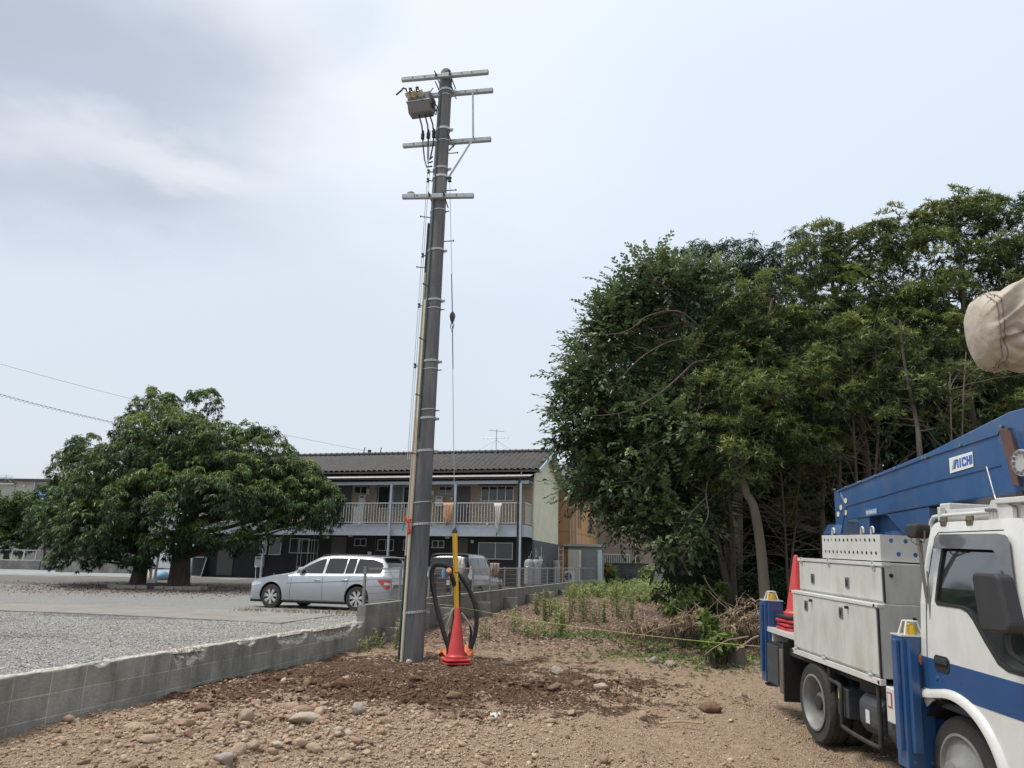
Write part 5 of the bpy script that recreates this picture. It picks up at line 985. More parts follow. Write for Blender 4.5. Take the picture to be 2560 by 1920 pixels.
# ------------------------------------------------------------------ lofted cars
def pchip(xs_, ys_, x):
    xs_ = np.array(xs_, float); ys_ = np.array(ys_, float); h = np.diff(xs_); d = np.diff(ys_) / h; m_ = np.zeros(len(xs_)); m_[0] = d[0]; m_[-1] = d[-1]
    for i in range(1, len(xs_) - 1):
        if d[i - 1] * d[i] > 0: w1 = 2 * h[i] + h[i - 1]; w2 = h[i] + 2 * h[i - 1]; m_[i] = (w1 + w2) / (w1 / d[i - 1] + w2 / d[i])
    x = np.clip(x, xs_[0], xs_[-1]); i = np.clip(np.searchsorted(xs_, x) - 1, 0, len(h) - 1); t = (x - xs_[i]) / h[i]
    return (2 * t ** 3 - 3 * t * t + 1) * ys_[i] + (t ** 3 - 2 * t * t + t) * h[i] * m_[i] + (-2 * t ** 3 + 3 * t * t) * ys_[i + 1] + (t ** 3 - t * t) * h[i] * m_[i + 1]
def bake(o):
    bpy.context.view_layer.update(); dg = bpy.context.evaluated_depsgraph_get(); me = bpy.data.meshes.new_from_object(o.evaluated_get(dg)); o.modifiers.clear(); o.data = me
class Car:
    """body surface: x along the car, section running from the sill (u=0) over the belt (u=4) to the roof centre (u=8)"""
    def __init__(s, st): s.st = np.array(st, float)
    def sec(s, x):
        g = [pchip(s.st[:, 0], s.st[:, k], x) for k in range(1, 7)]; zl, zb, zt, yw, yb, yt = g; 
        return np.array([(yw * .80, zl), (yw * .965, zl + .03), (yw, zl + .18), (yw * 1.0, zl + (zb - zl) * .6), (yw * .985, zb - .05 * (zt > zb + .1)), (yb, zb), (yt + .012, max(zt - .055, zb + .001)), (yt - .05, zt - .018), (yt * .6, zt), (0, zt + .006)])
    def pt(s, x, u, sd=1, out=0.0):
        q = s.sec(x); i = min(int(u), 8); t = u - i; p = q[i] * (1 - t) + q[i + 1] * t; d = q[min(i + 1, 9)] - q[i]; nrm = np.array((d[1], -d[0])); nrm = nrm / (np.linalg.norm(nrm) + 1e-9); p = p + nrm * out
        return (x, sd * p[0], p[1])
    def uz(s, x, z):       # u of a given height on the glass band
        q = s.sec(x); 
        for i in range(0, 9):
            if q[i][1] <= z <= q[i + 1][1]: return i + (z - q[i][1]) / max(q[i + 1][1] - q[i][1], 1e-6)
        return 6.0
    def body(s, name, m, parent, arches, n=64):
        X = np.linspace(s.st[0, 0], s.st[-1, 0], n); X = np.sort(np.concatenate([X, s.st[:, 0]])); X = X[np.concatenate([[True], np.diff(X) > 1e-4])]; vs = []; us = np.array([0, .5, 1, 1.5, 2, 3, 4, 4.5, 5, 5.5, 6, 6.5, 7, 8, 9])
        for x in X: vs += [s.pt(x, u, 1) for u in us] + [s.pt(x, u, -1) for u in us[::-1][1:]]
        k = 2 * len(us) - 1; fs = [(i * k + j, i * k + (j + 1) % k, (i + 1) * k + (j + 1) % k, (i + 1) * k + j) for i in range(len(X) - 1) for j in range(k)] + [tuple(range(k - 1, -1, -1)), tuple((len(X) - 1) * k + j for j in range(k))]
        mb = MB(); mb.add(vs, fs); o = mb.build(name, [m, M_BLKT], parent, smooth=True)
        try: o.data.set_sharp_from_angle(angle=rad(50))
        except Exception: pass
        o.parent = None; cuts = []
        for (ax_, az_, r_) in arches:
            cm = MB(); cm.cyl((ax_, -2, az_), (ax_, 2, az_), r_, n=48); c_ = cm.build('cut', M_BLKT); cuts.append(c_)
            b = o.modifiers.new('arch', 'BOOLEAN'); b.operation = 'DIFFERENCE'; b.solver = 'EXACT'; b.object = c_
        bake(o); o.parent = parent
        for c_ in cuts: bpy.data.objects.remove(c_, do_unlink=True)
        return o
    def panel(s, name, m, parent, lo, hi, sd=1, nx=26, nu=4, out=.006):
        """strip on the side between two polylines (x, z)"""
        lo = np.array(lo); hi = np.array(hi); x0 = max(lo[0, 0], hi[0, 0]); x1 = min(lo[-1, 0], hi[-1, 0]); vs = []
        for x in np.linspace(x0, x1, nx):
            ua = s.uz(x, float(np.interp(x, lo[:, 0], lo[:, 1]))); ub = s.uz(x, float(np.interp(x, hi[:, 0], hi[:, 1])))
            vs += [s.pt(x, ua + (ub - ua) * j / nu, sd, out) for j in range(nu + 1)]
        k = nu + 1; mb = MB(); mb.add(vs, [(i * k + j, i * k + j + 1, (i + 1) * k + j + 1, (i + 1) * k + j) for i in range(nx - 1) for j in range(nu)]); return mb.build(name, m, parent, smooth=True, fix=False)
    def top(s, name, m, parent, xa, xb, u0, nx=10, out=.006):
        vs = []; us = list(np.linspace(u0, 9, 5)); 
        for x in np.linspace(xa, xb, nx): vs += [s.pt(x, u, 1, out) for u in us] + [s.pt(x, u, -1, out) for u in us[::-1][1:]]
        k = 2 * len(us) - 1; mb = MB(); mb.add(vs, [(i * k + j, i * k + j + 1, (i + 1) * k + j + 1, (i + 1) * k + j) for i in range(nx - 1) for j in range(k - 1)]); return mb.build(name, m, parent, smooth=True, fix=False)
M_BLKT = mat('black_trim', (.015, .015, .016), .6); M_TYRE = mat('tyre', (.028, .027, .026), .85, bump=.3, bscale=40, dirt=(.10, .085, .07), dscale=4, damt=.4); M_CARGL = mat('car_glass', (.016, .018, .019), .05, spec=.6); M_ALLOY = mat('alloy', (.50, .50, .50), .35, metal=.5); M_REDL = mat('red_lamp', (.45, .015, .02), .15, coat=1); M_CLEAR = mat('clear_lamp', (.55, .56, .57), .1, coat=1)
def car_paint(name, col, metal=.5, rough=.35):
    return mat(name, col, rough, metal=metal, var=.02, coat=.9)
M_SILV = car_paint('silver_paint', (.40, .425, .45), .6, .34); M_BLKC = car_paint('black_paint', (.012, .012, .014), .2, .2)
def wheel(parent, x, y, r, wd, sd, spokes=7):
    e = MB(); e.lathe((x, y, r), [(r * .62, -wd / 2), (r * .93, -wd / 2), (r, -wd / 2 + .03), (r, wd / 2 - .03), (r * .93, wd / 2), (r * .62, wd / 2)], axis='Y', n=40, cap=False); t = e.build('wheel', M_TYRE, parent, smooth=True)
    f = y + sd * (wd / 2 - .02); mb = MB(); mb.lathe((x, f, r), [(r * .66, -.02), (r * .68, .02), (r * .63, .02), (r * .60, -.03 * 1)] if sd > 0 else [(r * .66, .02), (r * .68, -.02), (r * .63, -.02), (r * .60, .03)], axis='Y', n=40, cap=False); mb.lathe((x, f, r), [(.05, -.03), (.05, .015 * sd), (.03, .02 * sd)], axis='Y', n=16)
    for k in range(spokes):
        a = 2 * pi * (k + .25) / spokes; p0 = Vector((x + .04 * cos(a), f, r + .04 * sin(a))); p1 = Vector((x + r * .64 * cos(a), f + .0, r + r * .64 * sin(a))); tx = Vector((-sin(a), 0, cos(a)))
        mb.add([p0 - tx * .02 + Vector((0, -.015, 0)), p0 + tx * .02 + Vector((0, -.015, 0)), p1 + tx * .048 + Vector((0, -.015, 0)), p1 - tx * .048 + Vector((0, -.015, 0)), p0 - tx * .02 + Vector((0, .015, 0)), p0 + tx * .02 + Vector((0, .015, 0)), p1 + tx * .048 + Vector((0, .015, 0)), p1 - tx * .048 + Vector((0, .015, 0))], [(0, 1, 2, 3), (4, 5, 6, 7), (0, 1, 5, 4), (1, 2, 6, 5), (2, 3, 7, 6), (3, 0, 4, 7)])
    mb.build('rim', M_ALLOY, t); mb = MB(); mb.lathe((x, f - sd * .05, r), [(.01, -.005), (r * .62, -.005), (r * .62, .005), (.01, .005)], axis='Y', n=30); mb.build('brake_shadow_disc' if False else 'wheel_shade_disc', M_BLKT, t); return t  # black disc behind the spokes stands in for shade inside the wheel
# x, sill, belt, top, half width, belt half width, roof half width
WAG = Car([(-.97, .52, .80, .84, .62, .58, .56), (-.94, .34, .86, .93, .76, .74, .66), (-.86, .25, .92, 1.05, .83, .80, .66), (-.74, .22, .95, 1.24, .865, .82, .62), (-.58, .21, .955, 1.385, .88, .825, .585), (-.35, .20, .955, 1.425, .885, .83, .58), (.3, .20, .945, 1.455, .885, .835, .59), (.9, .20, .935, 1.46, .885, .835, .60), (1.3, .20, .93, 1.43, .885, .835, .60), (1.65, .20, .925, 1.30, .885, .83, .60), (2.0, .20, .92, 1.12, .885, .83, .61), (2.28, .20, .91, .985, .885, .82, .66), (2.6, .20, .87, .93, .88, .80, .70), (3.0, .20, .82, .875, .865, .77, .66), (3.3, .20, .75, .80, .82, .72, .60), (3.48, .22, .66, .70, .72, .62, .52), (3.58, .30, .56, .58, .58, .50, .44)])
rw = at(890, 1529, 20.5); h_ = Vector((-cos(rad(19)), sin(rad(19)), 0)); lf_ = Vector((-sin(rad(19)), -cos(rad(19)), 0))
co_ = Vector((rw.x, rw.y, 0)) - lf_ * .83; co_.z = float(gg(co_.x, co_.y)) + .0
wag = empty('parked_car', co_, rad(180 - 19), 'silver station wagon parked on the gravel before the black wall', 'car')
fw_ = co_ + h_ * 2.7; wag.rotation_euler = (0, -math.asin((gg(fw_.x, fw_.y) - co_.z) / 2.7), rad(161))
WAG.body('body', M_SILV, wag, [(0, .34, .37), (2.70, .34, .37)])
top_ = [(-.72, 1.10), (-.60, 1.27), (-.35, 1.345), (.3, 1.375), (.9, 1.372), (1.25, 1.335), (1.55, 1.22), (1.90, 1.05), (2.02, .975)]
def cutp(P_, a, b):
    P_ = np.array(P_); xs_ = [a] + [p[0] for p in P_ if a < p[0] < b] + [b]; return [(x, float(np.interp(x, P_[:, 0], P_[:, 1]))) for x in xs_]
bot_ = [(-.80, .985), (0, .975), (1, .965), (2.1, .955)]
for sd in (1, -1):
    for a, b in ((-.66, .12), (.16, .42), (.46, 1.04), (1.12, 1.98)): WAG.panel('side_window', M_CARGL, wag, cutp(bot_, a, b), cutp(top_, a, b), sd)
    mb = MB(); mb.tube([WAG.pt(x, 7.3, sd, .03) for x in np.linspace(-.45, 1.35, 20)], .016, 6); mb.build('roof_rail', M_BLKT, wag, smooth=True)
    mb = MB(); p = Vector(WAG.pt(1.80, 5.3, sd, .09)); mb.lathe(p, [(.02, -.09), (.075, -.06), (.085, 0), (.07, .05), (.02, .07)], axis='Y', n=14, M=Matrix.Diagonal((1.15, 1, .8)));  mb.bar(p, Vector(WAG.pt(1.80, 5.0, sd, 0)), .05, .04); mb.build('side_mirror', M_SILV, wag, smooth=True)
    for x in (.38, 1.25): mb = MB(); mb.tube([WAG.pt(x + e_, 3.6, sd, .02) for e_ in (-.10, -.06, .06, .10)], [.008, .018, .018, .008], 8); mb.build('door_handle', M_SILV, wag, smooth=True)
    # door seams and crease
    mb = MB()
    for x_, x2 in ((1.08, 1.05), (2.05, 2.10), (.20, .42)):
        mb.tube([WAG.pt(x_ + (x2 - x_) * (1 - t), .9 + 4.1 * t, sd, -.001) for t in np.linspace(0 if x_ != .20 else .35, 1, 12)], .006, 4)
    mb.tube([WAG.pt(x, 3.25 + .35 * (2.0 - x) / 2.4, sd, .0) for x in np.linspace(-.3, 2.2, 24)], .007, 4); mb.tube([WAG.pt(x, 1.1, sd, .0) for x in np.linspace(.4, 2.3, 24)], .006, 4)
    mb.build('panel_seam', M_BLKT, wag)
    for ax_ in (0, 2.70): wheel(wag, ax_, sd * .77, .32, .215, sd)
    P_ = [(-.955, .70), (-.90, .68), (-.70, .74)]; WAG.panel('tail_lamp', M_REDL, wag, [(-.955, .62), (-.86, .57), (-.62, .78)], [(-.955, .80), (-.88, .835), (-.62, .83)], sd, out=.008, nx=12); WAG.panel('reversing_lamp', M_CLEAR, wag, [(-.93, .68), (-.80, .70)], [(-.93, .75), (-.80, .76)], sd, out=.012, nx=6)
    WAG.panel('headlight', M_CLEAR, wag, [(3.05, .64), (3.46, .58)], [(3.05, .70), (3.30, .71), (3.46, .645)], sd, out=.006, nx=10)
    for ax_ in (0, 2.7): mb = MB(); mb.tube([(ax_ + .385 * cos(a), sd * .862, .34 + .385 * sin(a)) for a in np.linspace(-.1, pi + .1, 24)], .018, 6); mb.build('arch_lip', M_SILV, wag, smooth=True)
WAG.top('rear_window', M_CARGL, wag, -.80, -.63, 6.6); WAG.top('windscreen', M_CARGL, wag, 1.42, 2.16, 6.8)
mb = MB(); mb.box((-.64, 0, 1.41), (.22, 1.05, .03)); mb.build('rear_spoiler', M_SILV, wag, bevel=.01)
mb = MB(); mb.box((-.955, 0, .74), (.02, .5, .12)); mb.build('number_plate', M_WHITE, wag)
mb = MB(); mb.bb(-.9, 3.45, -.75, .75, .16, .24); mb.build('underbody', M_BLKT, wag)
mb = MB(); mb.tube([(3.35, .74, .72), (3.36, .76, 1.08)], .008, 5); mb.lathe((3.36, .76, 1.08), [(.012, 0), (.015, .03), (.005, .05)], n=8); mb.build('corner_marker', M_CLEAR, wag)
mb = MB(); mb.lathe((3.28, 0, .80), [(.004, 0), (.004, .04)], n=6); mb.tube([(3.28, .04 * cos(a), .87 + .04 * sin(a)) for a in np.linspace(0, 2 * pi, 16)], .005, 4); mb.build('bonnet_ornament', M_ALLOY, wag)

VAN = Car([(-.92, .50, .95, 1.0, .70, .66, .60), (-.88, .32, 1.0, 1.25, .80, .74, .62), (-.80, .26, 1.02, 1.62, .84, .80, .62), (-.66, .24, 1.02, 1.74, .85, .81, .61), (0, .22, 1.02, 1.78, .86, .82, .62), (1.0, .22, 1.0, 1.77, .86, .82, .62), (1.6, .22, .98, 1.66, .86, .81, .61), (2.1, .22, .97, 1.36, .86, .80, .62), (2.5, .22, .94, 1.08, .85, .79, .64), (3.0, .22, .88, .96, .83, .76, .64), (3.25, .24, .76, .82, .74, .66, .56), (3.38, .32, .60, .64, .6, .54, .46)])
vp = at(1118, 1500, 23.2); ve = empty('parked_car', (vp.x + .2, vp.y + .9, gtop(vp.x, vp.y) + .02), rad(90 - 15), 'black minivan parked behind the mesh fence, rear towards the pole', 'car')
ve.scale = (.92, .92, .90)
VAN.body('body', M_BLKC, ve, [(0, .33, .38), (2.5, .33, .38)])
tv = [(-.70, 1.50), (-.5, 1.62), (1.2, 1.64), (1.7, 1.50), (2.2, 1.18), (2.35, 1.06)]; bv = [(-.8, 1.08), (2.4, 1.04)]
for sd in (1, -1):
    for a, b in ((-.66, .15), (.20, .95), (1.02, 2.25)): VAN.panel('side_window', M_CARGL, ve, cutp(bv, a, b), cutp(tv, a, b), sd)
    VAN.panel('tail_lamp', M_CLEAR, ve, [(-.90, .90), (-.70, .95)], [(-.90, 1.0), (-.80, 1.35), (-.70, 1.35)], sd, out=.01, nx=8)
    for ax_ in (0, 2.5): wheel(ve, ax_, sd * .74, .32, .20, sd, 6)
VAN.top('rear_window', M_CARGL, ve, -.865, -.80, 6.3)
mb = MB(); mb.tube([VAN.pt(-.72, 6.0 + 3 * t, 1, .03) for t in np.linspace(0, 1, 8)] + [VAN.pt(-.72, 9 - 3 * t, -1, .03) for t in np.linspace(0.1, 1, 8)], .035, 6); mb.tube([VAN.pt(-.74 - .10 * t, 6.0, 1, .02) for t in (0, 1)], .03, 6); mb.build('rear_spoiler', M_BLKC, ve, smooth=True)
mb = MB(); mb.box((-.95, 0, .80), (.02, .36, .17)); mb.build('number_plate', M_WHITE, ve); mb = MB(); mb.box((-.95, 0, .93), (.03, .6, .04)); mb.box((-.93, 0, .45), (.04, 1.3, .03)); mb.build('chrome_bar', M_ALLOY, ve)
# ------------------------------------------------------------------ aerial work truck (x forward, y to its left, z up, origin under the rear axle)
from mathutils.geometry import tessellate_polygon
from mathutils import Euler
TR = (rad(-1.561), rad(2.091), rad(-88.80)); TT = Vector((4.063, 8.080, -.063)); TM = Euler(TR, 'XYZ').to_matrix()
trk = empty('aerial_work_truck', TT, 0, 'white and blue aerial work truck with raised blue boom at the right edge', 'truck'); trk.rotation_euler = TR
def U5(u, v): return 1860 + u / 1.803, 1000 + v / 1.803
def TP(px, py, y):
    d = dirn(px, py); o = Vector((0, 0, EYE)); dl = TM.transposed() @ d; ol = TM.transposed() @ (o - TT); p = ol + dl * ((y - ol.y) / dl.y); return p
def TU(u, v, y): return TP(*U5(u, v), y)
M_TW = mat('truck_white', (.62, .62, .60), .32, var=.05, coat=.5, stretch=(1, 1, .45), dirt=(.40, .36, .29), dscale=4.5, damt=.33); M_BOXW = mat('body_box_white', (.53, .535, .50), .5, var=.04, scale=3, stretch=(1, 1, .35), dirt=(.30, .26, .20), dscale=5, damt=.5); M_TB = mat('truck_blue', (.020, .076, .205), .34, var=.16, scale=2.2, coat=.45, stretch=(1, 1, .6), dirt=(.10, .13, .19), dscale=5, damt=.4); M_TBS = mat('stripe_blue', (.022, .075, .20), .3, coat=.4, var=.04)
M_DK = mat('chassis_black', (.022, .022, .024), .7, dirt=(.10, .085, .07), dscale=4, damt=.35); M_RUBB = mat('rubber', (.016, .016, .017), .7); M_DKGR = mat('dark_grey_paint', (.045, .05, .06), .6, dirt=(.12, .11, .09), dscale=5, damt=.3); M_RIM = mat('painted_rim', (.22, .225, .225), .5, metal=.2, var=.15, scale=7, dirt=(.24, .21, .17), dscale=6, damt=.5); M_AMB = mat('amber', (.62, .40, .03), .3); M_ORS = mat('orange_sticker', (.70, .24, .04), .5); M_MIR = mat('mirror_plastic', (.028, .028, .030), .65, bump=.1, bscale=200); M_VIS = mat('smoke_visor', (.10, .105, .11), .18, coat=.6, spec=.8); M_RUST = mat('rusty_brown', (.10, .055, .045), .7, var=.3)
M_TGL = mat('cab_glass', (.012, .016, .017), .03, var=.0, spec=1.0); M_TGL.node_tree.nodes['Principled BSDF'].inputs['IOR'].default_value = 1.9; M_LATCH = mat('latch_steel', (.30, .30, .30), .3, metal=.8)
T = trk
def plate(name, outer, holes, mapf, th, m, parent):
    """flat sheet with real holes; outer and holes are 2D loops, mapf(a, b, t) -> 3D"""
    loops = [[Vector((a, b, 0)) for a, b in outer]] + [[Vector((a, b, 0)) for a, b in h] for h in holes]; tri = tessellate_polygon(loops); fl = [p for l_ in loops for p in l_]; n_ = len(fl)
    vs = [mapf(p.x, p.y, 0) for p in fl] + [mapf(p.x, p.y, th) for p in fl]; fs = [tuple(t) for t in tri] + [tuple(i + n_ for i in reversed(t)) for t in tri]; k = 0
    for l_ in loops: m_ = len(l_); fs += [(k + i, k + (i + 1) % m_, n_ + k + (i + 1) % m_, n_ + k + i) for i in range(m_)]; k += m_
    mb = MB(); mb.add(vs, fs); return mb.build(name, m, parent)
def circ(cx_, cz__, r, n=12, el=1.0): return [(cx_ + r * cos(2 * pi * k / n), cz__ + r * el * sin(2 * pi * k / n)) for k in range(n)]
# chassis
mb = MB()
for y in (-.35, .35): mb.bb(-1.6, 3.3, y - .04, y + .04, .50, .68)
for x in (-1.5, -.8, .5, 1.3, 2.0): mb.bb(x, x + .08, -.35, .35, .52, .66)
mb.cyl((0, -.9, .38), (0, .9, .38), .07); mb.lathe((0, 0, .38), [(.18, -.12), (.2, 0), (.18, .12)], axis='Y'); mb.cyl((2.39, -.8, .38), (2.39, .8, .38), .05)
mb.bb(-1.55, 1.7, -.85, .85, .72, .80); mb.bb(.1, 1.7, -.55, .55, .40, .7); mb.build('chassis', M_DK, T)
def twheel(x, y, sd, rear):
    r = .385; mb = MB(); wd = .21; prof = [(.25, -wd / 2), (.36, -wd / 2 + .0), (r - .006, -wd / 2 + .025), (r, -.06), (r - .008, -.055), (r, -.05), (r, -.012), (r - .008, -.008), (r - .008, .004), (r, .008), (r, .05), (r - .008, .055), (r, .06), (r - .006, wd / 2 - .025), (.36, wd / 2), (.25, wd / 2)]
    mb.lathe((x, y, r), prof, axis='Y', n=56, cap=False); t = mb.build('wheel', M_TYRE, T, smooth=True)
    f = y + sd * wd / 2; mb = MB(); dp = .15 if rear else .03
    pr_ = [(.262, .0), (.268, .012), (.250, .014), (.235, -.02), (.225, -.06), (.215, -dp), (.12, -dp - .0), (.10, -dp + .05), (.095, -dp + .09), (.01, -dp + .10)] if rear else [(.262, 0), (.268, .012), (.25, .014), (.235, -.01), (.20, -.01), (.13, .03), (.10, .05), (.09, .09), (.01, .10)]
    mb.lathe((x, f, r), [(a, b * sd) for a, b in pr_], axis='Y', n=40, cap=False); rm = mb.build('rim', M_RIM, t, smooth=True); mb = MB()
    for k in range(6): a = 2 * pi * k / 6; mb.cyl((x + .16 * cos(a), f - sd * (dp + .0), r + .16 * sin(a)), (x + .16 * cos(a), f - sd * (dp - .03), r + .16 * sin(a)), .014, n=6)
    mb.build('wheel_nut', M_LATCH, rm)
for sd in (-1, 1):
    twheel(0, sd * .83, sd, True); twheel(0, sd * .60, sd, True); twheel(2.39, sd * .80, sd, False)
# body boxes both sides
X0, X1, ZB, ZM, ZT = -.478, 1.373, .845, 1.457, 1.805
for sd in (-1, 1):
    yo, yi = sd * .945, sd * .32
    mb = MB(); mb.bb(X0, X1, min(yo + -sd * .02, yi), max(yo - sd * .02, yi), ZB + .0, ZM); mb.build('lower_locker', M_BOXW, T, bevel=.006)
    mb = MB(); mb.bb(X0 + .03, X1 - .006, min(sd * .86, yi), max(sd * .86, yi), ZM + .002, ZT); mb.build('upper_locker', M_BOXW, T, bevel=.006)
    for nm, (a, b, z0, z1, y_) in dict(lower=(X0 + .01, X1 - .03, ZB + .02, ZM - .035, sd * .94), upper=(X0 + .05, X1 - .035, ZM + .02, ZT - .04, sd * .872)).items():
        mb = MB(); mb.bb(a, b, min(y_, y_ - sd * .012), max(y_, y_ - sd * .012), z0, z1); d_ = mb.build('locker_door', M_BOXW, T, bevel=.004)
        for fx in (.20, .64):
            x = a + (b - a) * fx; z = z1 - .06 if nm == 'lower' else (z0 + z1) / 2 - .02; w_, h_2 = .075, .10
            mb = MB(); mb.bb(x - w_ / 2, x + w_ / 2, min(y_ + sd * .001, y_ + sd * .01), max(y_ + sd * .001, y_ + sd * .01), z - h_2 / 2 - (.04 if nm == 'lower' else 0), z + h_2 / 2 - (.04 if nm == 'lower' else 0)); o = mb.build('latch', M_LATCH, d_, bevel=.004); zc_ = z - (.04 if nm == 'lower' else 0)
            mb = MB(); mb.bb(x - .018, x + .018, min(y_ + sd * .0105, y_ + sd * .013), max(y_ + sd * .0105, y_ + sd * .013), zc_ - .026, zc_ + .026); mb.build('latch_recess', M_DK, o)
            if nm == 'lower': mb = MB(); mb.cyl((x + .14, y_, z + .02), (x + .14, y_ + sd * .03, z + .02), .014, n=10); mb.build('door_stop', M_RUBB, d_)
        for fx in (.04, .42, .93):
            x = a + (b - a) * fx; zz = (z0 - .012) if nm == 'lower' else (z1 + .012); mb = MB()
            for e in (-.022, 0, .022): mb.cyl((x + e - .010, y_ + sd * .008, zz), (x + e + .010, y_ + sd * .008, zz), .012, n=8)
            mb.box((x - .012, y_ + sd * .004, zz + .022), (.03, .008, .035)); mb.box((x + .012, y_ + sd * .004, zz - .022), (.03, .008, .035)); mb.build('hinge', M_ALU, d_)
    mb = MB(); mb.bb(X0 - .02, X1 + .01, min(sd * .95, sd * .90), max(sd * .95, sd * .90), ZB - .055, ZB - .003); mb.bb(X0 - .02, X1 + .005, min(sd * .948, sd * .88), max(sd * .948, sd * .88), ZM - .032, ZM - .003); mb.bb(X0 + .02, X1, min(sd * .880, sd * .80), max(sd * .880, sd * .80), ZT - .03, ZT + .004); mb.build('edge_rail', M_TW, T, bevel=.003)
    mb = MB()
    for x in (X0 + .0, X1 - .02): mb.cyl((x, sd * .945, ZB - .03), (x, sd * .956, ZB - .03), .014, n=10); mb.cyl((x - .02, sd * .945, ZM - .016), (x - .02, sd * .955, ZM - .016), .012, n=10)
    mb.build('plug', M_RUBB, T)
    mb = MB(); 
    for (y_, z_) in ((-.6, 1.66), (-.4, 1.66)) if sd < 0 else (): pass
mb = MB(); mb.cyl((X1 - .02, -.80, 1.70), (X1 + .0, -.80, 1.70), .018, n=14); mb.cyl((X1 - .002, -.62, 1.34), (X1 + .004, -.62, 1.34), .018, n=14); mb.build('hole_plug', M_RUBB, T)
mb = MB(); mb.bb(X1 - .012, X1 + .003, -.94, -.925, ZB, ZM - .04); mb.bb(X1 - .02, X1 - .003, -.872, -.858, ZM + .01, ZT - .04); mb.build('door_gap', M_DK, T)
# perforated tray
tx0, tx1, tz0, tz1 = .15, 1.33, ZT + .015, 2.05
hol = [circ(tx0 + .055 + .085 * k, z_, .018, 10) for z_ in (2.00, 1.885) for k in range(13)]
hol = [[(a + (.02 if i >= 13 else 0), b) for a, b in h] for i, h in enumerate(hol)]
plate('perforated_side', [(tx0, tz0), (tx1, tz0), (tx1, tz1), (tx0, tz1)], hol, lambda a, b, t: (a, -.86 + t, b), .004, M_TW, T)
hf = [circ(-.86 + .10 + .13 * k, 2.00, .021, 12) for k in range(8)] + [circ(-.86 + .16 + .15 * k, 1.885, .021, 12) for k in range(7)]
plate('perforated_end', [(-.855, tz0), (.3, tz0), (.3, tz1), (-.855, tz1)], hf, lambda a, b, t: (tx1 - t, a, b), .004, M_TW, T)
mb = MB(); mb.bb(tx0, tx1 - .006, -.855, -.1, tz0 - .005, tz0); mb.build('tray_floor', M_DKGR, T)
for x in (.22, .83, 1.02): 
    mb = MB(); y = -.78; mb.tube([(x, y, tz1 - .1), (x, y, tz1 + .05)] + [(x + .025 - .025 * cos(a), y, tz1 + .05 + .025 * sin(a)) for a in np.linspace(0, pi, 8)] + [(x + .05, y, tz1 + .02)], .009, 8); mb.build('hook', M_TW, T, smooth=True)
# outriggers
def outrigger(x, yf, front):
    mb = MB(); z0, z1 = .315, 1.262; dx, dy = (.15, .23); s = -1
    o_ = empty('outrigger', (x, 0, 0), 0); o_.parent = T
    if 'category' in o_: del o_['category']
    y0, y1 = (yf, yf + dy) if yf < 0 else (yf - dy, yf)
    mb.bb(0, dx, y0, y1, z0, z1); mb.build('case', M_TB, o_, bevel=.006)
    mb = MB(); mb.bb(-.004, dx + .004, y0 - .004, y1 + .004, z1, z1 + .012); mb.build('top_plate', M_TW, o_)
    sg = -1 if yf < 0 else 1; ye = yf + sg * .003
    mb = MB(); mb.bb(.055, dx - .03, min(ye, ye + sg * .03), max(ye, ye + sg * .03), z0 + .12, z1 - .03); mb.build('channel', M_TB, o_, bevel=.004)
    mb = MB(); mb.prism([(y0 + .035, z0 + .12), (y0 + .10, z0 + .12), (y0 + .10, z1 - .09), (y0 + .035, z1 - .02)], dx + .003, dx + .045, axis='X'); mb.build('channel', M_TB, o_, bevel=.003)
    mb = MB(); yc = (y0 + y1) / 2
    for e in (-.07, .07):
        mb.tube([(.03, yc + e, z1 + .01), (.045, yc + e * .6, z1 + .11), (.10, yc + e * .6, z1 + .11), (.12, yc + e, z1 + .01)], .008, 8)
    mb.tube([(.045, yc - .042, z1 + .11), (.045, yc + .042, z1 + .11)], .008, 8); mb.tube([(.10, yc - .042, z1 + .11), (.10, yc + .042, z1 + .11)], .008, 8); mb.build('lamp_guard', M_TW, o_, smooth=True)
    mb = MB(); mb.lathe((.073, yc, z1 + .012), [(.045, 0), (.048, .03), (.036, .07), (.02, .08)], n=16); mb.build('warning_lamp', M_AMB, o_, smooth=True)
    mb = MB()
    for (a, b) in ((.02, z1 - .07), (.02, z1 - .13), (.05, z0 + .14), (.05, z0 + .20)): mb.cyl((a, yf, b), (a, yf + sg * .008, b), .010, n=8)
    for b, c_ in ((y0 + .05, z1 - .05), (y1 - .04, z1 - .10), (y0 + .05, z0 + .05), (y1 - .05, z0 + .05)): mb.cyl((dx, b, c_), (dx + .008, b, c_), .012, n=8)
    mb.build('bolt', M_LATCH, o_)
    mb = MB(); mb.bb(.008, .045, min(ye, ye + sg * .002), max(ye, ye + sg * .002), z1 - .33, z1 - .18); st = mb.build('warning_sticker', M_ORS, o_)
    mb = MB(); yd = y1 - .075; zd = z1 - .16; mb.prism([(yd - .045, zd), (yd, zd - .06), (yd + .045, zd), (yd, zd + .06)], dx + .002, dx + .004, axis='X'); mb.build('reflector', M_ORS, o_) if front else None
    mb = MB(); mb.cyl((.075, yc, z0 - .02), (.075, yc, z0), .05, n=14); mb.lathe((.075, yc, z0 - .05), [(.09, 0), (.10, .02), (.05, .03)], n=20); mb.build('foot', M_DKGR, o_)
    mb = MB(); mb.bb(.02, dx - .02, min(y1 if yf < 0 else y0, sg * .3), max(y1 if yf < 0 else y0, sg * .3), z0 + .25, z0 + .42); mb.build('arm', M_TB, o_); return o_
for sd in (-1, 1): outrigger(-1.665, sd * .88, False); outrigger(1.88, sd * 1.10, True)
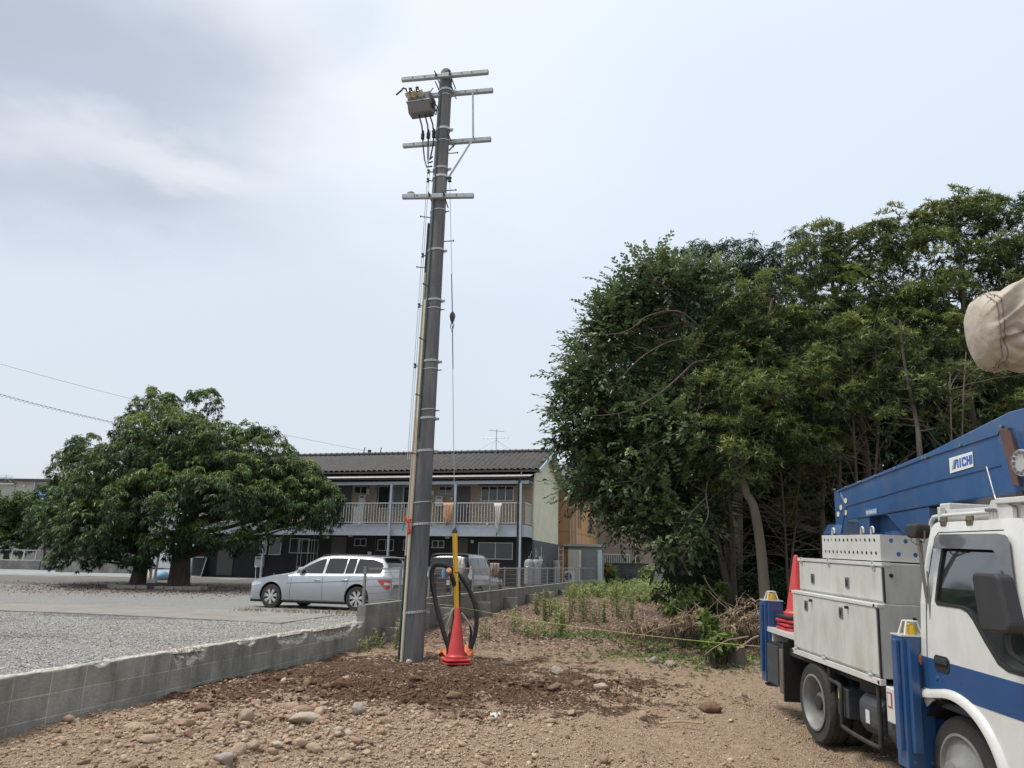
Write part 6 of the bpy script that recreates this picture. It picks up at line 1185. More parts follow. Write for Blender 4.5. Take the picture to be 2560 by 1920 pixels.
# rear deck with stacked things, tail parts
mb = MB(); mb.bb(-1.62, X0 - .01, -.85, .85, .90, .96); mb.build('rear_deck', M_TW, T, bevel=.004)
mb = MB(); mb.bb(-1.45, -1.41, -.82, -.64, .66, .90); mb.build('tail_bracket', M_TW, T)
mb = MB(); mb.bb(-1.47, -1.12, -.88, -.86, .33, .77); mb.bb(-1.47, -1.45, -.86, -.55, .33, .77); mb.build('mud_guard', M_DKGR, T, bevel=.004)
mb = MB(); mb.bb(-1.05, -.86, -.89, -.75, .28, .76); mb.build('timber_chock', mat('old_timber', (.12, .095, .075), .9, var=.3, stretch=(4, 4, .6)), T); mb = MB(); mb.bb(-.86, -.83, -.92, -.45, .22, .86); mb.build('mud_flap', M_RUBB, T)
# under run guard, tank, battery box
mb = MB(); y = -.915; mb.tube(smoothp([(.33, y, .80), (.33, y, .72), (.34, y, .66), (.50, y, .65), (.56, y, .60), (.56, y, .34), (.62, y, .28), (1.20, y, .27), (1.27, y, .33), (1.27, y, .62), (1.27, y, .80)], 60), .020, 10); mb.build('side_guard', M_DK, T, smooth=True)
mb = MB(); mb.bb(.30, .345, -.92, -.88, .42, .82); mb.build('guard_post', M_DK, T)
mb = MB(); mb.bb(.40, .62, -.88, -.6, .36, .62); mb.build('battery_box', M_DKGR, T, bevel=.01); mb = MB(); mb.bb(.43, .50, -.884, -.881, .51, .60); mb.build('yellow_label', mat('yellow_label', (.70, .58, .12), .5), T)
mb = MB(); pr_ = [(-.9, .40), (-.9, .58), (-.84, .66), (-.55, .66), (-.5, .6), (-.5, .36), (-.58, .30), (-.84, .32)]; mb.prism(pr_, .85, 1.25, axis='X'); mb.build('fuel_tank', M_DKGR, T, bevel=.04)
mb = MB(); mb.prism([(a * .97 - .02, b) for a, b in pr_], 1.32, 1.72, axis='X'); mb.build('fuel_tank', M_DKGR, T, bevel=.05); mb = MB(); mb.bb(1.0, 1.07, -.905, -.902, .42, .53); mb.build('white_label', M_WHITE, T)
mb = MB(); mb.bb(.7, 1.3, -.80, -.5, .64, .73); mb.cyl((.75, -.7, .45), (.75, -.5, .45), .12, n=20); mb.build('under_body_gear', M_DK, T)
mb = MB(); mb.bb(1.42, 1.55, -.93, -.78, .52, .80); mb.build('hydraulic_box', M_TW, T, bevel=.01); mb = MB(); mb.bb(1.45, 1.52, -.934, -.931, .64, .76); mb.build('warning_label', mat('label_red', (.45, .06, .05), .5), T); mb = MB(); mb.bb(1.462, 1.508, -.937, -.9345, .652, .748); mb.build('label_centre', M_WHITE, T)

# cab --------------------------------------------------------------
def yf_(z): return .955 if z < 1.12 else .955 - .02 * (z - 1.12) / .4 if z < 1.52 else .935 - .135 * ((z - 1.52) / .62) ** 1.25
def arc(cx_, cz__, r, a0, a1, n): return [(cx_ + r * cos(rad(a0 + (a1 - a0) * k / n)), cz__ + r * sin(rad(a0 + (a1 - a0) * k / n))) for k in range(n + 1)]
out_ = [(2.035, .80), (2.035, 2.04)] + arc(2.115, 2.06, .08, 170, 95, 4) + [(2.9, 2.145)] + arc(3.0, 2.02, .13, 80, 20, 4) + [(3.30, 1.62), (3.47, 1.25), (3.54, 1.05), (3.57, .42), (2.93, .42)] + arc(2.40, .36, .53, 8, 130, 14)
win_ = [(2.245, 1.56)] + arc(2.29, 1.93, .045, 180, 90, 4) + arc(2.86, 1.905, .07, 90, 30, 3) + [(3.04, 1.70), (3.22, 1.34)] + arc(3.20, 1.22, .04, 20, -90, 4) + [(3.02, 1.185), (2.93, 1.215), (2.80, 1.34), (2.68, 1.47), (2.62, 1.515), (2.54, 1.535)] + arc(2.27, 1.56, .025, 270, 200, 2)
import bmesh
def skin(name, outer, holes, m, sd, off, parent, th=0.012, zs=(1.12, 1.32, 1.52, 1.65, 1.8, 1.95, 2.05)):
    loops = [[Vector((a, b, 0)) for a, b in outer]] + [[Vector((a, b, 0)) for a, b in h] for h in holes]; tri = tessellate_polygon(loops); fl = [p for l_ in loops for p in l_]
    bm = bmesh.new(); v = [bm.verts.new((p.x, 0, p.y)) for p in fl]
    for t in tri:
        try: bm.faces.new([v[i] for i in t])
        except Exception: pass
    for z in zs: bmesh.ops.bisect_plane(bm, geom=bm.verts[:] + bm.edges[:] + bm.faces[:], plane_co=(0, 0, z), plane_no=(0, 0, 1))
    for q in bm.verts: q.co.y = sd * (yf_(q.co.z) + off)
    bmesh.ops.recalc_face_normals(bm, faces=bm.faces)
    f0 = bm.faces[:][0]; f0.normal_update()
    if f0.normal.y * sd < 0: bmesh.ops.reverse_faces(bm, faces=bm.faces[:])
    me = bpy.data.meshes.new(name); bm.to_mesh(me); bm.free(); me.materials.append(m); o = bpy.data.objects.new(name, me); COL.objects.link(o); o.parent = parent
    s_ = o.modifiers.new('t', 'SOLIDIFY'); s_.thickness = th; s_.offset = -1; return o
def grow(P_, g):
    c = Vector((sum(p[0] for p in P_) / len(P_), sum(p[1] for p in P_) / len(P_))); n_ = len(P_); r_ = []
    area = sum(P_[i][0] * P_[(i + 1) % n_][1] - P_[(i + 1) % n_][0] * P_[i][1] for i in range(n_)); sg = 1 if area > 0 else -1
    for i in range(n_):
        p0, p1, p2 = (Vector(P_[(i - 1) % n_]), Vector(P_[i]), Vector(P_[(i + 1) % n_])); a = (p1 - p0); b = (p2 - p1)
        na = Vector((a.y, -a.x)).normalized() if a.length > 1e-6 else Vector((0, 0)); nb = Vector((b.y, -b.x)).normalized() if b.length > 1e-6 else na; m_ = (na + nb); m_ = m_.normalized() if m_.length > 1e-6 else na; r_.append(tuple(p1 + m_ * g * sg))
    return r_
for sd in (-1, 1):
    dr = skin('cab_side', out_, [win_], M_TW, sd, 0, T)
    skin('window_rubber', grow(win_, .016), [grow(win_, -.010)], M_RUBB, sd, .004, dr, .014)
    skin('cab_window', win_, [], M_TGL, sd, -.012, dr, .005)
    skin('blue_stripe', [(2.037, .905), (2.037, 1.13), (3.525, 1.118), (3.545, .895)], [], M_TBS, sd, .0025, dr, .003, zs=(1.12,))
    # door handle, lock, seams, visor, flare
    mb = MB(); mb.prism([(2.21, 1.07), (2.235, 1.05), (2.37, 1.05), (2.395, 1.075), (2.395, 1.145), (2.37, 1.165), (2.235, 1.165), (2.21, 1.145)], sd * .957, sd * .963); hd = mb.build('door_handle', M_RUBB, dr, bevel=.003)
    mb = MB(); mb.prism([(2.225, 1.105), (2.385, 1.105), (2.38, 1.15), (2.23, 1.15)], sd * .9635, sd * .975); mb.build('handle_flap', M_MIR, hd, bevel=.006)
    mb = MB(); mb.cyl((2.23, sd * .955, 1.0), (2.23, sd * .966, 1.0), .013, n=14); mb.build('lock', M_LATCH, dr)
    mb = MB(); mb.tube([(2.115, sd * (yf_(z) + .0015), z) for z in np.linspace(.845, 2.02, 20)] + [(2.15, sd * (yf_(2.06) + .001), 2.06), (2.9, sd * (yf_(2.07) + .001), 2.07)], .0035, 4); mb.tube([(x, sd * .9565, .845) for x in (2.115, 2.3)] + [(a, sd * .9565, b) for a, b in arc(2.40, .36, .575, 110, 8, 14)], .0035, 4); mb.build('door_seam', M_RUBB, dr)
    skin('rain_visor', [(2.16, 1.955), (2.16, 2.0), (2.20, 2.045), (2.88, 2.045)] + arc(2.93, 1.95, .09, 70, 25, 3) + [(3.12, 1.70), (3.18, 1.56), (3.14, 1.56), (3.05, 1.72), (2.94, 1.88), (2.86, 1.935), (2.3, 1.94), (2.18, 1.935)], [], M_VIS, sd, .030, dr, .004, zs=(1.8, 1.95))
    fl = [(1.975, .835), (2.03, .862), (2.14, .875)] + arc(2.40, .36, .555, 104, 5, 18)
    vs = []; 
    for i, (a, b) in enumerate(fl):
        q = Vector((a - 2.40, b - .36)); q.normalize(); y0_ = sd * .957
        if i < 3: q = Vector((-.15, 1)).normalized()
        vs += [(a + q.x * .035, y0_ - sd * .01, b + q.y * .035), (a + q.x * .022, y0_ + sd * .018, b + q.y * .022), (a, y0_ + sd * .032, b), (a - q.x * .03, y0_ + sd * .030, b - q.y * .03), (a - q.x * .04, y0_ - sd * .03, b - q.y * .04)]
    mb = MB(); k = 5; mb.add(vs, [(i * k + j, i * k + (j + 1) % k, (i + 1) * k + (j + 1) % k, (i + 1) * k + j) for i in range(len(fl) - 1) for j in range(k)] + [(0, 1, 2, 3, 4)]); mb.build('arch_flare', M_TW, dr, smooth=True)
    mb = MB(); ap = arc(2.40, .36, .50, 178, 5, 16); vs = []
    for a, b in ap: vs += [(a, sd * .94, b), (a, sd * .55, b)]
    mb.add(vs, [(2 * i, 2 * i + 1, 2 * i + 3, 2 * i + 2) for i in range(len(ap) - 1)]); o = mb.build('wheel_arch', M_RUBB, T, smooth=True, fix=False)
# the rest of the shell joins the two sides
shell = [p for p in out_[:] if p[0] < 2.2 or p[0] > 2.9 or p[1] > 1]; idx = [(a, b) for a, b in out_[:out_.index((3.57, .42)) + 1]]
mb = MB(); vs = []
for a, b in idx: y = yf_(b) - .002; vs += [(a, -y, b), (a, -y * .5, b + (.012 if b > 2.05 else 0) + 0), (a, y * .5, b + (.012 if b > 2.05 else 0)), (a, y, b)]
mb.add(vs, [(4 * i + j, 4 * i + j + 1, 4 * i + j + 5, 4 * i + j + 4) for i in range(len(idx) - 1) for j in range(3)]); o = mb.build('cab_shell', M_TW, T, smooth=True)
mb = MB(); a, b = (3.19, 1.92), (3.50, 1.20); n1 = Vector((b[1] - a[1], 0, -(b[0] - a[0])));
mb.add([(3.235 + .012, -.74, 1.78), (3.475 + .012, -.86, 1.27), (3.475 + .012, .86, 1.27), (3.235 + .012, .74, 1.78)], [(0, 1, 2, 3)]); mb.build('windscreen', M_TGL, T)
mb = MB(); mb.bb(2.06, 3.4, -.9, .9, .78, .84); mb.bb(2.15, 2.55, -.75, -.25, .84, 1.2); mb.bb(2.12, 2.25, -.75, -.25, 1.2, 1.8); mb.bb(2.15, 2.55, .1, .75, .84, 1.2); mb.bb(3.1, 3.4, -.88, .88, 1.0, 1.22); mb.build('cab_interior', M_DKGR, T, bevel=.02)
mb = MB(); mb.tube([(3.0 + .03 * sin(a), -.5 + .19 * cos(a), 1.32 + .19 * sin(a) * .8) for a in np.linspace(0, 2 * pi, 24)], .014, 6); mb.build('steering_wheel', M_RUBB, T, smooth=True)
mb = MB(); mb.bb(3.57, 3.66, -.93, .93, .30, .55); mb.build('front_bumper', M_TW, T, bevel=.03)
mb = MB(); mb.prism([(1.93, .72), (2.0, .72), (2.02, .45), (1.99, .25), (1.93, .25)], -.93, -.6); mb.build('mudguard', M_RUBB, T, bevel=.01); mb = MB(); mb.lathe((1.95, -.93, .42), [(.035, 0), (.055, .03), (.055, .2), (.035, .24), (.02, .26)], n=16); mb.build('washer_bottle', M_BOXW, T, smooth=True)
# mirrors
p0 = TU(1060, 790, -1.16); p1 = TU(1240, 1050, -1.16)
mb = MB(); mx = (p0.x + p1.x) / 2; mz = (p0.z + p1.z) / 2 - .0; mb.prism([(mx - .155, mz + .15), (mx - .13, mz + .175), (mx + .06, mz + .175), (mx + .10, mz + .155), (mx + .165, mz - .12), (mx + .15, mz - .165), (mx - .08, mz - .18), (mx - .115, mz - .15)], -1.22, -1.11); mr_ = mb.build('side_mirror', M_MIR, T, bevel=.035)
mb = MB(); mb.tube(smoothp([(mx + .05, -1.15, mz - .16), (mx + .06, -1.15, mz - .28), (mx + .12, -1.08, mz - .36), (3.35, -.95, 1.10)], 20), .016, 8); mb.build('mirror_stay', M_MIR, mr_, smooth=True)
p = TU(775, 590, -1.0); mb = MB(); q = [(p.x - .08, p.z + .05), (p.x - .085, p.z + .0), (p.x - .05, p.z - .055), (p.x + .06, p.z - .06), (p.x + .09, p.z - .01), (p.x + .09, p.z + .055)]; mb.prism(q, -1.05, -.93); wl = mb.build('work_lamp', M_MIR, T, bevel=.02)
mb = MB(); mb.tube([(p.x, -.99, p.z - .06), (p.x, -.98, p.z - .15), (p.x - .0, -.95, p.z - .5), (p.x + .02, -.9, p.z - .62)], .013, 8); mb.tube([(p.x - .09, -.99, p.z + .0), (p.x - .09, -.99, p.z - .08), (p.x, -.99, p.z - .11), (p.x + .09, -.99, p.z - .08), (p.x + .1, -.99, p.z)], .006, 6); mb.build('lamp_bracket', M_LATCH, wl, smooth=True)
mb = MB(); mb.tube(smoothp([(p.x + .01, -.97, p.z - .1), (p.x - .03, -.93, p.z - .6), (p.x + .02, -.9, p.z - .85), (p.x - .06, -.9, p.z - 1.1), (p.x + .03, -.9, p.z - 1.16), (p.x + .05, -.9, p.z - .8)], 50), .008, 6); mb.tube(smoothp([(p.x + .03, -.95, p.z - .3), (p.x + .0, -.93, p.z - .8), (p.x - .02, -.93, p.z - 1.05), (p.x + .06, -.9, p.z - 1.12), (p.x + .06, -.88, p.z - .7)], 40), .007, 6); mb.build('loose_cable', M_LATCH, T, smooth=True)
# roof rack
mb = MB(); y = -.77; mb.tube(smoothp([(1.97, y, 2.0), (1.965, y, 2.12), (2.0, y, 2.17), (2.1, y, 2.19), (2.8, y, 2.20)], 40), .016, 10); mb.build('rack_rail', M_TW, T, smooth=True)
mb = MB(); mb.bb(2.10, 2.14, y - .02, y + .02, 2.10, 2.26); mb.bb(2.12, 3.0, y + .03, y + .07, 2.15, 2.24); mb.prism([(2.70, 2.14), (2.95, 2.14), (2.95, 2.22), (2.86, 2.28), (2.74, 2.28), (2.70, 2.22)], y - .015, y + .02); mb.build('rack_bracket', M_TW, T, bevel=.004)
mb = MB(); mb.bb(1.95, 2.08, -.68, -.1, 2.12, 2.30); mb.build('rack_box', M_TW, T, bevel=.01); mb = MB(); mb.bb(2.8, 3.3, -.80, .3, 2.25, 2.29); mb.build('rack_board', M_TW, T, bevel=.006)
for x in (2.20, 2.52): 
    mb = MB(); mb.bb(x - .035, x + .035, y - .045, y - .022, 2.11, 2.18); o = mb.build('clamp', mat('brass_plate', (.22, .19, .13), .4, metal=.6) if x < 2.3 else bpy.data.materials['brass_plate'], T, bevel=.003); mb = MB()
    for e in (-.018, .018): mb.cyl((x + e, y - .046, 2.145), (x + e, y - .06, 2.145), .008, n=8)
    mb.build('bolt', M_LATCH, o)
mb = MB()
for e in (.0, .035, .07): mb.cyl((2.72 + e, y - .02, 2.21), (2.72 + e, y - .045, 2.21), .012, n=8)
mb.build('bracket_bolt', M_LATCH, T)
mb = MB(); mb.tube([(2.72, -.7, 2.16), (2.60, -.66, 2.33), (2.48, -.62, 2.55)], .005, 5); mb.build('antenna', M_LATCH, T)

# boom --------------------------------------------------------------
BY0, BY1 = -.35, .13
def BPx(px, py): p = TP(px, py, BY0); return (p.x, p.z)
def B4(X, Y): return BPx(2060 + X / 4.148, 1000 + Y / 4.148)
topl = [B4(100, 945), B4(1060, 550), B4(1920, 118)]; k3 = topl[-1]
bot = [B4(175, 1390), B4(240, 1250), B4(1070, 1105), B4(2010, 962)]
ye = 3.35; outb = [topl[0], topl[1], k3, (ye, k3[1] + .01), (ye, bot[-1][1] - .03), bot[-1], bot[-2], bot[-3], bot[-4], B4(120, 1330)]
bm_ = MB(); bm_.prism(outb, BY0, BY1); boom = bm_.build('boom', M_TB, T, bevel=.012)
mb = MB()
def strip(a, b, w_, d0=.0, d1=.006, m=0):
    a = Vector(a); b = Vector(b); d = (b - a).normalized(); n_ = Vector((-d.y, d.x)) * w_ / 2; mb.prism([tuple(a - n_), tuple(b - n_), tuple(b + n_), tuple(a + n_)], BY0 - d1, BY0 - d0)
strip(B4(150, 948), B4(1050, 602), .010, .001, .012); strip(B4(1080, 590), B4(1810, 355), .010, .001, .012); strip(B4(1810, 325), B4(1812, 360), .008, .001, .006); mb.build('cover_lip', M_TB, boom)
mb = MB(); strip(B4(240, 1100), B4(1000, 880), .008, .001, .008); strip(B4(1000, 880), B4(1840, 675), .008, .001, .008); strip(B4(155, 950), B4(235, 1105), .012, .001, .01); strip(B4(235, 1105), B4(178, 1385), .010, .001, .01); mb.build('fold_line', M_TB, boom)
mb = MB()
for X, Y in ((235, 905), (365, 855), (388, 848), (540, 788), (748, 712), (1040, 605), (1070, 598), (1433, 465), (1857, 275), (1880, 440), (1952, 566), (2018, 805), (1990, 858), (118, 930)): a, b = B4(X, Y); mb.cyl((a, BY0 - .004, b), (a, BY0 - .022, b), .013, n=8)
mb.build('boom_bolt', M_LATCH, boom)
mb = MB()
for X, Y in ((230, 1045), (180, 1115), (152, 1185), (230, 1168)): a, b = B4(X, Y); mb.cyl((a, BY0 - .004, b), (a, BY0 - .008, b), .030, n=20)
mb.build('pale_cap', mat('ivory_cap', (.66, .60, .42), .5), boom)
mb = MB(); q = [B4(1850, 310), B4(1935, 285), B4(2040, 800), B4(2060, 900), B4(1990, 870)]; mb.prism(q, BY0 - .03, BY0 - .001); mb.build('hinge_arm', M_RUST, boom, bevel=.004)
mb = MB(); q = [B4(1965, 330), B4(1995, 320), B4(2074, 640), B4(2074, 760)]; mb.prism(q, BY0 - .05, BY0 - .031); mb.build('hinge_plate', M_RUST, boom)
a, b = B4(2075, 660); mb = MB(); mb.cyl((a + .05, BY0 - .03, b), (a + .05, BY0 - .06, b), .10, n=30); o = mb.build('pivot_ring', M_ALU, boom); mb = MB()
for k in range(12): t = 2 * pi * k / 12; mb.cyl((a + .05 + .078 * cos(t), BY0 - .06, b + .078 * sin(t)), (a + .05 + .078 * cos(t), BY0 - .078, b + .078 * sin(t)), .013, n=8)
mb.build('pivot_bolt', M_LATCH, o)
mb = MB(); q = [B4(2010, 960), B4(2074, 940), B4(2090, 980), B4(2020, 1010)]; mb.prism(q, BY0 - .02, BY0 + .2); mb.build('hinge_foot', M_DK, boom)
# logo plates
def onboom(a, b, d): return (a, BY0 - d, b)
def lplate(name, quad, m, d, parent, th=.002):
    vs = [onboom(a, b, d) for a, b in quad] + [onboom(a, b, d + th) for a, b in quad]; mb = MB(); mb.add(vs, [(0, 1, 2, 3), (4, 5, 6, 7), (0, 1, 5, 4), (1, 2, 6, 5), (2, 3, 7, 6), (3, 0, 4, 7)]); return mb.build(name, m, parent)
Q = [B4(1304, 605), B4(1546, 533), B4(1556, 690), B4(1314, 762)]
M_SIGNW = mat('sign_white', (.74, .74, .70), .4, var=.02); lp = lplate('maker_plate', Q, M_SIGNW, .004, boom)
def qm(Q_, u, v): a = Vector(Q_[0]).lerp(Vector(Q_[1]), u); b = Vector(Q_[3]).lerp(Vector(Q_[2]), u); return tuple(b.lerp(a, v))
def glyph(name, polys, m, Q_, d, parent):
    mb = MB()
    for P_ in polys:
        w2 = [qm(Q_, u, v) for u, v in P_]; n_ = len(w2); vs = [onboom(a, b, d) for a, b in w2] + [onboom(a, b, d + .002) for a, b in w2]; mb.add(vs, [tuple(range(n_)), tuple(range(2 * n_ - 1, n_ - 1, -1))] + [(i, (i + 1) % n_, n_ + (i + 1) % n_, n_ + i) for i in range(n_)])
    return mb.build(name, m, parent)
M_LBL = mat('logo_blue', (.03, .10, .42), .4); M_LGR = mat('logo_green', (.08, .42, .26), .4); M_LPL = mat('logo_pale', (.45, .55, .60), .4)
y0, y1 = .20, .80
glyph('logo_slash', [[(.10, y0), (.12, y0), (.21, y1), (.19, y1)]], M_LPL, Q, .0065, lp); glyph('logo_slash', [[(.14, y0), (.18, y0), (.27, y1), (.23, y1)]], M_LGR, Q, .0065, lp)
t_ = .055
glyph('lettering', [[(.20, y0), (.255, y0), (.345, y1), (.29, y1)], [(.305, y1), (.36, y1), (.40, y1 - .08), (.40, y0), (.345, y0), (.345, y1 - .14)],
  [(.445, y0), (.50, y0), (.50, y1), (.445, y1)],
  [(.545, y0 + .08), (.60, y0 + .13), (.60, y1 - .13), (.545, y1 - .08)], [(.545, y1 - .08), (.575, y1), (.70, y1), (.70, y1 - .13), (.60, y1 - .13)], [(.545, y0 + .08), (.60, y0 + .13), (.70, y0 + .13), (.70, y0), (.575, y0)], [(.70, y1 - .13), (.72, y1 - .06), (.72, y1 - .22), (.67, y1 - .22), (.67, y1 - .13)], [(.67, y0 + .13), (.67, y0 + .22), (.72, y0 + .22), (.72, y0 + .06), (.70, y0 + .0)],
  [(.745, y0), (.80, y0), (.80, y1), (.745, y1)], [(.85, y0), (.905, y0), (.905, y1), (.85, y1)], [(.80, .44), (.85, .44), (.85, .57), (.80, .57)], [(.925, y0), (.975, y0), (.975, y1), (.925, y1)]], M_LBL, Q, .0065, lp)
Q2 = [B4(438, 1140), B4(555, 1118), B4(558, 1183), B4(440, 1205)]; M_SKY = mat('badge_blue', (.10, .22, .42), .4); lp2 = lplate('name_badge', Q2, M_SKY, .004, boom)
FONT = {'S': [(0, 1, 1, 1), (0, .5, 0, 1), (0, .5, 1, .5), (1, 0, 1, .5), (0, 0, 1, 0)], 'K': [(0, 0, 0, 1), (0, .5, 1, 1), (0, .5, 1, 0)], 'Y': [(0, 1, .5, .5), (1, 1, .5, .5), (.5, 0, .5, .5)], 'M': [(0, 0, 0, 1), (0, 1, .5, .5), (.5, .5, 1, 1), (1, 0, 1, 1)], 'A': [(0, 0, .5, 1), (.5, 1, 1, 0), (.2, .35, .8, .35)], 'T': [(0, 1, 1, 1), (.5, 0, .5, 1)], 'E': [(0, 0, 0, 1), (0, 1, 1, 1), (0, .5, .8, .5), (0, 0, 1, 0)], 'R': [(0, 0, 0, 1), (0, 1, 1, 1), (1, .5, 1, 1), (0, .5, 1, .5), (.3, .5, 1, 0)]}
polys = []
for i, ch in enumerate('SKYMASTER'):
    x0 = .07 + i * .098
    for (a, b, c, d) in FONT[ch]:
        p = Vector((x0 + a * .072, .25 + b * .5)); q = Vector((x0 + c * .072, .25 + d * .5)); dd = q - p; n_ = Vector((-dd.y * .35, dd.x * 2.8)); n_ = Vector((-dd.y, dd.x)); n_.normalize(); n_ = Vector((n_.x * .010, n_.y * .045)); polys.append([tuple(p - n_), tuple(q - n_), tuple(q + n_), tuple(p + n_)])
glyph('lettering', polys, M_SIGNW, Q2, .0065, lp2)
# gussets, turntable
for q in ([B4(330, 1238), B4(455, 1212), B4(462, 1385), B4(400, 1385)], [B4(635, 1185), B4(1070, 1108), B4(1090, 1385), B4(810, 1385)]): mb = MB(); mb.prism(q, BY0 + .01, BY1 - .01); mb.build('gusset', M_TB, T, bevel=.006)
mb = MB(); mb.prism([B4(455, 1212), B4(640, 1180), B4(820, 1385), B4(460, 1385)], BY0 + .12, BY1 - .02); mb.build('turret', M_TB, T)
mb = MB(); mb.lathe((.5, 0, 1.0), [(.40, 0), (.40, .6), (.34, .62), (.34, 1.1), (.28, 1.12)], n=32); mb.build('turntable', M_TB, T, smooth=True)
mb = MB(); mb.prism([TU(365, 605, -.4).xz[:], TU(385, 562, -.4).xz[:], TU(408, 562, -.4).xz[:], TU(425, 605, -.4).xz[:]], -.42, -.34); mb.build('rest_bracket', M_TB, T)
mb = MB(); mb.bb(-.4, 1.3, -.32, .32, .98, 1.3); mb.build('centre_deck', M_BOXW, T)
# bucket under its cover, on the folded arm
M_CANV = mat('canvas', (.42, .375, .31), .85, var=.22, scale=2.2, bump=.35, bscale=14, dirt=(.20, .17, .135), dscale=5, damt=.6)
bcw = at(2658, 808, 4.45); bc_ = TM.transposed() @ (bcw - TT); axd = (TM.transposed() @ Vector((.94, -.22, .07))).normalized()
sx_ = axd.cross(Vector((0, 0, 1))).normalized(); sz_ = sx_.cross(axd)
nu_, nv_ = 180, 150; vs = []
for j in range(nv_ + 1):
    v = j / nv_; L_ = -.52 + 1.25 * v; e = min(1, (v / .12)); prof = (1 - (1 - e) ** 2.4) ** .5 if v < .12 else 1.0; base_r = (.245 + .16 * v) * (.52 + .48 * prof if v < .12 else 1)
    if v == 0: base_r = .02
    for i in range(nu_):
        a = 2 * pi * i / nu_; sq = (abs(cos(a)) ** 3.0 + abs(sin(a)) ** 3.0) ** (-1 / 3.0)
        pv = lambda k, q, o=0.0: float(vn(k * cos(a) + q * v + o, k * sin(a) - q * .8 * v + o * 1.7))
        da = (a + pi) % (2 * pi) - pi; ph_ = math.atan2(da * .34 + .02, .47 - v); dist_ = math.hypot(da * .34, .47 - v); rg = lambda t, p_=.6: (1 - abs(sin(t)) ** p_)
        ft = math.exp(-(da / 1.5) ** 2)
        fold = .030 * pv(1.5, 4, 5) + .03 * pv(3.0, 9, 3) - .032 * max(0, 1 - abs(pv(1.7, 4, 2) + .04) * 11) - .026 * max(0, 1 - abs(pv(2.4, 7, 9)) * 9) + .022 * max(0, 1 - abs(pv(2.0, 5.5, 14) - .05) * 8) + .008 * pv(9, 30, 1)
        crease = 0
        r = base_r * sq + (fold + crease) * min(1, v * 12); sag_ = -.02 * v * max(0, -sin(a))
        La = L_ + (.02 * pv(1.4, 3, 2) + .035 * abs(pv(2.6, 5, 8))) * max(0, 1 - v * 5) * min(1, v * 40)
        p = bc_ + axd * La + sx_ * r * cos(a) * .95 + sz_ * (r * sin(a) * .98 + sag_); vs.append(tuple(p))
mb = MB(); mb.add(vs, [(j * nu_ + i, j * nu_ + (i + 1) % nu_, (j + 1) * nu_ + (i + 1) % nu_, (j + 1) * nu_ + i) for j in range(nv_) for i in range(nu_)] + [tuple(range(nu_ - 1, -1, -1)), tuple(nv_ * nu_ + i for i in range(nu_))])
bk = mb.build('bucket_cover', M_CANV, T, smooth='all')
M_SEAM = mat('canvas_seam', (.20, .18, .15), .9); mb = MB()
for v in (.055, .075): j = int(v * nv_); mb.tube([Vector(vs[j * nu_ + i % nu_]) + (Vector(vs[j * nu_ + i % nu_]) - bc_ - axd * (-.52 + 1.25 * v)).normalized() * .002 for i in range(nu_ + 1)], .004, 4)
mb.build('seam', M_SEAM, bk); j = int(.16 * nv_); mb = MB(); q = Vector(vs[j * nu_ + int(nu_ * .58)]); mb.tube([q, q + Vector((.02, -.02, -.03)), q + Vector((.01, -.03, -.09))], [.012, .014, .004], 5); q = Vector(vs[j * nu_ + int(nu_ * .6)]); mb.tube([q, q + Vector((-.02, -.02, -.05))], [.01, .004], 5); mb.build('frayed_tie', M_ROPE, bk)
q = bc_ + axd * .62; mb = MB(); mb.tube(smoothp([q + Vector((0, 0, -.25)), q + Vector((.1, .25, -.42)), Vector((3.25, .0, 2.75))], 16), .05, 10); mb.build('bucket_arm', M_TB, T, smooth=True)
# cones carried on the rear deck
TMW = Matrix.Translation(TT) @ Euler(TR, 'XYZ').to_matrix().to_4x4()
def tp(x, y, z): return TMW @ Vector((x, y, z))
M_CONB = mat('cone_black_base', (.02, .02, .022), .6)
cp_ = TU(190, 1028, -.62)
for k in range(4):
    e = cone(('topmost red cone with dark base of the stack on the back of the truck', 'second red cone from the top of the truck stack, only its base showing', 'third red cone from the top of the truck stack, only its base showing', 'bottom red cone of the truck stack, only its base showing')[k], tp(-1.19, -.60, .962 + .045 * (3 - k)), .74, group='red cones stacked on the truck', rz=TR[2] + (.0, .12, -.1, .05)[k])
    e.rotation_euler = (TR[0], TR[1], TR[2] + (.0, .12, -.1, .05)[k])
    if k == 0:
        for ch in e.children:
            if ch.name.startswith('base'): ch.data.materials[0] = M_CONB
# ------------------------------------------------------------------ plants
LEAF = lambda nm, st, tr=.25, ro=.5, sp=.4: tint_mat(nm, st, ro, translucent=tr, spec=sp)
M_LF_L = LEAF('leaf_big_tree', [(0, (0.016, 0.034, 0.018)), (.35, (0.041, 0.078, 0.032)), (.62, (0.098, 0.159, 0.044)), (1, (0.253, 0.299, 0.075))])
M_LF_B = LEAF('leaf_broad', [(0, (0.023, 0.042, 0.023)), (.4, (0.068, 0.111, 0.047)), (.75, (0.169, 0.227, 0.098)), (1, (0.325, 0.377, 0.169))], .3, .4, .5)
M_LF_N = LEAF('leaf_narrow', [(0, (0.022, 0.036, 0.018)), (.35, (0.062, 0.098, 0.036)), (.62, (0.162, 0.214, 0.065)), (1, (0.384, 0.408, 0.132))])
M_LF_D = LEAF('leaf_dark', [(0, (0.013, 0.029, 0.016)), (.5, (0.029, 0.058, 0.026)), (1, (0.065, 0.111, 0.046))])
M_LF_Y = LEAF('leaf_weed', [(0, (.08, .12, .035)), (.5, (.19, .25, .08)), (1, (.38, .40, .17))])
M_LF_DRY = LEAF('leaf_dry', [(0, (.10, .065, .04)), (.5, (.26, .19, .12)), (1, (.46, .37, .25))], .1, .8, .2)
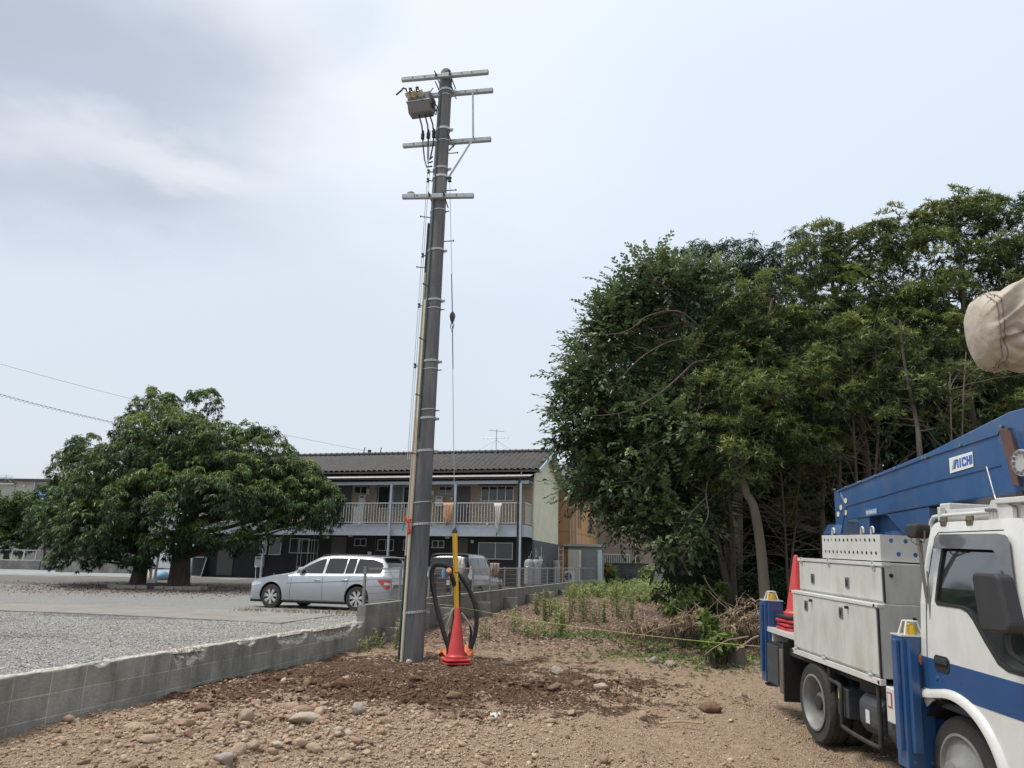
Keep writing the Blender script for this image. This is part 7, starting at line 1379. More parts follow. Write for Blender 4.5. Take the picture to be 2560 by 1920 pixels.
M_LITTER = LEAF('leaf_litter', [(0, (.09, .05, .035)), (.35, (.22, .13, .095)), (.7, (.38, .26, .20)), (1, (.56, .45, .36))], .05, .85, .2)
M_BARK = mat('bark', (.060, .048, .038), .9, var=.3, scale=8, bump=.8, bscale=18, stretch=(1, 1, .25), dirt=(.16, .15, .12), dscale=3, damt=.5); M_BARKP = mat('bark_pale', (.125, .103, .078), .9, var=.3, scale=8, bump=.7, bscale=20, stretch=(1, 1, .25), dirt=(.08, .07, .055), dscale=4, damt=.5); M_TWIG = mat('twig', (.085, .07, .053), .9)

def unit(v): return v / (np.linalg.norm(v, axis=-1, keepdims=True) + 1e-9)
def whorls(P, Dn, k, L, Wd, droop, spread, tint, base_off=.0, jit=.25, rng=RNG):
    """k leaves round each tip P pointing roughly along Dn"""
    n = len(P); Dn = unit(Dn); up = np.zeros_like(Dn); up[:, 2] = 1; a = unit(np.cross(Dn, up) + 1e-4 * rng.normal(size=Dn.shape)); b = np.cross(Dn, a)
    ph = rng.random((n, 1)) * 2 * pi + np.arange(k)[None] * 2 * pi / k + rng.normal(0, .3, (n, k)); sp = spread * (1 + rng.normal(0, .25, (n, k)))
    d = Dn[:, None] * np.cos(sp)[..., None] + (a[:, None] * np.cos(ph)[..., None] + b[:, None] * np.sin(ph)[..., None]) * np.sin(sp)[..., None]
    d[..., 2] -= droop; d = unit(d); d = d.reshape(-1, 3); p = np.repeat(P, k, 0) + d * base_off + rng.normal(0, .012, (n * k, 3)) * L * 2
    l = (L * (1 + rng.normal(0, jit, n * k))).clip(L * .4)[:, None]; s = unit(np.cross(d, unit(rng.normal(size=d.shape) * .5 + np.array([0, 0, 1])))); nrm = np.cross(s, d); w_ = Wd * (1 + rng.normal(0, .15, n * k))[:, None]
    v0 = p; v1 = p + d * l * .45 + s * w_ + nrm * l * .05; v2 = p + d * l - nrm * l * .06 + np.array([0, 0, -1]) * l * droop * .25; v3 = p + d * l * .45 - s * w_ + nrm * l * .05
    t = np.repeat(tint, k) + rng.normal(0, .09, n * k)
    return np.stack([v0, v1, v2, v3], 1), np.clip(t, 0, 1)
def leaf_mesh(name, parts, m, parent=None, kind=None):
    V = np.concatenate([a for a, _ in parts]); Tn = np.concatenate([b for _, b in parts]); q = np.arange(len(V) * 4).reshape(-1, 4)
    return np_mesh(name, V.reshape(-1, 3), q, m, tint=np.repeat(Tn, 4), parent=parent, kind=kind)
def ball(n, rng=RNG, top=-1.0):
    v = unit(rng.normal(size=(n * 2, 3))); v = v[v[:, 2] > top][:n]; return v
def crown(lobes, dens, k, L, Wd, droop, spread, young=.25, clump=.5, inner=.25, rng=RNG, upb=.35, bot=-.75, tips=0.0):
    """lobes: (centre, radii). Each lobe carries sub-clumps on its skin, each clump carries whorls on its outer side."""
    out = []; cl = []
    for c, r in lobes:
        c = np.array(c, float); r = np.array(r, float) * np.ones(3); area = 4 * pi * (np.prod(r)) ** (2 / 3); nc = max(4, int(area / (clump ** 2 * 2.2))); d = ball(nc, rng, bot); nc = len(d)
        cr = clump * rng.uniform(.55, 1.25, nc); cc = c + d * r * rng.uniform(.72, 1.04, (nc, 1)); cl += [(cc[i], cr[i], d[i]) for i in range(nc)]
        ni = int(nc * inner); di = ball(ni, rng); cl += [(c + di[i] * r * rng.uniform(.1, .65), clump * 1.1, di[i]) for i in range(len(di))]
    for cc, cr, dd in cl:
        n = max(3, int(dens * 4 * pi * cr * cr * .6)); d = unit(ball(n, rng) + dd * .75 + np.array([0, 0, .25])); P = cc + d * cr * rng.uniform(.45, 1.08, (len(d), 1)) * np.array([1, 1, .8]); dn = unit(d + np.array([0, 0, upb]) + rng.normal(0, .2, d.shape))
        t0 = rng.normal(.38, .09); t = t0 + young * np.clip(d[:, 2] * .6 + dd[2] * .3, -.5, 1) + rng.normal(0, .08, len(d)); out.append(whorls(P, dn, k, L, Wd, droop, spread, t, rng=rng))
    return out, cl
def sprays(cl, m, ln, nleaf, L, Wd, young, rng, out=.9, tilt=-.12):
    """leafy twigs: leaves set alternately along short outward twigs"""
    V = []; TT_ = []
    for cc, cr, dd in cl:
        n = max(2, int(m * cr * cr * 40)); d = unit(ball(n, rng) * .8 + dd * out + np.array([0, 0, .10])); n = len(d); P0 = cc + d * cr * rng.uniform(.1, .7, (n, 1)); l_ = ln * rng.uniform(.5, 1.25, (n, 1)); side_ = unit(np.cross(d, np.array([0, 0, 1.0])) + .2 * rng.normal(size=d.shape)); up_ = np.cross(side_, d)
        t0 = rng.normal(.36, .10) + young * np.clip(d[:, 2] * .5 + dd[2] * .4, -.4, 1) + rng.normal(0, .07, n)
        for k in range(nleaf):
            t = (k + .6) / nleaf; sg = 1 if k % 2 else -1; p = P0 + d * l_ * t + np.array([0, 0, tilt]) * l_ * t * t; fw = .55 + .5 * t
            ld = unit(d * fw + side_ * sg * (1.15 - .7 * t) + up_ * rng.normal(0, .22, (n, 1)) + np.array([0, 0, -.12])); le = (L * (1 + rng.normal(0, .2, (n, 1))) * (.75 + .5 * sin(pi * t))).clip(L * .35); nr = unit(up_ + rng.normal(0, .35, d.shape)); s_ = unit(np.cross(ld, nr)); w_ = Wd * (1 + rng.normal(0, .15, (n, 1)))
            V.append(np.stack([p, p + ld * le * .5 + s_ * w_ + nr * le * .05, p + ld * le - np.array([0, 0, .15]) * le, p + ld * le * .5 - s_ * w_ + nr * le * .05], 1)); TT_.append(np.clip(t0 + .12 * t + rng.normal(0, .06, n), 0, 1))
    return np.concatenate(V), np.concatenate(TT_)
def limb(a, b, r0, r1, bend=.12, n=8, rng=random):
    a = Vector(a); b = Vector(b); ln = (b - a).length; o1 = Vector((rng.uniform(-1, 1), rng.uniform(-1, 1), rng.uniform(-.4, .6))) * ln * bend; pts = []
    for i in range(n + 1): t = i / n; pts.append(a.lerp(b, t) + o1 * (4 * t * (1 - t)) * .5 + Vector((rng.uniform(-1, 1), rng.uniform(-1, 1), rng.uniform(-1, 1))) * ln * .012)
    return pts, [r0 + (r1 - r0) * (i / n) ** .8 for i in range(n + 1)]
def skeleton(base, trunkpts, r0, cl, m, parent, nl=60, twig=True, rng=random, rb=.05, low=.3, name='trunk'):
    mb = MB(); P_ = smoothp(trunkpts, 24); R_ = [r0 * (1.35 if i == 0 else 1.12 if i == 1 else 1) * (1 - .72 * i / 24) for i in range(25)]; mb.tube(P_, R_, 12); o = mb.build(name, m, parent, smooth=True)
    mb = MB(); pick = rng.sample(range(len(cl)), min(nl, len(cl)))
    mains = []
    for i in pick:
        cc = Vector(cl[i][0]); j = max(int(24 * low), min(24, int(24 * rng.uniform(low, 1)))); j = min(range(int(24 * low), 25), key=lambda q: (P_[q] - cc).length + abs(P_[q].z - cc.z + .25 * (P_[q] - cc).length) * .8)
        pts, rr = limb(P_[j], cc, max(.012, min(R_[j] * .5, rb)), .008, .18); mb.tube(pts, rr, 5, cap=False); mains.append(pts)
    if twig:
        for i in rng.sample(range(len(cl)), min(nl * 3, len(cl))):
            cc = Vector(cl[i][0]); best = min((p for pts in mains for p in pts[3:]), key=lambda p: (p - cc).length_squared, default=None)
            if best is None: continue
            pts, rr = limb(best, cc + Vector(cl[i][2]) * cl[i][1] * .5, .010, .004, .2, 5); mb.tube(pts, rr, 4, cap=False)
    mb.build('limbs', m, parent, smooth='all', fix=False); return P_

# big spreading tree on the left --------------------------------------------
YT = 31.0
def lobe(px, py, rpx, Y, flat=.85, dd=.9):
    p = at(px, py, Y); r = rpx / F * Y * 1.0; return (tuple(p), (r, r * dd, r * flat))
bt = empty('spreading_tree', at(400, 1450, YT), 0, 'big broad evergreen tree with drooping leaves on two trunks before the apartment house', 'tree'); bt.location.z = gtop(bt.location.x, bt.location.y)
rs = np.random.default_rng(3); random.seed(3)
LB = [lobe(410, 1135, 130, YT - .5), lobe(315, 1200, 120, YT), lobe(225, 1262, 95, YT + .3), lobe(205, 1150, 48, YT + 2), lobe(215, 1115, 34, YT + 2), lobe(165, 1190, 38, YT + 1.5), lobe(530, 1135, 98, YT - .3), lobe(640, 1165, 95, YT), lobe(705, 1235, 100, YT - .3), lobe(770, 1262, 72, YT - .6), lobe(815, 1292, 32, YT - .6, 1), lobe(560, 1230, 112, YT - 1.6), lobe(380, 1270, 108, YT - 1.8), lobe(250, 1330, 92, YT - 1), lobe(180, 1312, 62, YT - .2), lobe(455, 1060, 50, YT + 1), lobe(395, 1030, 52, YT + 1.5), lobe(335, 1075, 44, YT + 1.2), lobe(375, 1000, 24, YT + 2), lobe(495, 1008, 26, YT + 2.5), lobe(515, 1000, 26, YT + 2.5), lobe(540, 1020, 18, YT + 2.5), lobe(655, 1078, 30, YT + .5), lobe(620, 1085, 30, YT + .5), lobe(140, 1215, 34, YT + 1), lobe(735, 1190, 50, YT), lobe(770, 1200, 42, YT), lobe(805, 1245, 34, YT), lobe(320, 1370, 60, YT - 1), lobe(185, 1385, 45, YT - .8), lobe(700, 1320, 36, YT - 1), lobe(770, 1330, 26, YT - .8), lobe(130, 1335, 32, YT), lobe(480, 1160, 135, YT + 1.5, .8, .8), lobe(490, 1345, 48, YT - 1.5), lobe(570, 1345, 45, YT - 1.3), lobe(640, 1345, 36, YT - 1.2), lobe(400, 1370, 40, YT - 1.5)]
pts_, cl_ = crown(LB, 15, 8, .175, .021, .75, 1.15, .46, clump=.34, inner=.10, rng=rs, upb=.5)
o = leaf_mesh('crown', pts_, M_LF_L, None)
def rebase(o, root): o.parent = root; o.location = -Vector(root.location); o.matrix_parent_inverse = Matrix.Identity(4)
rebase(o, bt)
def trunkobj(root, pts, r0, cl, m=M_BARK, **kw):
    n0 = set(bpy.data.objects); P_ = skeleton(None, pts, r0, cl, m, None, **kw)
    for q in set(bpy.data.objects) - n0: rebase(q, root)
    return P_
cl_f = [c for c in cl_ if c[0][2] > 1.5]
def gpt(px, py, Y): p = at(px, py, Y); p.z = gtop(p.x, p.y) - .1; return p
trunkobj(bt, [gpt(344, 1448, YT), at(352, 1420, YT), at(362, 1380, YT), at(345, 1300, YT), at(340, 1180, YT)], .34, [c for c in cl_f if c[0][0] < at(400, 1200, YT).x], nl=45, rb=.10)
trunkobj(bt, [gpt(448, 1452, YT), at(452, 1410, YT), at(458, 1370, YT), at(480, 1300, YT), at(520, 1180, YT)], .46, [c for c in cl_f if c[0][0] > at(400, 1200, YT).x], nl=55, rb=.12)
# kerb stones round the tree
M_KERB = mat('kerb_stone', (.27, .25, .22), .9, var=.25, bump=.5)
kk = [(285, 1449), (305, 1452), (330, 1455), (356, 1458), (400, 1461), (425, 1462), (446, 1463), (470, 1463), (492, 1463), (508, 1461)]
for i, (px, py) in enumerate(kk):
    mb = MB(); mb.bb(-.19, .19, -.08, .08, -.06, .15); o = mb.build('kerb_stone', M_KERB, bevel=.02); p = gpt(px, py, YT - 1.7 + .25 * (i in (0, 9))); o.location = (p.x, p.y, p.z + .1); o.rotation_euler = (0, random.uniform(-.08, .08), random.uniform(-.2, .2)); tag(o, 'rough pale kerb block in the row ringing the two trunks of the big tree', 'kerb block', 'kerb blocks round the big tree')
mb = MB(); n_ = 28; c = gpt(400, 1452, YT); vs = [(c.x, c.y, c.z + .28)] + [(c.x + 3.3 * cos(2 * pi * i / n_), c.y + 1.9 * sin(2 * pi * i / n_), c.z + .02) for i in range(n_)]; mb.add(vs, [(0, 1 + i, 1 + (i + 1) % n_) for i in range(n_)]); o = mb.build('planting_bed', mat('bed_soil', (.085, .06, .045), .95, var=.3, bump=.8, scale=12)); tag(o, kind='structure')
# bicycle shaped blue tarp bundle under it
mb = MB(); mb.lathe((0, 0, 0), [(.28, 0), (.33, .15), (.25, .32), (.08, .42)], n=9); o = mb.build('tarp_bundle', mat('pale_blue_tarp', (.22, .42, .62), .6, bump=.5), smooth='all'); o.location = gpt(407, 1424, 36); o.location.z += .1; tag(o, 'pale blue tarpaulin bundle on the ground seen between the two tree trunks', 'tarpaulin')
for i, (px, lab) in enumerate(((376, 'left one of two slim grey poles between the big tree trunks'), (387, 'right one of two slim grey poles between the big tree trunks'))):
    p = gpt(px, 1440, 34); mb = MB(); mb.tube([p, p + Vector((.1 * i, 0, 2.6))], .06, 10); mb.box(p + Vector((0, 0, .15)), (.2, .2, .12)); o = mb.build('pole', M_ALU, smooth=True); tag(o, lab, 'pole', 'slim poles between the trunks')
# shrub tree at the left edge
st_ = empty('leafy_shrub', at(20, 1390, 52), 0, 'bushy green tree at the left edge in front of the cream building', 'tree'); LS = [lobe(-10, 1290, 75, 52), lobe(45, 1285, 55, 52), lobe(80, 1300, 40, 52), lobe(10, 1330, 60, 52), lobe(-60, 1310, 80, 52), lobe(30, 1350, 40, 51)]
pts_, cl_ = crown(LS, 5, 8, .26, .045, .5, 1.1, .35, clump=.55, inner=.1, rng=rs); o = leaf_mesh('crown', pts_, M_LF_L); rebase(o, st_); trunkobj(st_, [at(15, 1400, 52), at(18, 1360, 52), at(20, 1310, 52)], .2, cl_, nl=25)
sb = empty('leafy_shrub', at(118, 1330, 50), 0, 'loose grey green bush between the left edge tree and the big tree', 'shrub'); pts_, cl_ = crown([lobe(105, 1300, 38, 50), lobe(115, 1340, 40, 50), lobe(100, 1325, 30, 50)], 5, 7, .24, .04, .6, 1.1, .2, clump=.45, inner=.1, rng=rs); o = leaf_mesh('crown', pts_, M_LF_L); rebase(o, sb); trunkobj(sb, [at(112, 1400, 50), at(112, 1370, 50), at(110, 1320, 50)], .1, cl_, nl=15)

# trees on the right ---------------------------------------------------------
def tree(name, label, cat, base, trunk, r0, lobes, kindp, m, clump=.42, inner=.2, bark=M_BARK, nl=60, seed=1, rb=.06, low=.3, bot=-.75, spray=None):
    rs = np.random.default_rng(seed); random.seed(seed); root = empty(name, base, 0, label, cat); root.location.z = float(gz(base[0], base[1], False)) - .05
    dens, k, L, Wd, droop, spread, young, upb = kindp; pts_, cl_ = crown(lobes, dens * (.35 if spray else 1), k, L, Wd, droop, spread, young, clump=clump, inner=inner, rng=rs, upb=upb, bot=bot)
    if spray: pts_.append(sprays(cl_, *spray, rng=rs))
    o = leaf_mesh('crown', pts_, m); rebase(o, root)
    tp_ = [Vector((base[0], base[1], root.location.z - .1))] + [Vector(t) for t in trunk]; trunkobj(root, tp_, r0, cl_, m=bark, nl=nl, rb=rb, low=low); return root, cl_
KB = (20, 6, .115, .030, .18, 1.25, .28, .1)       # broad leaves
KN = (17, 15, .115, .0105, .06, 1.12, .42, .55)        # narrow strap leaves in whorls
KD = (15, 9, .17, .013, .75, 1.1, .25, .4)           # drooping
KX = (7, 7, .26, .045, .2, 1.1, .15, .3)            # coarse, deep in the wood
Y1 = 16.5
tree('broadleaf_tree', 'broad leaved tree leaning left with bare arching limbs, leftmost of the wood', 'tree', at(1842, 1500, 16.5), [at(1830, 1400, 16.4), at(1818, 1290, 16.3), at(1812, 1080, 16.0), at(1770, 880, 15.6), at(1690, 780, 15.4), at(1600, 660, 15.4)], .16,
  [lobe(1630, 745, 95, 15.8), lobe(1620, 702, 60, 15.8), lobe(1690, 732, 80, 16), lobe(1570, 830, 80, 15.8), lobe(1514, 950, 60, 15.6), lobe(1560, 880, 120, 16), lobe(1464, 945, 24, 15.5), lobe(1560, 730, 40, 15.5), lobe(1520, 820, 35, 15.5), lobe(1514, 1080, 75, 15.8), lobe(1530, 1060, 120, 16), lobe(1500, 1200, 70, 16), lobe(1560, 1190, 105, 15.8), lobe(1494, 1140, 36, 15.6), lobe(1640, 1100, 110, 15.3), lobe(1620, 1255, 90, 15.6), lobe(1520, 1290, 50, 16.2), lobe(1680, 1270, 95, 15), lobe(1700, 1370, 60, 15.4), lobe(1640, 672, 22, 15.6), lobe(1700, 950, 90, 15.6)] + [lobe(a + 42, b + 12, c, 15.5) for a, b, c in ((1363, 938, 12), (1370, 1000, 12), (1363, 1085, 12), (1392, 942, 15), (1416, 958, 18), (1400, 1015, 13), (1418, 1060, 22), (1390, 1092, 13), (1430, 1190, 22), (1478, 780, 18), (1516, 738, 20), (1538, 728, 16), (1573, 698, 18), (1598, 678, 18), (1630, 643, 13), (1478, 900, 22), (1448, 905, 15), (1533, 755, 20), (1438, 1000, 22), (1398, 1225, 14), (1698, 678, 16), (1738, 683, 16))], KB, M_LF_B, clump=.30, inner=.14, spray=(1.6, .62, 13, .105, .029, .30), bark=M_BARKP, nl=110, seed=4, rb=.07, low=.35)
NT = [
 ('narrow_leaved_tree', 'narrow leaved tree whose pale leaning trunk rises behind the blue rear outrigger', at(1912, 1490, 13.8), [at(1905, 1400, 13.8), at(1885, 1270, 13.8), at(1862, 1220, 13.9), at(1850, 1100, 14.2), at(1900, 900, 14.6), at(1930, 750, 14.8)], .105,
  [lobe(1900, 760, 95, 15), lobe(1840, 830, 80, 15), lobe(1960, 850, 95, 14.6), lobe(1870, 960, 100, 14.8), lobe(1800, 1000, 70, 14.5), lobe(1960, 1000, 90, 14.4), lobe(1900, 1080, 80, 14.0), lobe(1810, 1150, 70, 14.2), lobe(1760, 1080, 55, 14.4), lobe(1850, 1220, 45, 13.9), lobe(1990, 1120, 60, 14.2), lobe(1900, 1000, 70, 13.6), lobe(1960, 1090, 45, 13.5), lobe(1800, 1080, 50, 13.8), lobe(1870, 1150, 40, 13.4), lobe(2010, 960, 60, 13.8)], 6, 70),
 ('narrow_leaved_tree', 'narrow leaved tree with a tall rounded top in the middle of the wood', at(2165, 1450, 14.8), [at(2168, 1180, 14.8), at(2140, 1000, 14.9), at(2110, 850, 15), at(2080, 700, 15), at(2070, 600, 15)], .085,
  [lobe(2055, 625, 45, 15.2), lobe(2030, 680, 80, 15.2), lobe(2140, 640, 85, 15.4), lobe(2210, 600, 50, 15.6), lobe(2250, 620, 55, 15.6), lobe(2100, 760, 100, 15), lobe(2200, 720, 95, 15.4), lobe(2030, 830, 80, 14.8), lobe(2150, 860, 90, 14.8), lobe(2090, 930, 80, 14.5), lobe(2060, 1050, 65, 14.2), lobe(2215, 800, 70, 15), lobe(2030, 587, 15, 15.2, 1.5), lobe(2060, 582, 14, 15.2, 1.4), lobe(2095, 612, 14, 15.2, 1.4), lobe(2222, 554, 14, 15.5, 1.7), lobe(2195, 572, 16, 15.5, 1.4), lobe(2275, 567, 13, 15.5, 1.6), lobe(2150, 612, 16, 15.4, 1.4), lobe(2120, 850, 60, 14), lobe(2050, 930, 55, 13.8), lobe(2160, 960, 40, 13.7), lobe(2230, 870, 55, 14), lobe(2150, 1050, 42, 13.7), lobe(2060, 1120, 45, 13.8), lobe(2090, 1010, 40, 13.6)], 7, 100),
 ('narrow_leaved_tree', 'tallest narrow leaved tree at the right, its crown above the canvas bucket', at(2440, 1450, 14.6), [at(2440, 1150, 14.6), at(2420, 950, 14.7), at(2410, 800, 14.9), at(2400, 650, 15), at(2385, 520, 15)], .08,
  [lobe(2390, 545, 40, 15.4), lobe(2385, 560, 80, 15.4), lobe(2330, 575, 42, 15.4), lobe(2470, 560, 80, 15.6), lobe(2530, 560, 34, 15.4), lobe(2440, 660, 105, 15.4), lobe(2330, 650, 80, 15.2), lobe(2360, 760, 90, 15), lobe(2480, 770, 90, 15), lobe(2540, 680, 80, 15.4), lobe(2320, 850, 80, 14.6), lobe(2420, 900, 80, 14.6), lobe(2290, 780, 60, 15), lobe(2383, 497, 12, 15.4, 1.9), lobe(2365, 522, 15, 15.4, 1.5), lobe(2332, 532, 13, 15.4, 1.6), lobe(2450, 517, 13, 15.4, 1.7), lobe(2420, 532, 16, 15.4, 1.4), lobe(2530, 522, 13, 15.4, 1.7), lobe(2510, 542, 14, 15.4, 1.4), lobe(2300, 562, 13, 15.4, 1.4), lobe(2380, 960, 50, 13.8), lobe(2300, 900, 50, 13.8), lobe(2420, 1030, 40, 13.4), lobe(2320, 980, 40, 13.3)], 8, 100),
 ('narrow_leaved_tree', 'narrow leaved tree running out of the right edge behind the truck', at(2700, 1450, 14.2), [at(2690, 1150, 14.2), at(2660, 900, 14.4), at(2640, 700, 14.6), at(2630, 600, 14.6)], .08,
  [lobe(2590, 600, 55, 15), lobe(2640, 650, 110, 15), lobe(2610, 800, 110, 15), lobe(2600, 930, 90, 14.4), lobe(2520, 950, 60, 14.2), lobe(2700, 800, 120, 15), lobe(2540, 1040, 60, 14)], 9, 60),
 ('narrow_leaved_tree', 'slim narrow leaved tree with low sprays of foliage just behind the boom', at(2300, 1450, 13.2), [at(2300, 1150, 13.2), at(2290, 1050, 13.3), at(2260, 900, 13.5), at(2250, 800, 13.6)], .06,
  [lobe(2300, 1000, 45, 13.4), lobe(2240, 930, 50, 13.6), lobe(2340, 1060, 30, 13.4), lobe(2240, 1050, 35, 13.5), lobe(2180, 980, 40, 13.8), lobe(2350, 950, 40, 13.6)], 12, 60),
 ('narrow_leaved_tree', 'low narrow leaved tree filling the gap behind the pale trunk, dark foliage', at(2060, 1480, 14.8), [at(2055, 1300, 14.8), at(2060, 1200, 14.8), at(2050, 1100, 14.9)], .07,
  [lobe(2020, 1180, 60, 15), lobe(1990, 1280, 55, 15), lobe(2080, 1150, 50, 15), lobe(1940, 1200, 60, 15), lobe(1740, 1330, 60, 15.4), lobe(1770, 1250, 60, 15.4)], 13, 50),
]
for nm, lab, base, trunk, r0, lobes, sd_, nl_ in NT: tree(nm, lab, 'tree', base, trunk, r0, lobes, KN, M_LF_N, clump=.28, inner=.22, bark=M_BARKP if sd_ == 6 else M_BARK, nl=nl_ // 2, seed=sd_, rb=.02, low=.2)
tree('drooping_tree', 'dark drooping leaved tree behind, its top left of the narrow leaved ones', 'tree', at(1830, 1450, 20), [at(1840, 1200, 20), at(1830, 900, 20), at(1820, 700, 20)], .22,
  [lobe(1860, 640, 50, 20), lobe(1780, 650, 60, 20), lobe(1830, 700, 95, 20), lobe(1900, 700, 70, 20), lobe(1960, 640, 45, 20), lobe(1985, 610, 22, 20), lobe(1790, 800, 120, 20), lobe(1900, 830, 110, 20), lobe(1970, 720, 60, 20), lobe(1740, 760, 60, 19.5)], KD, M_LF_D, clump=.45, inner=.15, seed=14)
# deeper wood, one tree after another
labs = ['dark tree deep in the wood, behind the leaning broad leaved tree', 'dark tree deep in the wood, right behind the drooping tree', 'dark tree deep in the wood, behind the tall rounded top', 'dark tree deep in the wood, behind the tallest tree', 'dark tree deep in the wood, at the right edge']
for i, px in enumerate((1700, 1850, 2080, 2320, 2600)):
    Yb = 21.5 + (i % 2); wd = 165; lo = [lobe(px + dx, py, r_, Yb + dd_) for dx, py, r_, dd_ in ((0, 860, 130, 1), (-90, 960, 120, 0), (90, 960, 120, 0), (0, 1060, 140, .5), (-100, 1130, 110, 0), (100, 1130, 120, 0), (0, 1230, 130, 0), (-80, 1310, 110, .4), (90, 1310, 110, .4), (0, 1400, 120, 0), (110, 1420, 90, -.3), (-90, 1430, 80, .3))]
    if i == 0: lo = [l_ for l_ in lo if l_[0][0] > at(1600, 1200, Yb).x][:5]
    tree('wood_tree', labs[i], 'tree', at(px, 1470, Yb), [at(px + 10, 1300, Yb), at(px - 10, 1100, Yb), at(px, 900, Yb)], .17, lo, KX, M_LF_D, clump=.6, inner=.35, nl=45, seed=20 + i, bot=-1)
# bare and dead stems in front of the wood
def stemtree(label, base, tops, r0, m, seed, dead=False, group='bare stems among the trees'):
    random.seed(seed); root = empty('bare_stem', base, 0, label, 'tree', group); root.location.z = float(gz(base[0], base[1], False)); mb = MB(); b0 = Vector(root.location)
    br = MB()
    for tp_ in tops:
        P_ = smoothp([b0, b0.lerp(tp_, .35) + Vector((random.uniform(-.08, .08), 0, 0)), b0.lerp(tp_, .7) + Vector((random.uniform(-.1, .1), 0, 0)), tp_], 20); mb.tube([p - b0 for p in P_], [r0 * .72 * (1 - .7 * i / 20) for i in range(21)], 8)
        for k in range(26):
            i = random.randint(7, 19); d_ = Vector((random.uniform(-1, 1), random.uniform(-.6, .6), random.uniform(.0, .9))).normalized(); ln = random.uniform(.4, 1.3); pts, rr = limb(P_[i] - b0, P_[i] - b0 + d_ * ln, .010, .003, .25, 7); br.tube(pts, rr, 4, cap=False)
            for q in (3, 5): e = Vector((random.uniform(-1, 1), random.uniform(-.5, .5), random.uniform(-.2, .8))).normalized() * ln * .4; br.tube([pts[q], pts[q] + e * .5 + Vector((0, 0, .02)), pts[q] + e], [.005, .004, .002], 3, cap=False)
    mb.build('trunk', m, root, smooth=True); br.build('branches', M_TWIG, root, fix=False); return root
stemtree('twin pale bare stems rising behind the middle of the blue boom', at(2175, 1500, 13.6), [at(2130, 900, 13.8), at(2185, 820, 13.9)], .055, M_BARK, 31)
stemtree('pair of thin reddish bare stems behind the right end of the blue boom', at(2400, 1500, 13.0), [at(2375, 930, 13.1), at(2415, 880, 13.2)], .045, M_BARKP, 32)
stemtree('thin grey bare stem behind the perforated tray of the truck', at(2090, 1500, 14.2), [at(2095, 950, 14.2)], .06, M_BARK, 33)
stemtree('forked dark stem between the pale trunk and the red cone on the truck', at(1972, 1520, 14.6), [at(1950, 1150, 14.6), at(1990, 1130, 14.8)], .05, M_BARK, 34)
stemtree('thick dark low branched trunk left of the pale leaning trunk', at(1838, 1510, 15.0), [at(1812, 1180, 15.0), at(1760, 1230, 15.0)], .13, M_BARK, 35)
# long arching bare limbs hanging in front of the broad leaved crown belong to that tree
bl_ = [o for o in bpy.data.objects if o.name.startswith('broadleaf_tree')][0]; mb = MB(); random.seed(9)
def px3(L_): return smoothp([at(*q) for q in L_], 30)
for P_, r in ((px3([(1800, 900, 15.2), (1740, 905, 14.9), (1700, 940, 14.6), (1640, 990, 14.4), (1560, 1030, 14.2), (1480, 1040, 14.1)]), .028), (px3([(1790, 870, 15.2), (1700, 850, 14.9), (1640, 870, 14.6), (1590, 905, 14.4), (1540, 960, 14.4)]), .022), (px3([(1770, 840, 15.2), (1700, 780, 14.8), (1620, 790, 14.6), (1560, 830, 14.5), (1450, 840, 14.4)]), .02), (px3([(1800, 930, 15.2), (1755, 960, 14.7), (1750, 1010, 14.4), (1720, 1060, 14.2), (1640, 1110, 14.1), (1560, 1150, 14)]), .02), (px3([(1812, 1180, 15.2), (1780, 1180, 14.6), (1765, 1230, 14.2), (1770, 1290, 14.0), (1740, 1340, 13.9), (1700, 1400, 13.8)]), .022), (px3([(1770, 1240, 14.2), (1730, 1280, 14), (1700, 1330, 13.9), (1660, 1380, 13.8)]), .014), (px3([(1812, 1350, 15), (1770, 1320, 14.6), (1720, 1340, 14.3), (1690, 1370, 14.2)]), .018), (px3([(1700, 740, 15.2), (1640, 700, 15), (1610, 650, 15), (1590, 610, 15)]), .02), (px3([(1812, 1020, 15.4), (1700, 1090, 14.6), (1620, 1180, 14.3), (1560, 1230, 14.2)]), .018)):
    mb.tube(P_, [r * (1 - .75 * i / 30) for i in range(31)], 6, cap=False)
    for k in range(9):
        i = random.randint(6, 29); e = Vector((random.uniform(-1, .3), random.uniform(-.6, .2), random.uniform(-.5, .5))).normalized() * random.uniform(.25, .7); pts, rr = limb(P_[i], P_[i] + e, r * .35, .003, .25, 6); mb.tube(pts, rr, 4, cap=False)
o = mb.build('arching_limbs', M_BARKP, None, smooth='all', fix=False); rebase(o, bl_)
rs = np.random.default_rng(77)
pp = [lobe(x, y, 26, Y) for x, y, Y in ((1480, 1045, 14.1), (1560, 1035, 14.1), (1540, 965, 14.3), (1640, 1110, 14.1), (1570, 1150, 14), (1700, 1400, 13.8), (1665, 1385, 13.8), (1695, 1370, 14), (1740, 1345, 13.9), (1620, 1180, 14.2), (1560, 1235, 14.2), (1600, 1070, 14.2), (1700, 1080, 14), (1660, 1240, 14), (1760, 1110, 14.2), (1740, 1060, 14.2))]
pts_, cl_ = crown(pp, 14, 5, .11, .032, .35, 1.2, .35, clump=.2, inner=.1, rng=rs, upb=0); o = leaf_mesh('sprays', pts_, M_LF_B); rebase(o, bl_)
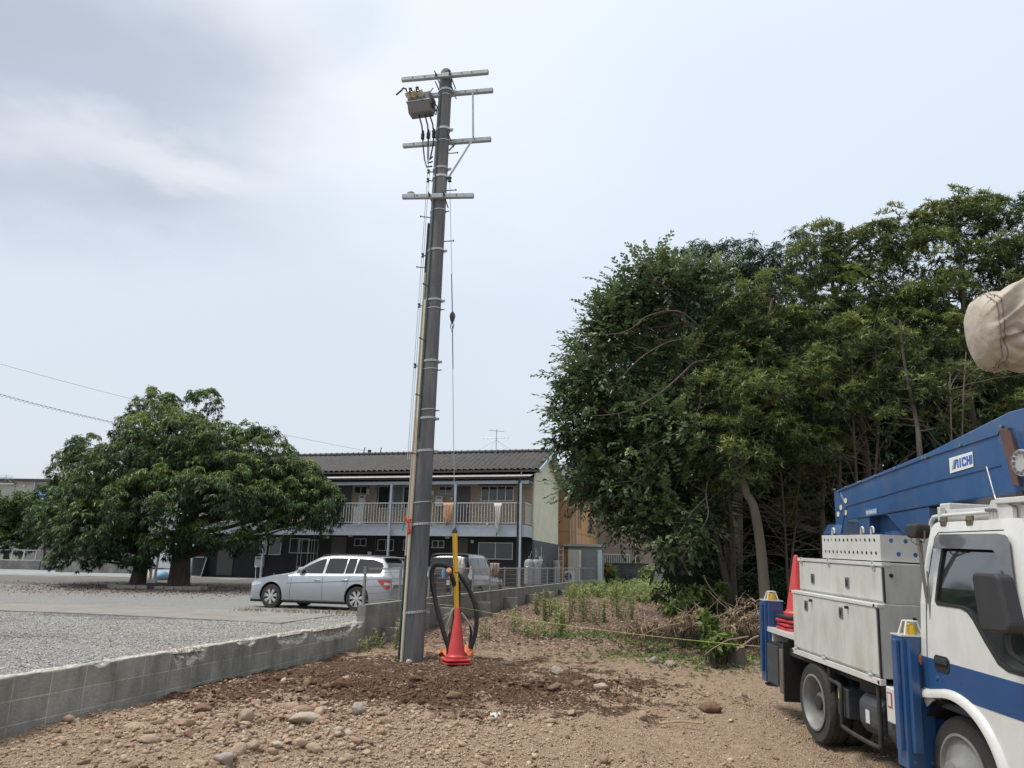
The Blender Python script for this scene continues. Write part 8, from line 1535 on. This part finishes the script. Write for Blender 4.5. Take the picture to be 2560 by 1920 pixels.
# undergrowth, brush heap, stump, weeds -----------------------------------------
def bush(name, label, cat, lobes, kp, m, clump=.25, seed=1, inner=.25, stems=True):
    rs = np.random.default_rng(seed); root = empty(name, Vector(lobes[0][0]), 0, label, cat); root.location.z = float(gz(root.location.x, root.location.y, False)); dens, k, L, Wd, droop, spread, young, upb = kp
    pts_, cl_ = crown(lobes, dens, k, L, Wd, droop, spread, young, clump=clump, inner=inner, rng=rs, upb=upb, bot=-.6); o = leaf_mesh('foliage', pts_, m); rebase(o, root); random.seed(seed)
    if stems:
        mb = MB(); b = Vector(root.location)
        for i in random.sample(range(len(cl_)), min(30, len(cl_))): c = Vector(cl_[i][0]); pts, rr = limb(Vector((c.x * .7 + b.x * .3, c.y, float(gz(c.x, c.y, False)))), c, .012, .004, .2, 6); mb.tube(pts, rr, 4, cap=False)
        o = mb.build('stems', M_TWIG, None, fix=False); rebase(o, root)
    return root
bush('dark_bush', 'dense dark low bush at the left foot of the wood', 'bush', [lobe(1720, 1490, 65, 16), lobe(1790, 1470, 60, 16), lobe(1680, 1520, 45, 15.6), lobe(1760, 1530, 50, 15.2), lobe(1850, 1490, 55, 16), lobe(1740, 1430, 45, 16.4)], (15, 8, .13, .014, .3, 1.1, .25, .4), M_LF_D, seed=41)
bush('dark_bush', 'dim low bush in the shade behind the rear outrigger', 'bush', [lobe(2010, 1480, 60, 15.2), lobe(1950, 1500, 40, 15), lobe(2100, 1480, 70, 15.4), lobe(2250, 1450, 90, 15.4), lobe(1900, 1510, 35, 14.6)], (12, 7, .13, .018, .3, 1.1, .25, .4), M_LF_D, seed=42)
random.seed(5); rs = np.random.default_rng(5)
hp = empty('brush_heap', at(1760, 1570, 13.2), 0, 'heap of dry cut brush and wilted leaves in front of the dark bush', 'brush heap'); hp.location.z = float(gz(hp.location.x, hp.location.y, False))
pts_, cl_ = crown([lobe(1710, 1562, 36, 13.2, .4), lobe(1770, 1565, 42, 13.2, .45), lobe(1830, 1555, 40, 13.4, .5), lobe(1875, 1560, 34, 13.2, .5), lobe(1640, 1575, 28, 13.4, .35), lobe(1820, 1592, 30, 12.6, .4), lobe(1880, 1525, 18, 13.6, .7), lobe(1600, 1578, 24, 13.6, .3)], 26, 7, .12, .013, .45, 1.2, .3, clump=.17, inner=.4, rng=rs, upb=.2); pts_ = [(a, np.clip(b - .02, 0, 1)) for a, b in pts_]; o = leaf_mesh('dry_leaves', pts_, M_LF_DRY); rebase(o, hp)
mb = MB()
for k in range(70): a = Vector(cl_[random.randrange(len(cl_))][0]); d_ = Vector((random.uniform(-1, 1), random.uniform(-.6, .6), random.uniform(-.1, .6))).normalized() * random.uniform(.25, .8); pts, rr = limb(a, a + d_, .010, .003, .3, 6); mb.tube(pts, rr, 4, cap=False)
for (p, q) in ((at(1680, 1500, 14.4), at(1800, 1560, 13.8)), (at(1760, 1440, 14.6), at(1830, 1520, 14)), (at(1700, 1560, 12.9), at(1600, 1590, 12.6)), (at(1870, 1590, 12), at(1760, 1640, 11.2)), (at(1895, 1590, 11.4), at(1840, 1625, 11))): pts, rr = limb(p, q, .014, .005, .2, 8); mb.tube(pts, rr, 5)
o = mb.build('sticks', mat('dry_stick', (.27, .20, .14), .9), None, fix=False); rebase(o, hp)
p = at(1832, 1604, 12.2); p.z = float(gz(p.x, p.y)); su = empty('tree_stump', p, 0, 'sawn tree stump with pale cut top beside the brush heap', 'tree stump'); mb = MB(); n_ = 22; vs = []
for z, r in ((-.1, .24), (.03, .19), (.14, .165), (.25, .16)):
    for i in range(n_): a = 2 * pi * i / n_; rr = r * (1 + .10 * sin(a * 3 + 1) + .05 * sin(a * 7)); vs.append((rr * cos(a) * 1.05, rr * sin(a), z))
mb.add(vs, [(j * n_ + i, j * n_ + (i + 1) % n_, (j + 1) * n_ + (i + 1) % n_, (j + 1) * n_ + i) for j in range(3) for i in range(n_)]); mb.build('bark', M_BARK, su, smooth='all'); mb = MB(); mb.add([(v[0], v[1], .252) for v in vs[-n_:]], [tuple(range(n_))]); mb.build('cut_face', mat('cut_wood', (.44, .33, .22), .85, var=.25, scale=14), su)
bush('sapling', 'bright green broad leaved sapling in front of the stump', 'sapling', [lobe(1775, 1570, 15, 12.3), lobe(1790, 1610, 22, 12.1), lobe(1770, 1625, 14, 12.0), lobe(1805, 1590, 14, 12.3), lobe(1765, 1545, 12, 12.4)], (14, 5, .13, .038, .4, 1.2, .5, .1), tint_mat('leaf_sapling', [(0, (.05, .09, .025)), (1, (.17, .22, .06))], .5, translucent=.3), seed=43, clump=.10)
for i, (px, py, Y, lab) in enumerate(((1695, 1520, 13.9, 'leafy green sprig at the left of the dry brush'), (1790, 1495, 14.6, 'taller bright sprig rising behind the dry brush'), (1730, 1500, 14.4, 'bright green sprig low in front of the dark bush'))):
    bush('sprig', lab, 'plant', [lobe(px, py, 20, Y), lobe(px + 12, py - 18, 12, Y)], (14, 6, .12, .03, .3, 1.2, .5, .1), bpy.data.materials['leaf_sapling'], seed=50 + i, clump=.12, stems=True)

# weeds: upright leafy stalks, one prototype per height then copies
def weed_proto(seed, h):
    rs = np.random.default_rng(seed); random.seed(seed); root = empty('weed', (0, 0, 0)); parts = []; mb = MB()
    for k in range(random.randint(3, 5)):
        bx, by = random.uniform(-.12, .12), random.uniform(-.1, .1); hh = h * random.uniform(.6, 1.05); lx, ly = random.uniform(-.06, .06), random.uniform(-.06, .06); n_ = int(hh / .042); t = (np.arange(n_) + .5) / n_; P = np.stack([bx + lx * t, by + ly * t, hh * t], -1); dn = np.zeros((n_, 3)); dn[:, 2] = 1
        parts.append(whorls(P, dn, 4, .085 * (1.15 - .5 * h * 0), .012, .18, 1.05, .5 + .4 * t, rng=rs)); mb.tube([(bx, by, -.02), (bx + lx, by + ly, hh)], [.006, .003], 4)
    leaf_mesh('foliage', parts, M_LF_Y, root); mb.build('stem', M_TWIG, root, fix=False); return root
protos = [weed_proto(s_, h) for s_, h in ((61, .55), (62, .75), (63, .4), (64, .9))]; used = [False] * 4
WL = [(1280, 1500, 16.2, 0), (1345, 1510, 16.5, 2), (1400, 1520, 16.6, 1), (1404, 1545, 15.2, 1), (1310, 1535, 15.4, 2), (1330, 1545, 15.0, 2), (1365, 1540, 15.2, 2), (1432, 1485, 19, 3), (1465, 1490, 18.6, 3), (1510, 1490, 18.5, 1), (1360, 1490, 18.5, 1), (1375, 1480, 20, 0), (1390, 1500, 18, 1), (1218, 1528, 14.6, 0), (1580, 1490, 19.5, 1), (1535, 1480, 20.5, 3), (1455, 1478, 21, 3), (1490, 1495, 18, 0), (1340, 1478, 20.5, 1), (1552, 1492, 18.8, 0)]
WLAB = {(1404, 1545): 'tallest near weed, a bright column of leaves standing alone in the litter', (1345, 1510): 'leafy weed left of the tallest near one, closer to the block wall', (1218, 1528): 'bushy low weed just right of the coiled black pipe', (1310, 1535): 'small weed sprout left of the lone tallest one, near the string line', (1400, 1520): 'weed directly behind the tallest near weed', (1580, 1490): 'rightmost tall weed before the dark bush', (1280, 1500): 'weed close to the taller block wall near the black van'}
wl_lab = ['tall leafy green weed stalks growing out of the leaf litter']
for px, py, Y, k in WL:
    root = protos[k] if not used[k] else copy_tree(protos[k]); used[k] = True; p = at(px, py, Y); root.location = (p.x, p.y, float(gz(p.x, p.y))); root.rotation_euler = (0, 0, random.uniform(0, 6)); s_ = random.uniform(.75, 1.0); root.scale = (s_, s_, s_ * random.uniform(.9, 1.15)); tag(root, WLAB.get((px, py), wl_lab[0]), 'weed', 'upright weeds in the leaf litter')
p = at(1062, 1560, 13.1)
for i, (x, y, h, lab) in enumerate(((-1.83, 13.2, .55, 'bushy green weed at the wall foot just right of the pole'), (-2.35, 12.9, .22, 'small green weed at the corner of the taller wall'), (-2.2, 13.25, .3, 'climbing weed on the wall left of the pole'))):
    r_ = weed_proto(70 + i, h); r_.location = (x, y, float(gz(x, y))); tag(r_, lab, 'weed')
# mass of weeds further back, leaf litter, low ground cover
n = 1100; x = RNG.uniform(2.0, 11, n); y = RNG.uniform(25, 43, n); ok = (side(x, y) < -.3) & (x < 2.6 + (y - 14) * .33) & (vn(x * .7, y * .5) > -.12); x, y = x[ok], y[ok]; parts = []
hh = RNG.uniform(.12, .45, len(x)); m_ = 12
t = (np.arange(m_) + .5) / m_; P = np.stack([x[:, None] + 0 * t, y[:, None] + 0 * t, gz(x, y)[:, None] + hh[:, None] * t], -1).reshape(-1, 3) + RNG.normal(0, .05, (len(x) * m_, 3)); dn = np.tile([0, 0, 1.0], (len(P), 1)); tt = np.repeat(RNG.normal(.55, .15, len(x)), m_) + .2 * np.tile(t, len(x)); parts.append(whorls(P, dn, 4, .12, .02, .15, .95, tt))
leaf_mesh('weeds', parts, M_LF_Y, kind='stuff')
n = 34000; y = 13.2 + 22 * RNG.random(n) ** 1.5; x = RNG.uniform(-3, 12, n); ok = (side(x, y) < -.08) & (x < 2.0 + y * .42) & (RNG.random(n) < np.clip((y - 12.6) / 2.5, 0, 1)); x, y = x[ok], y[ok]; P = np.stack([x, y, gz(x, y) + .012], -1); dn = RNG.normal(size=(len(x), 3)) * [1, 1, .22]
v_, t_ = whorls(P, dn, 1, .075, .016, 0, .1, np.clip(RNG.normal(.5, .25, len(x)), 0, 1)); leaf_mesh('leaf_litter', [(v_, t_)], M_LITTER, kind='stuff')
n = 900; cx_, cy_ = np.array([(2.2, 13.0), (3.2, 12.3), (3.0, 14.2), (4.4, 12.7), (1.6, 15.5)])[RNG.integers(0, 5, n)].T; x = cx_ + RNG.normal(0, .55, n); y = cy_ + RNG.normal(0, .40, n); P = np.stack([x, y, gz(x, y) + .02], -1); dn = np.tile([0, 0, 1.0], (n, 1)) + RNG.normal(0, .3, (n, 3)); leaf_mesh('ground_cover', [whorls(P, dn, 6, .06, .013, .05, 1.1, RNG.normal(.35, .15, n))], M_LF_Y, kind='stuff')
# straw and wood chips on the cleared ground
n = 9000; y = 11.2 + 4.5 * RNG.random(n); x = RNG.uniform(-2.3, 5.5, n); ok = (side(x, y) < -.1) & (RNG.random(n) < sm(y + vn(x, y) * 2, 11.5, 13)); x, y = x[ok], y[ok]; P = np.stack([x, y, gz(x, y) + .006], -1); leaf_mesh('wood_chips', [whorls(P, RNG.normal(size=(len(x), 3)) * [1, 1, .1], 1, .07, .006, 0, .05, np.clip(RNG.normal(.72, .2, len(x)), 0, 1))], M_LITTER, kind='stuff')
# leaf fall under the big tree and dry grass by the car
n = 6000; x0, y0 = bt.location.x, bt.location.y; x = x0 + RNG.normal(0, 3.2, n); y = y0 - 1.5 + RNG.normal(0, 1.7, n); P = np.stack([x, y, gg(x, y) + .03], -1); leaf_mesh('fallen_leaves', [whorls(P, RNG.normal(size=(n, 3)) * [1, 1, .2], 1, .075, .018, 0, .1, np.clip(RNG.normal(.22, .16, n), 0, 1))], M_LITTER, kind='stuff')
n = 260; x = RNG.uniform(-6.6, -2.4, n); y = 18.2 + RNG.normal(0, .55, n) - .3 * (x + 4); ok = side(x, y) > .15; x, y = x[ok], y[ok]; P = np.stack([x, y, gg(x, y)], -1); leaf_mesh('dry_grass', [whorls(P, np.tile([0, 0, 1.0], (len(x), 1)), 7, .10, .0035, 0, .45, np.clip(RNG.normal(.6, .2, len(x)), 0, 1))], M_LF_DRY, kind='stuff')
# plants far right by the concrete wall
bush('flowering_plant', 'strap leaved plant with orange flowers against the dark concrete wall', 'plant', [lobe(1512, 1434, 14, 44), lobe(1518, 1446, 10, 44)], (8, 9, .55, .04, .25, .8, .3, .8), M_LF_Y, seed=80, clump=.2)
fo = bpy.data.objects['flowering_plant']; mb = MB(); random.seed(8)
for k in range(7): a = at(1522 + random.uniform(-6, 6), 1424 + random.uniform(-5, 5), 43.6); mb.lathe(a, [(.01, -.06), (.09, .0), (.10, .05), (.02, .04)], n=6)
o = mb.build('flowers', mat('orange_petal', (.60, .16, .05), .6), None); rebase(o, fo)
bush('round_bush', 'yellow green bush at the right end of the dark concrete wall', 'bush', [lobe(1617, 1430, 14, 44.5), lobe(1615, 1446, 14, 44.5), lobe(1622, 1440, 10, 44.5)], (9, 6, .16, .035, .2, 1.1, .4, .2), M_LF_Y, seed=81, clump=.22)
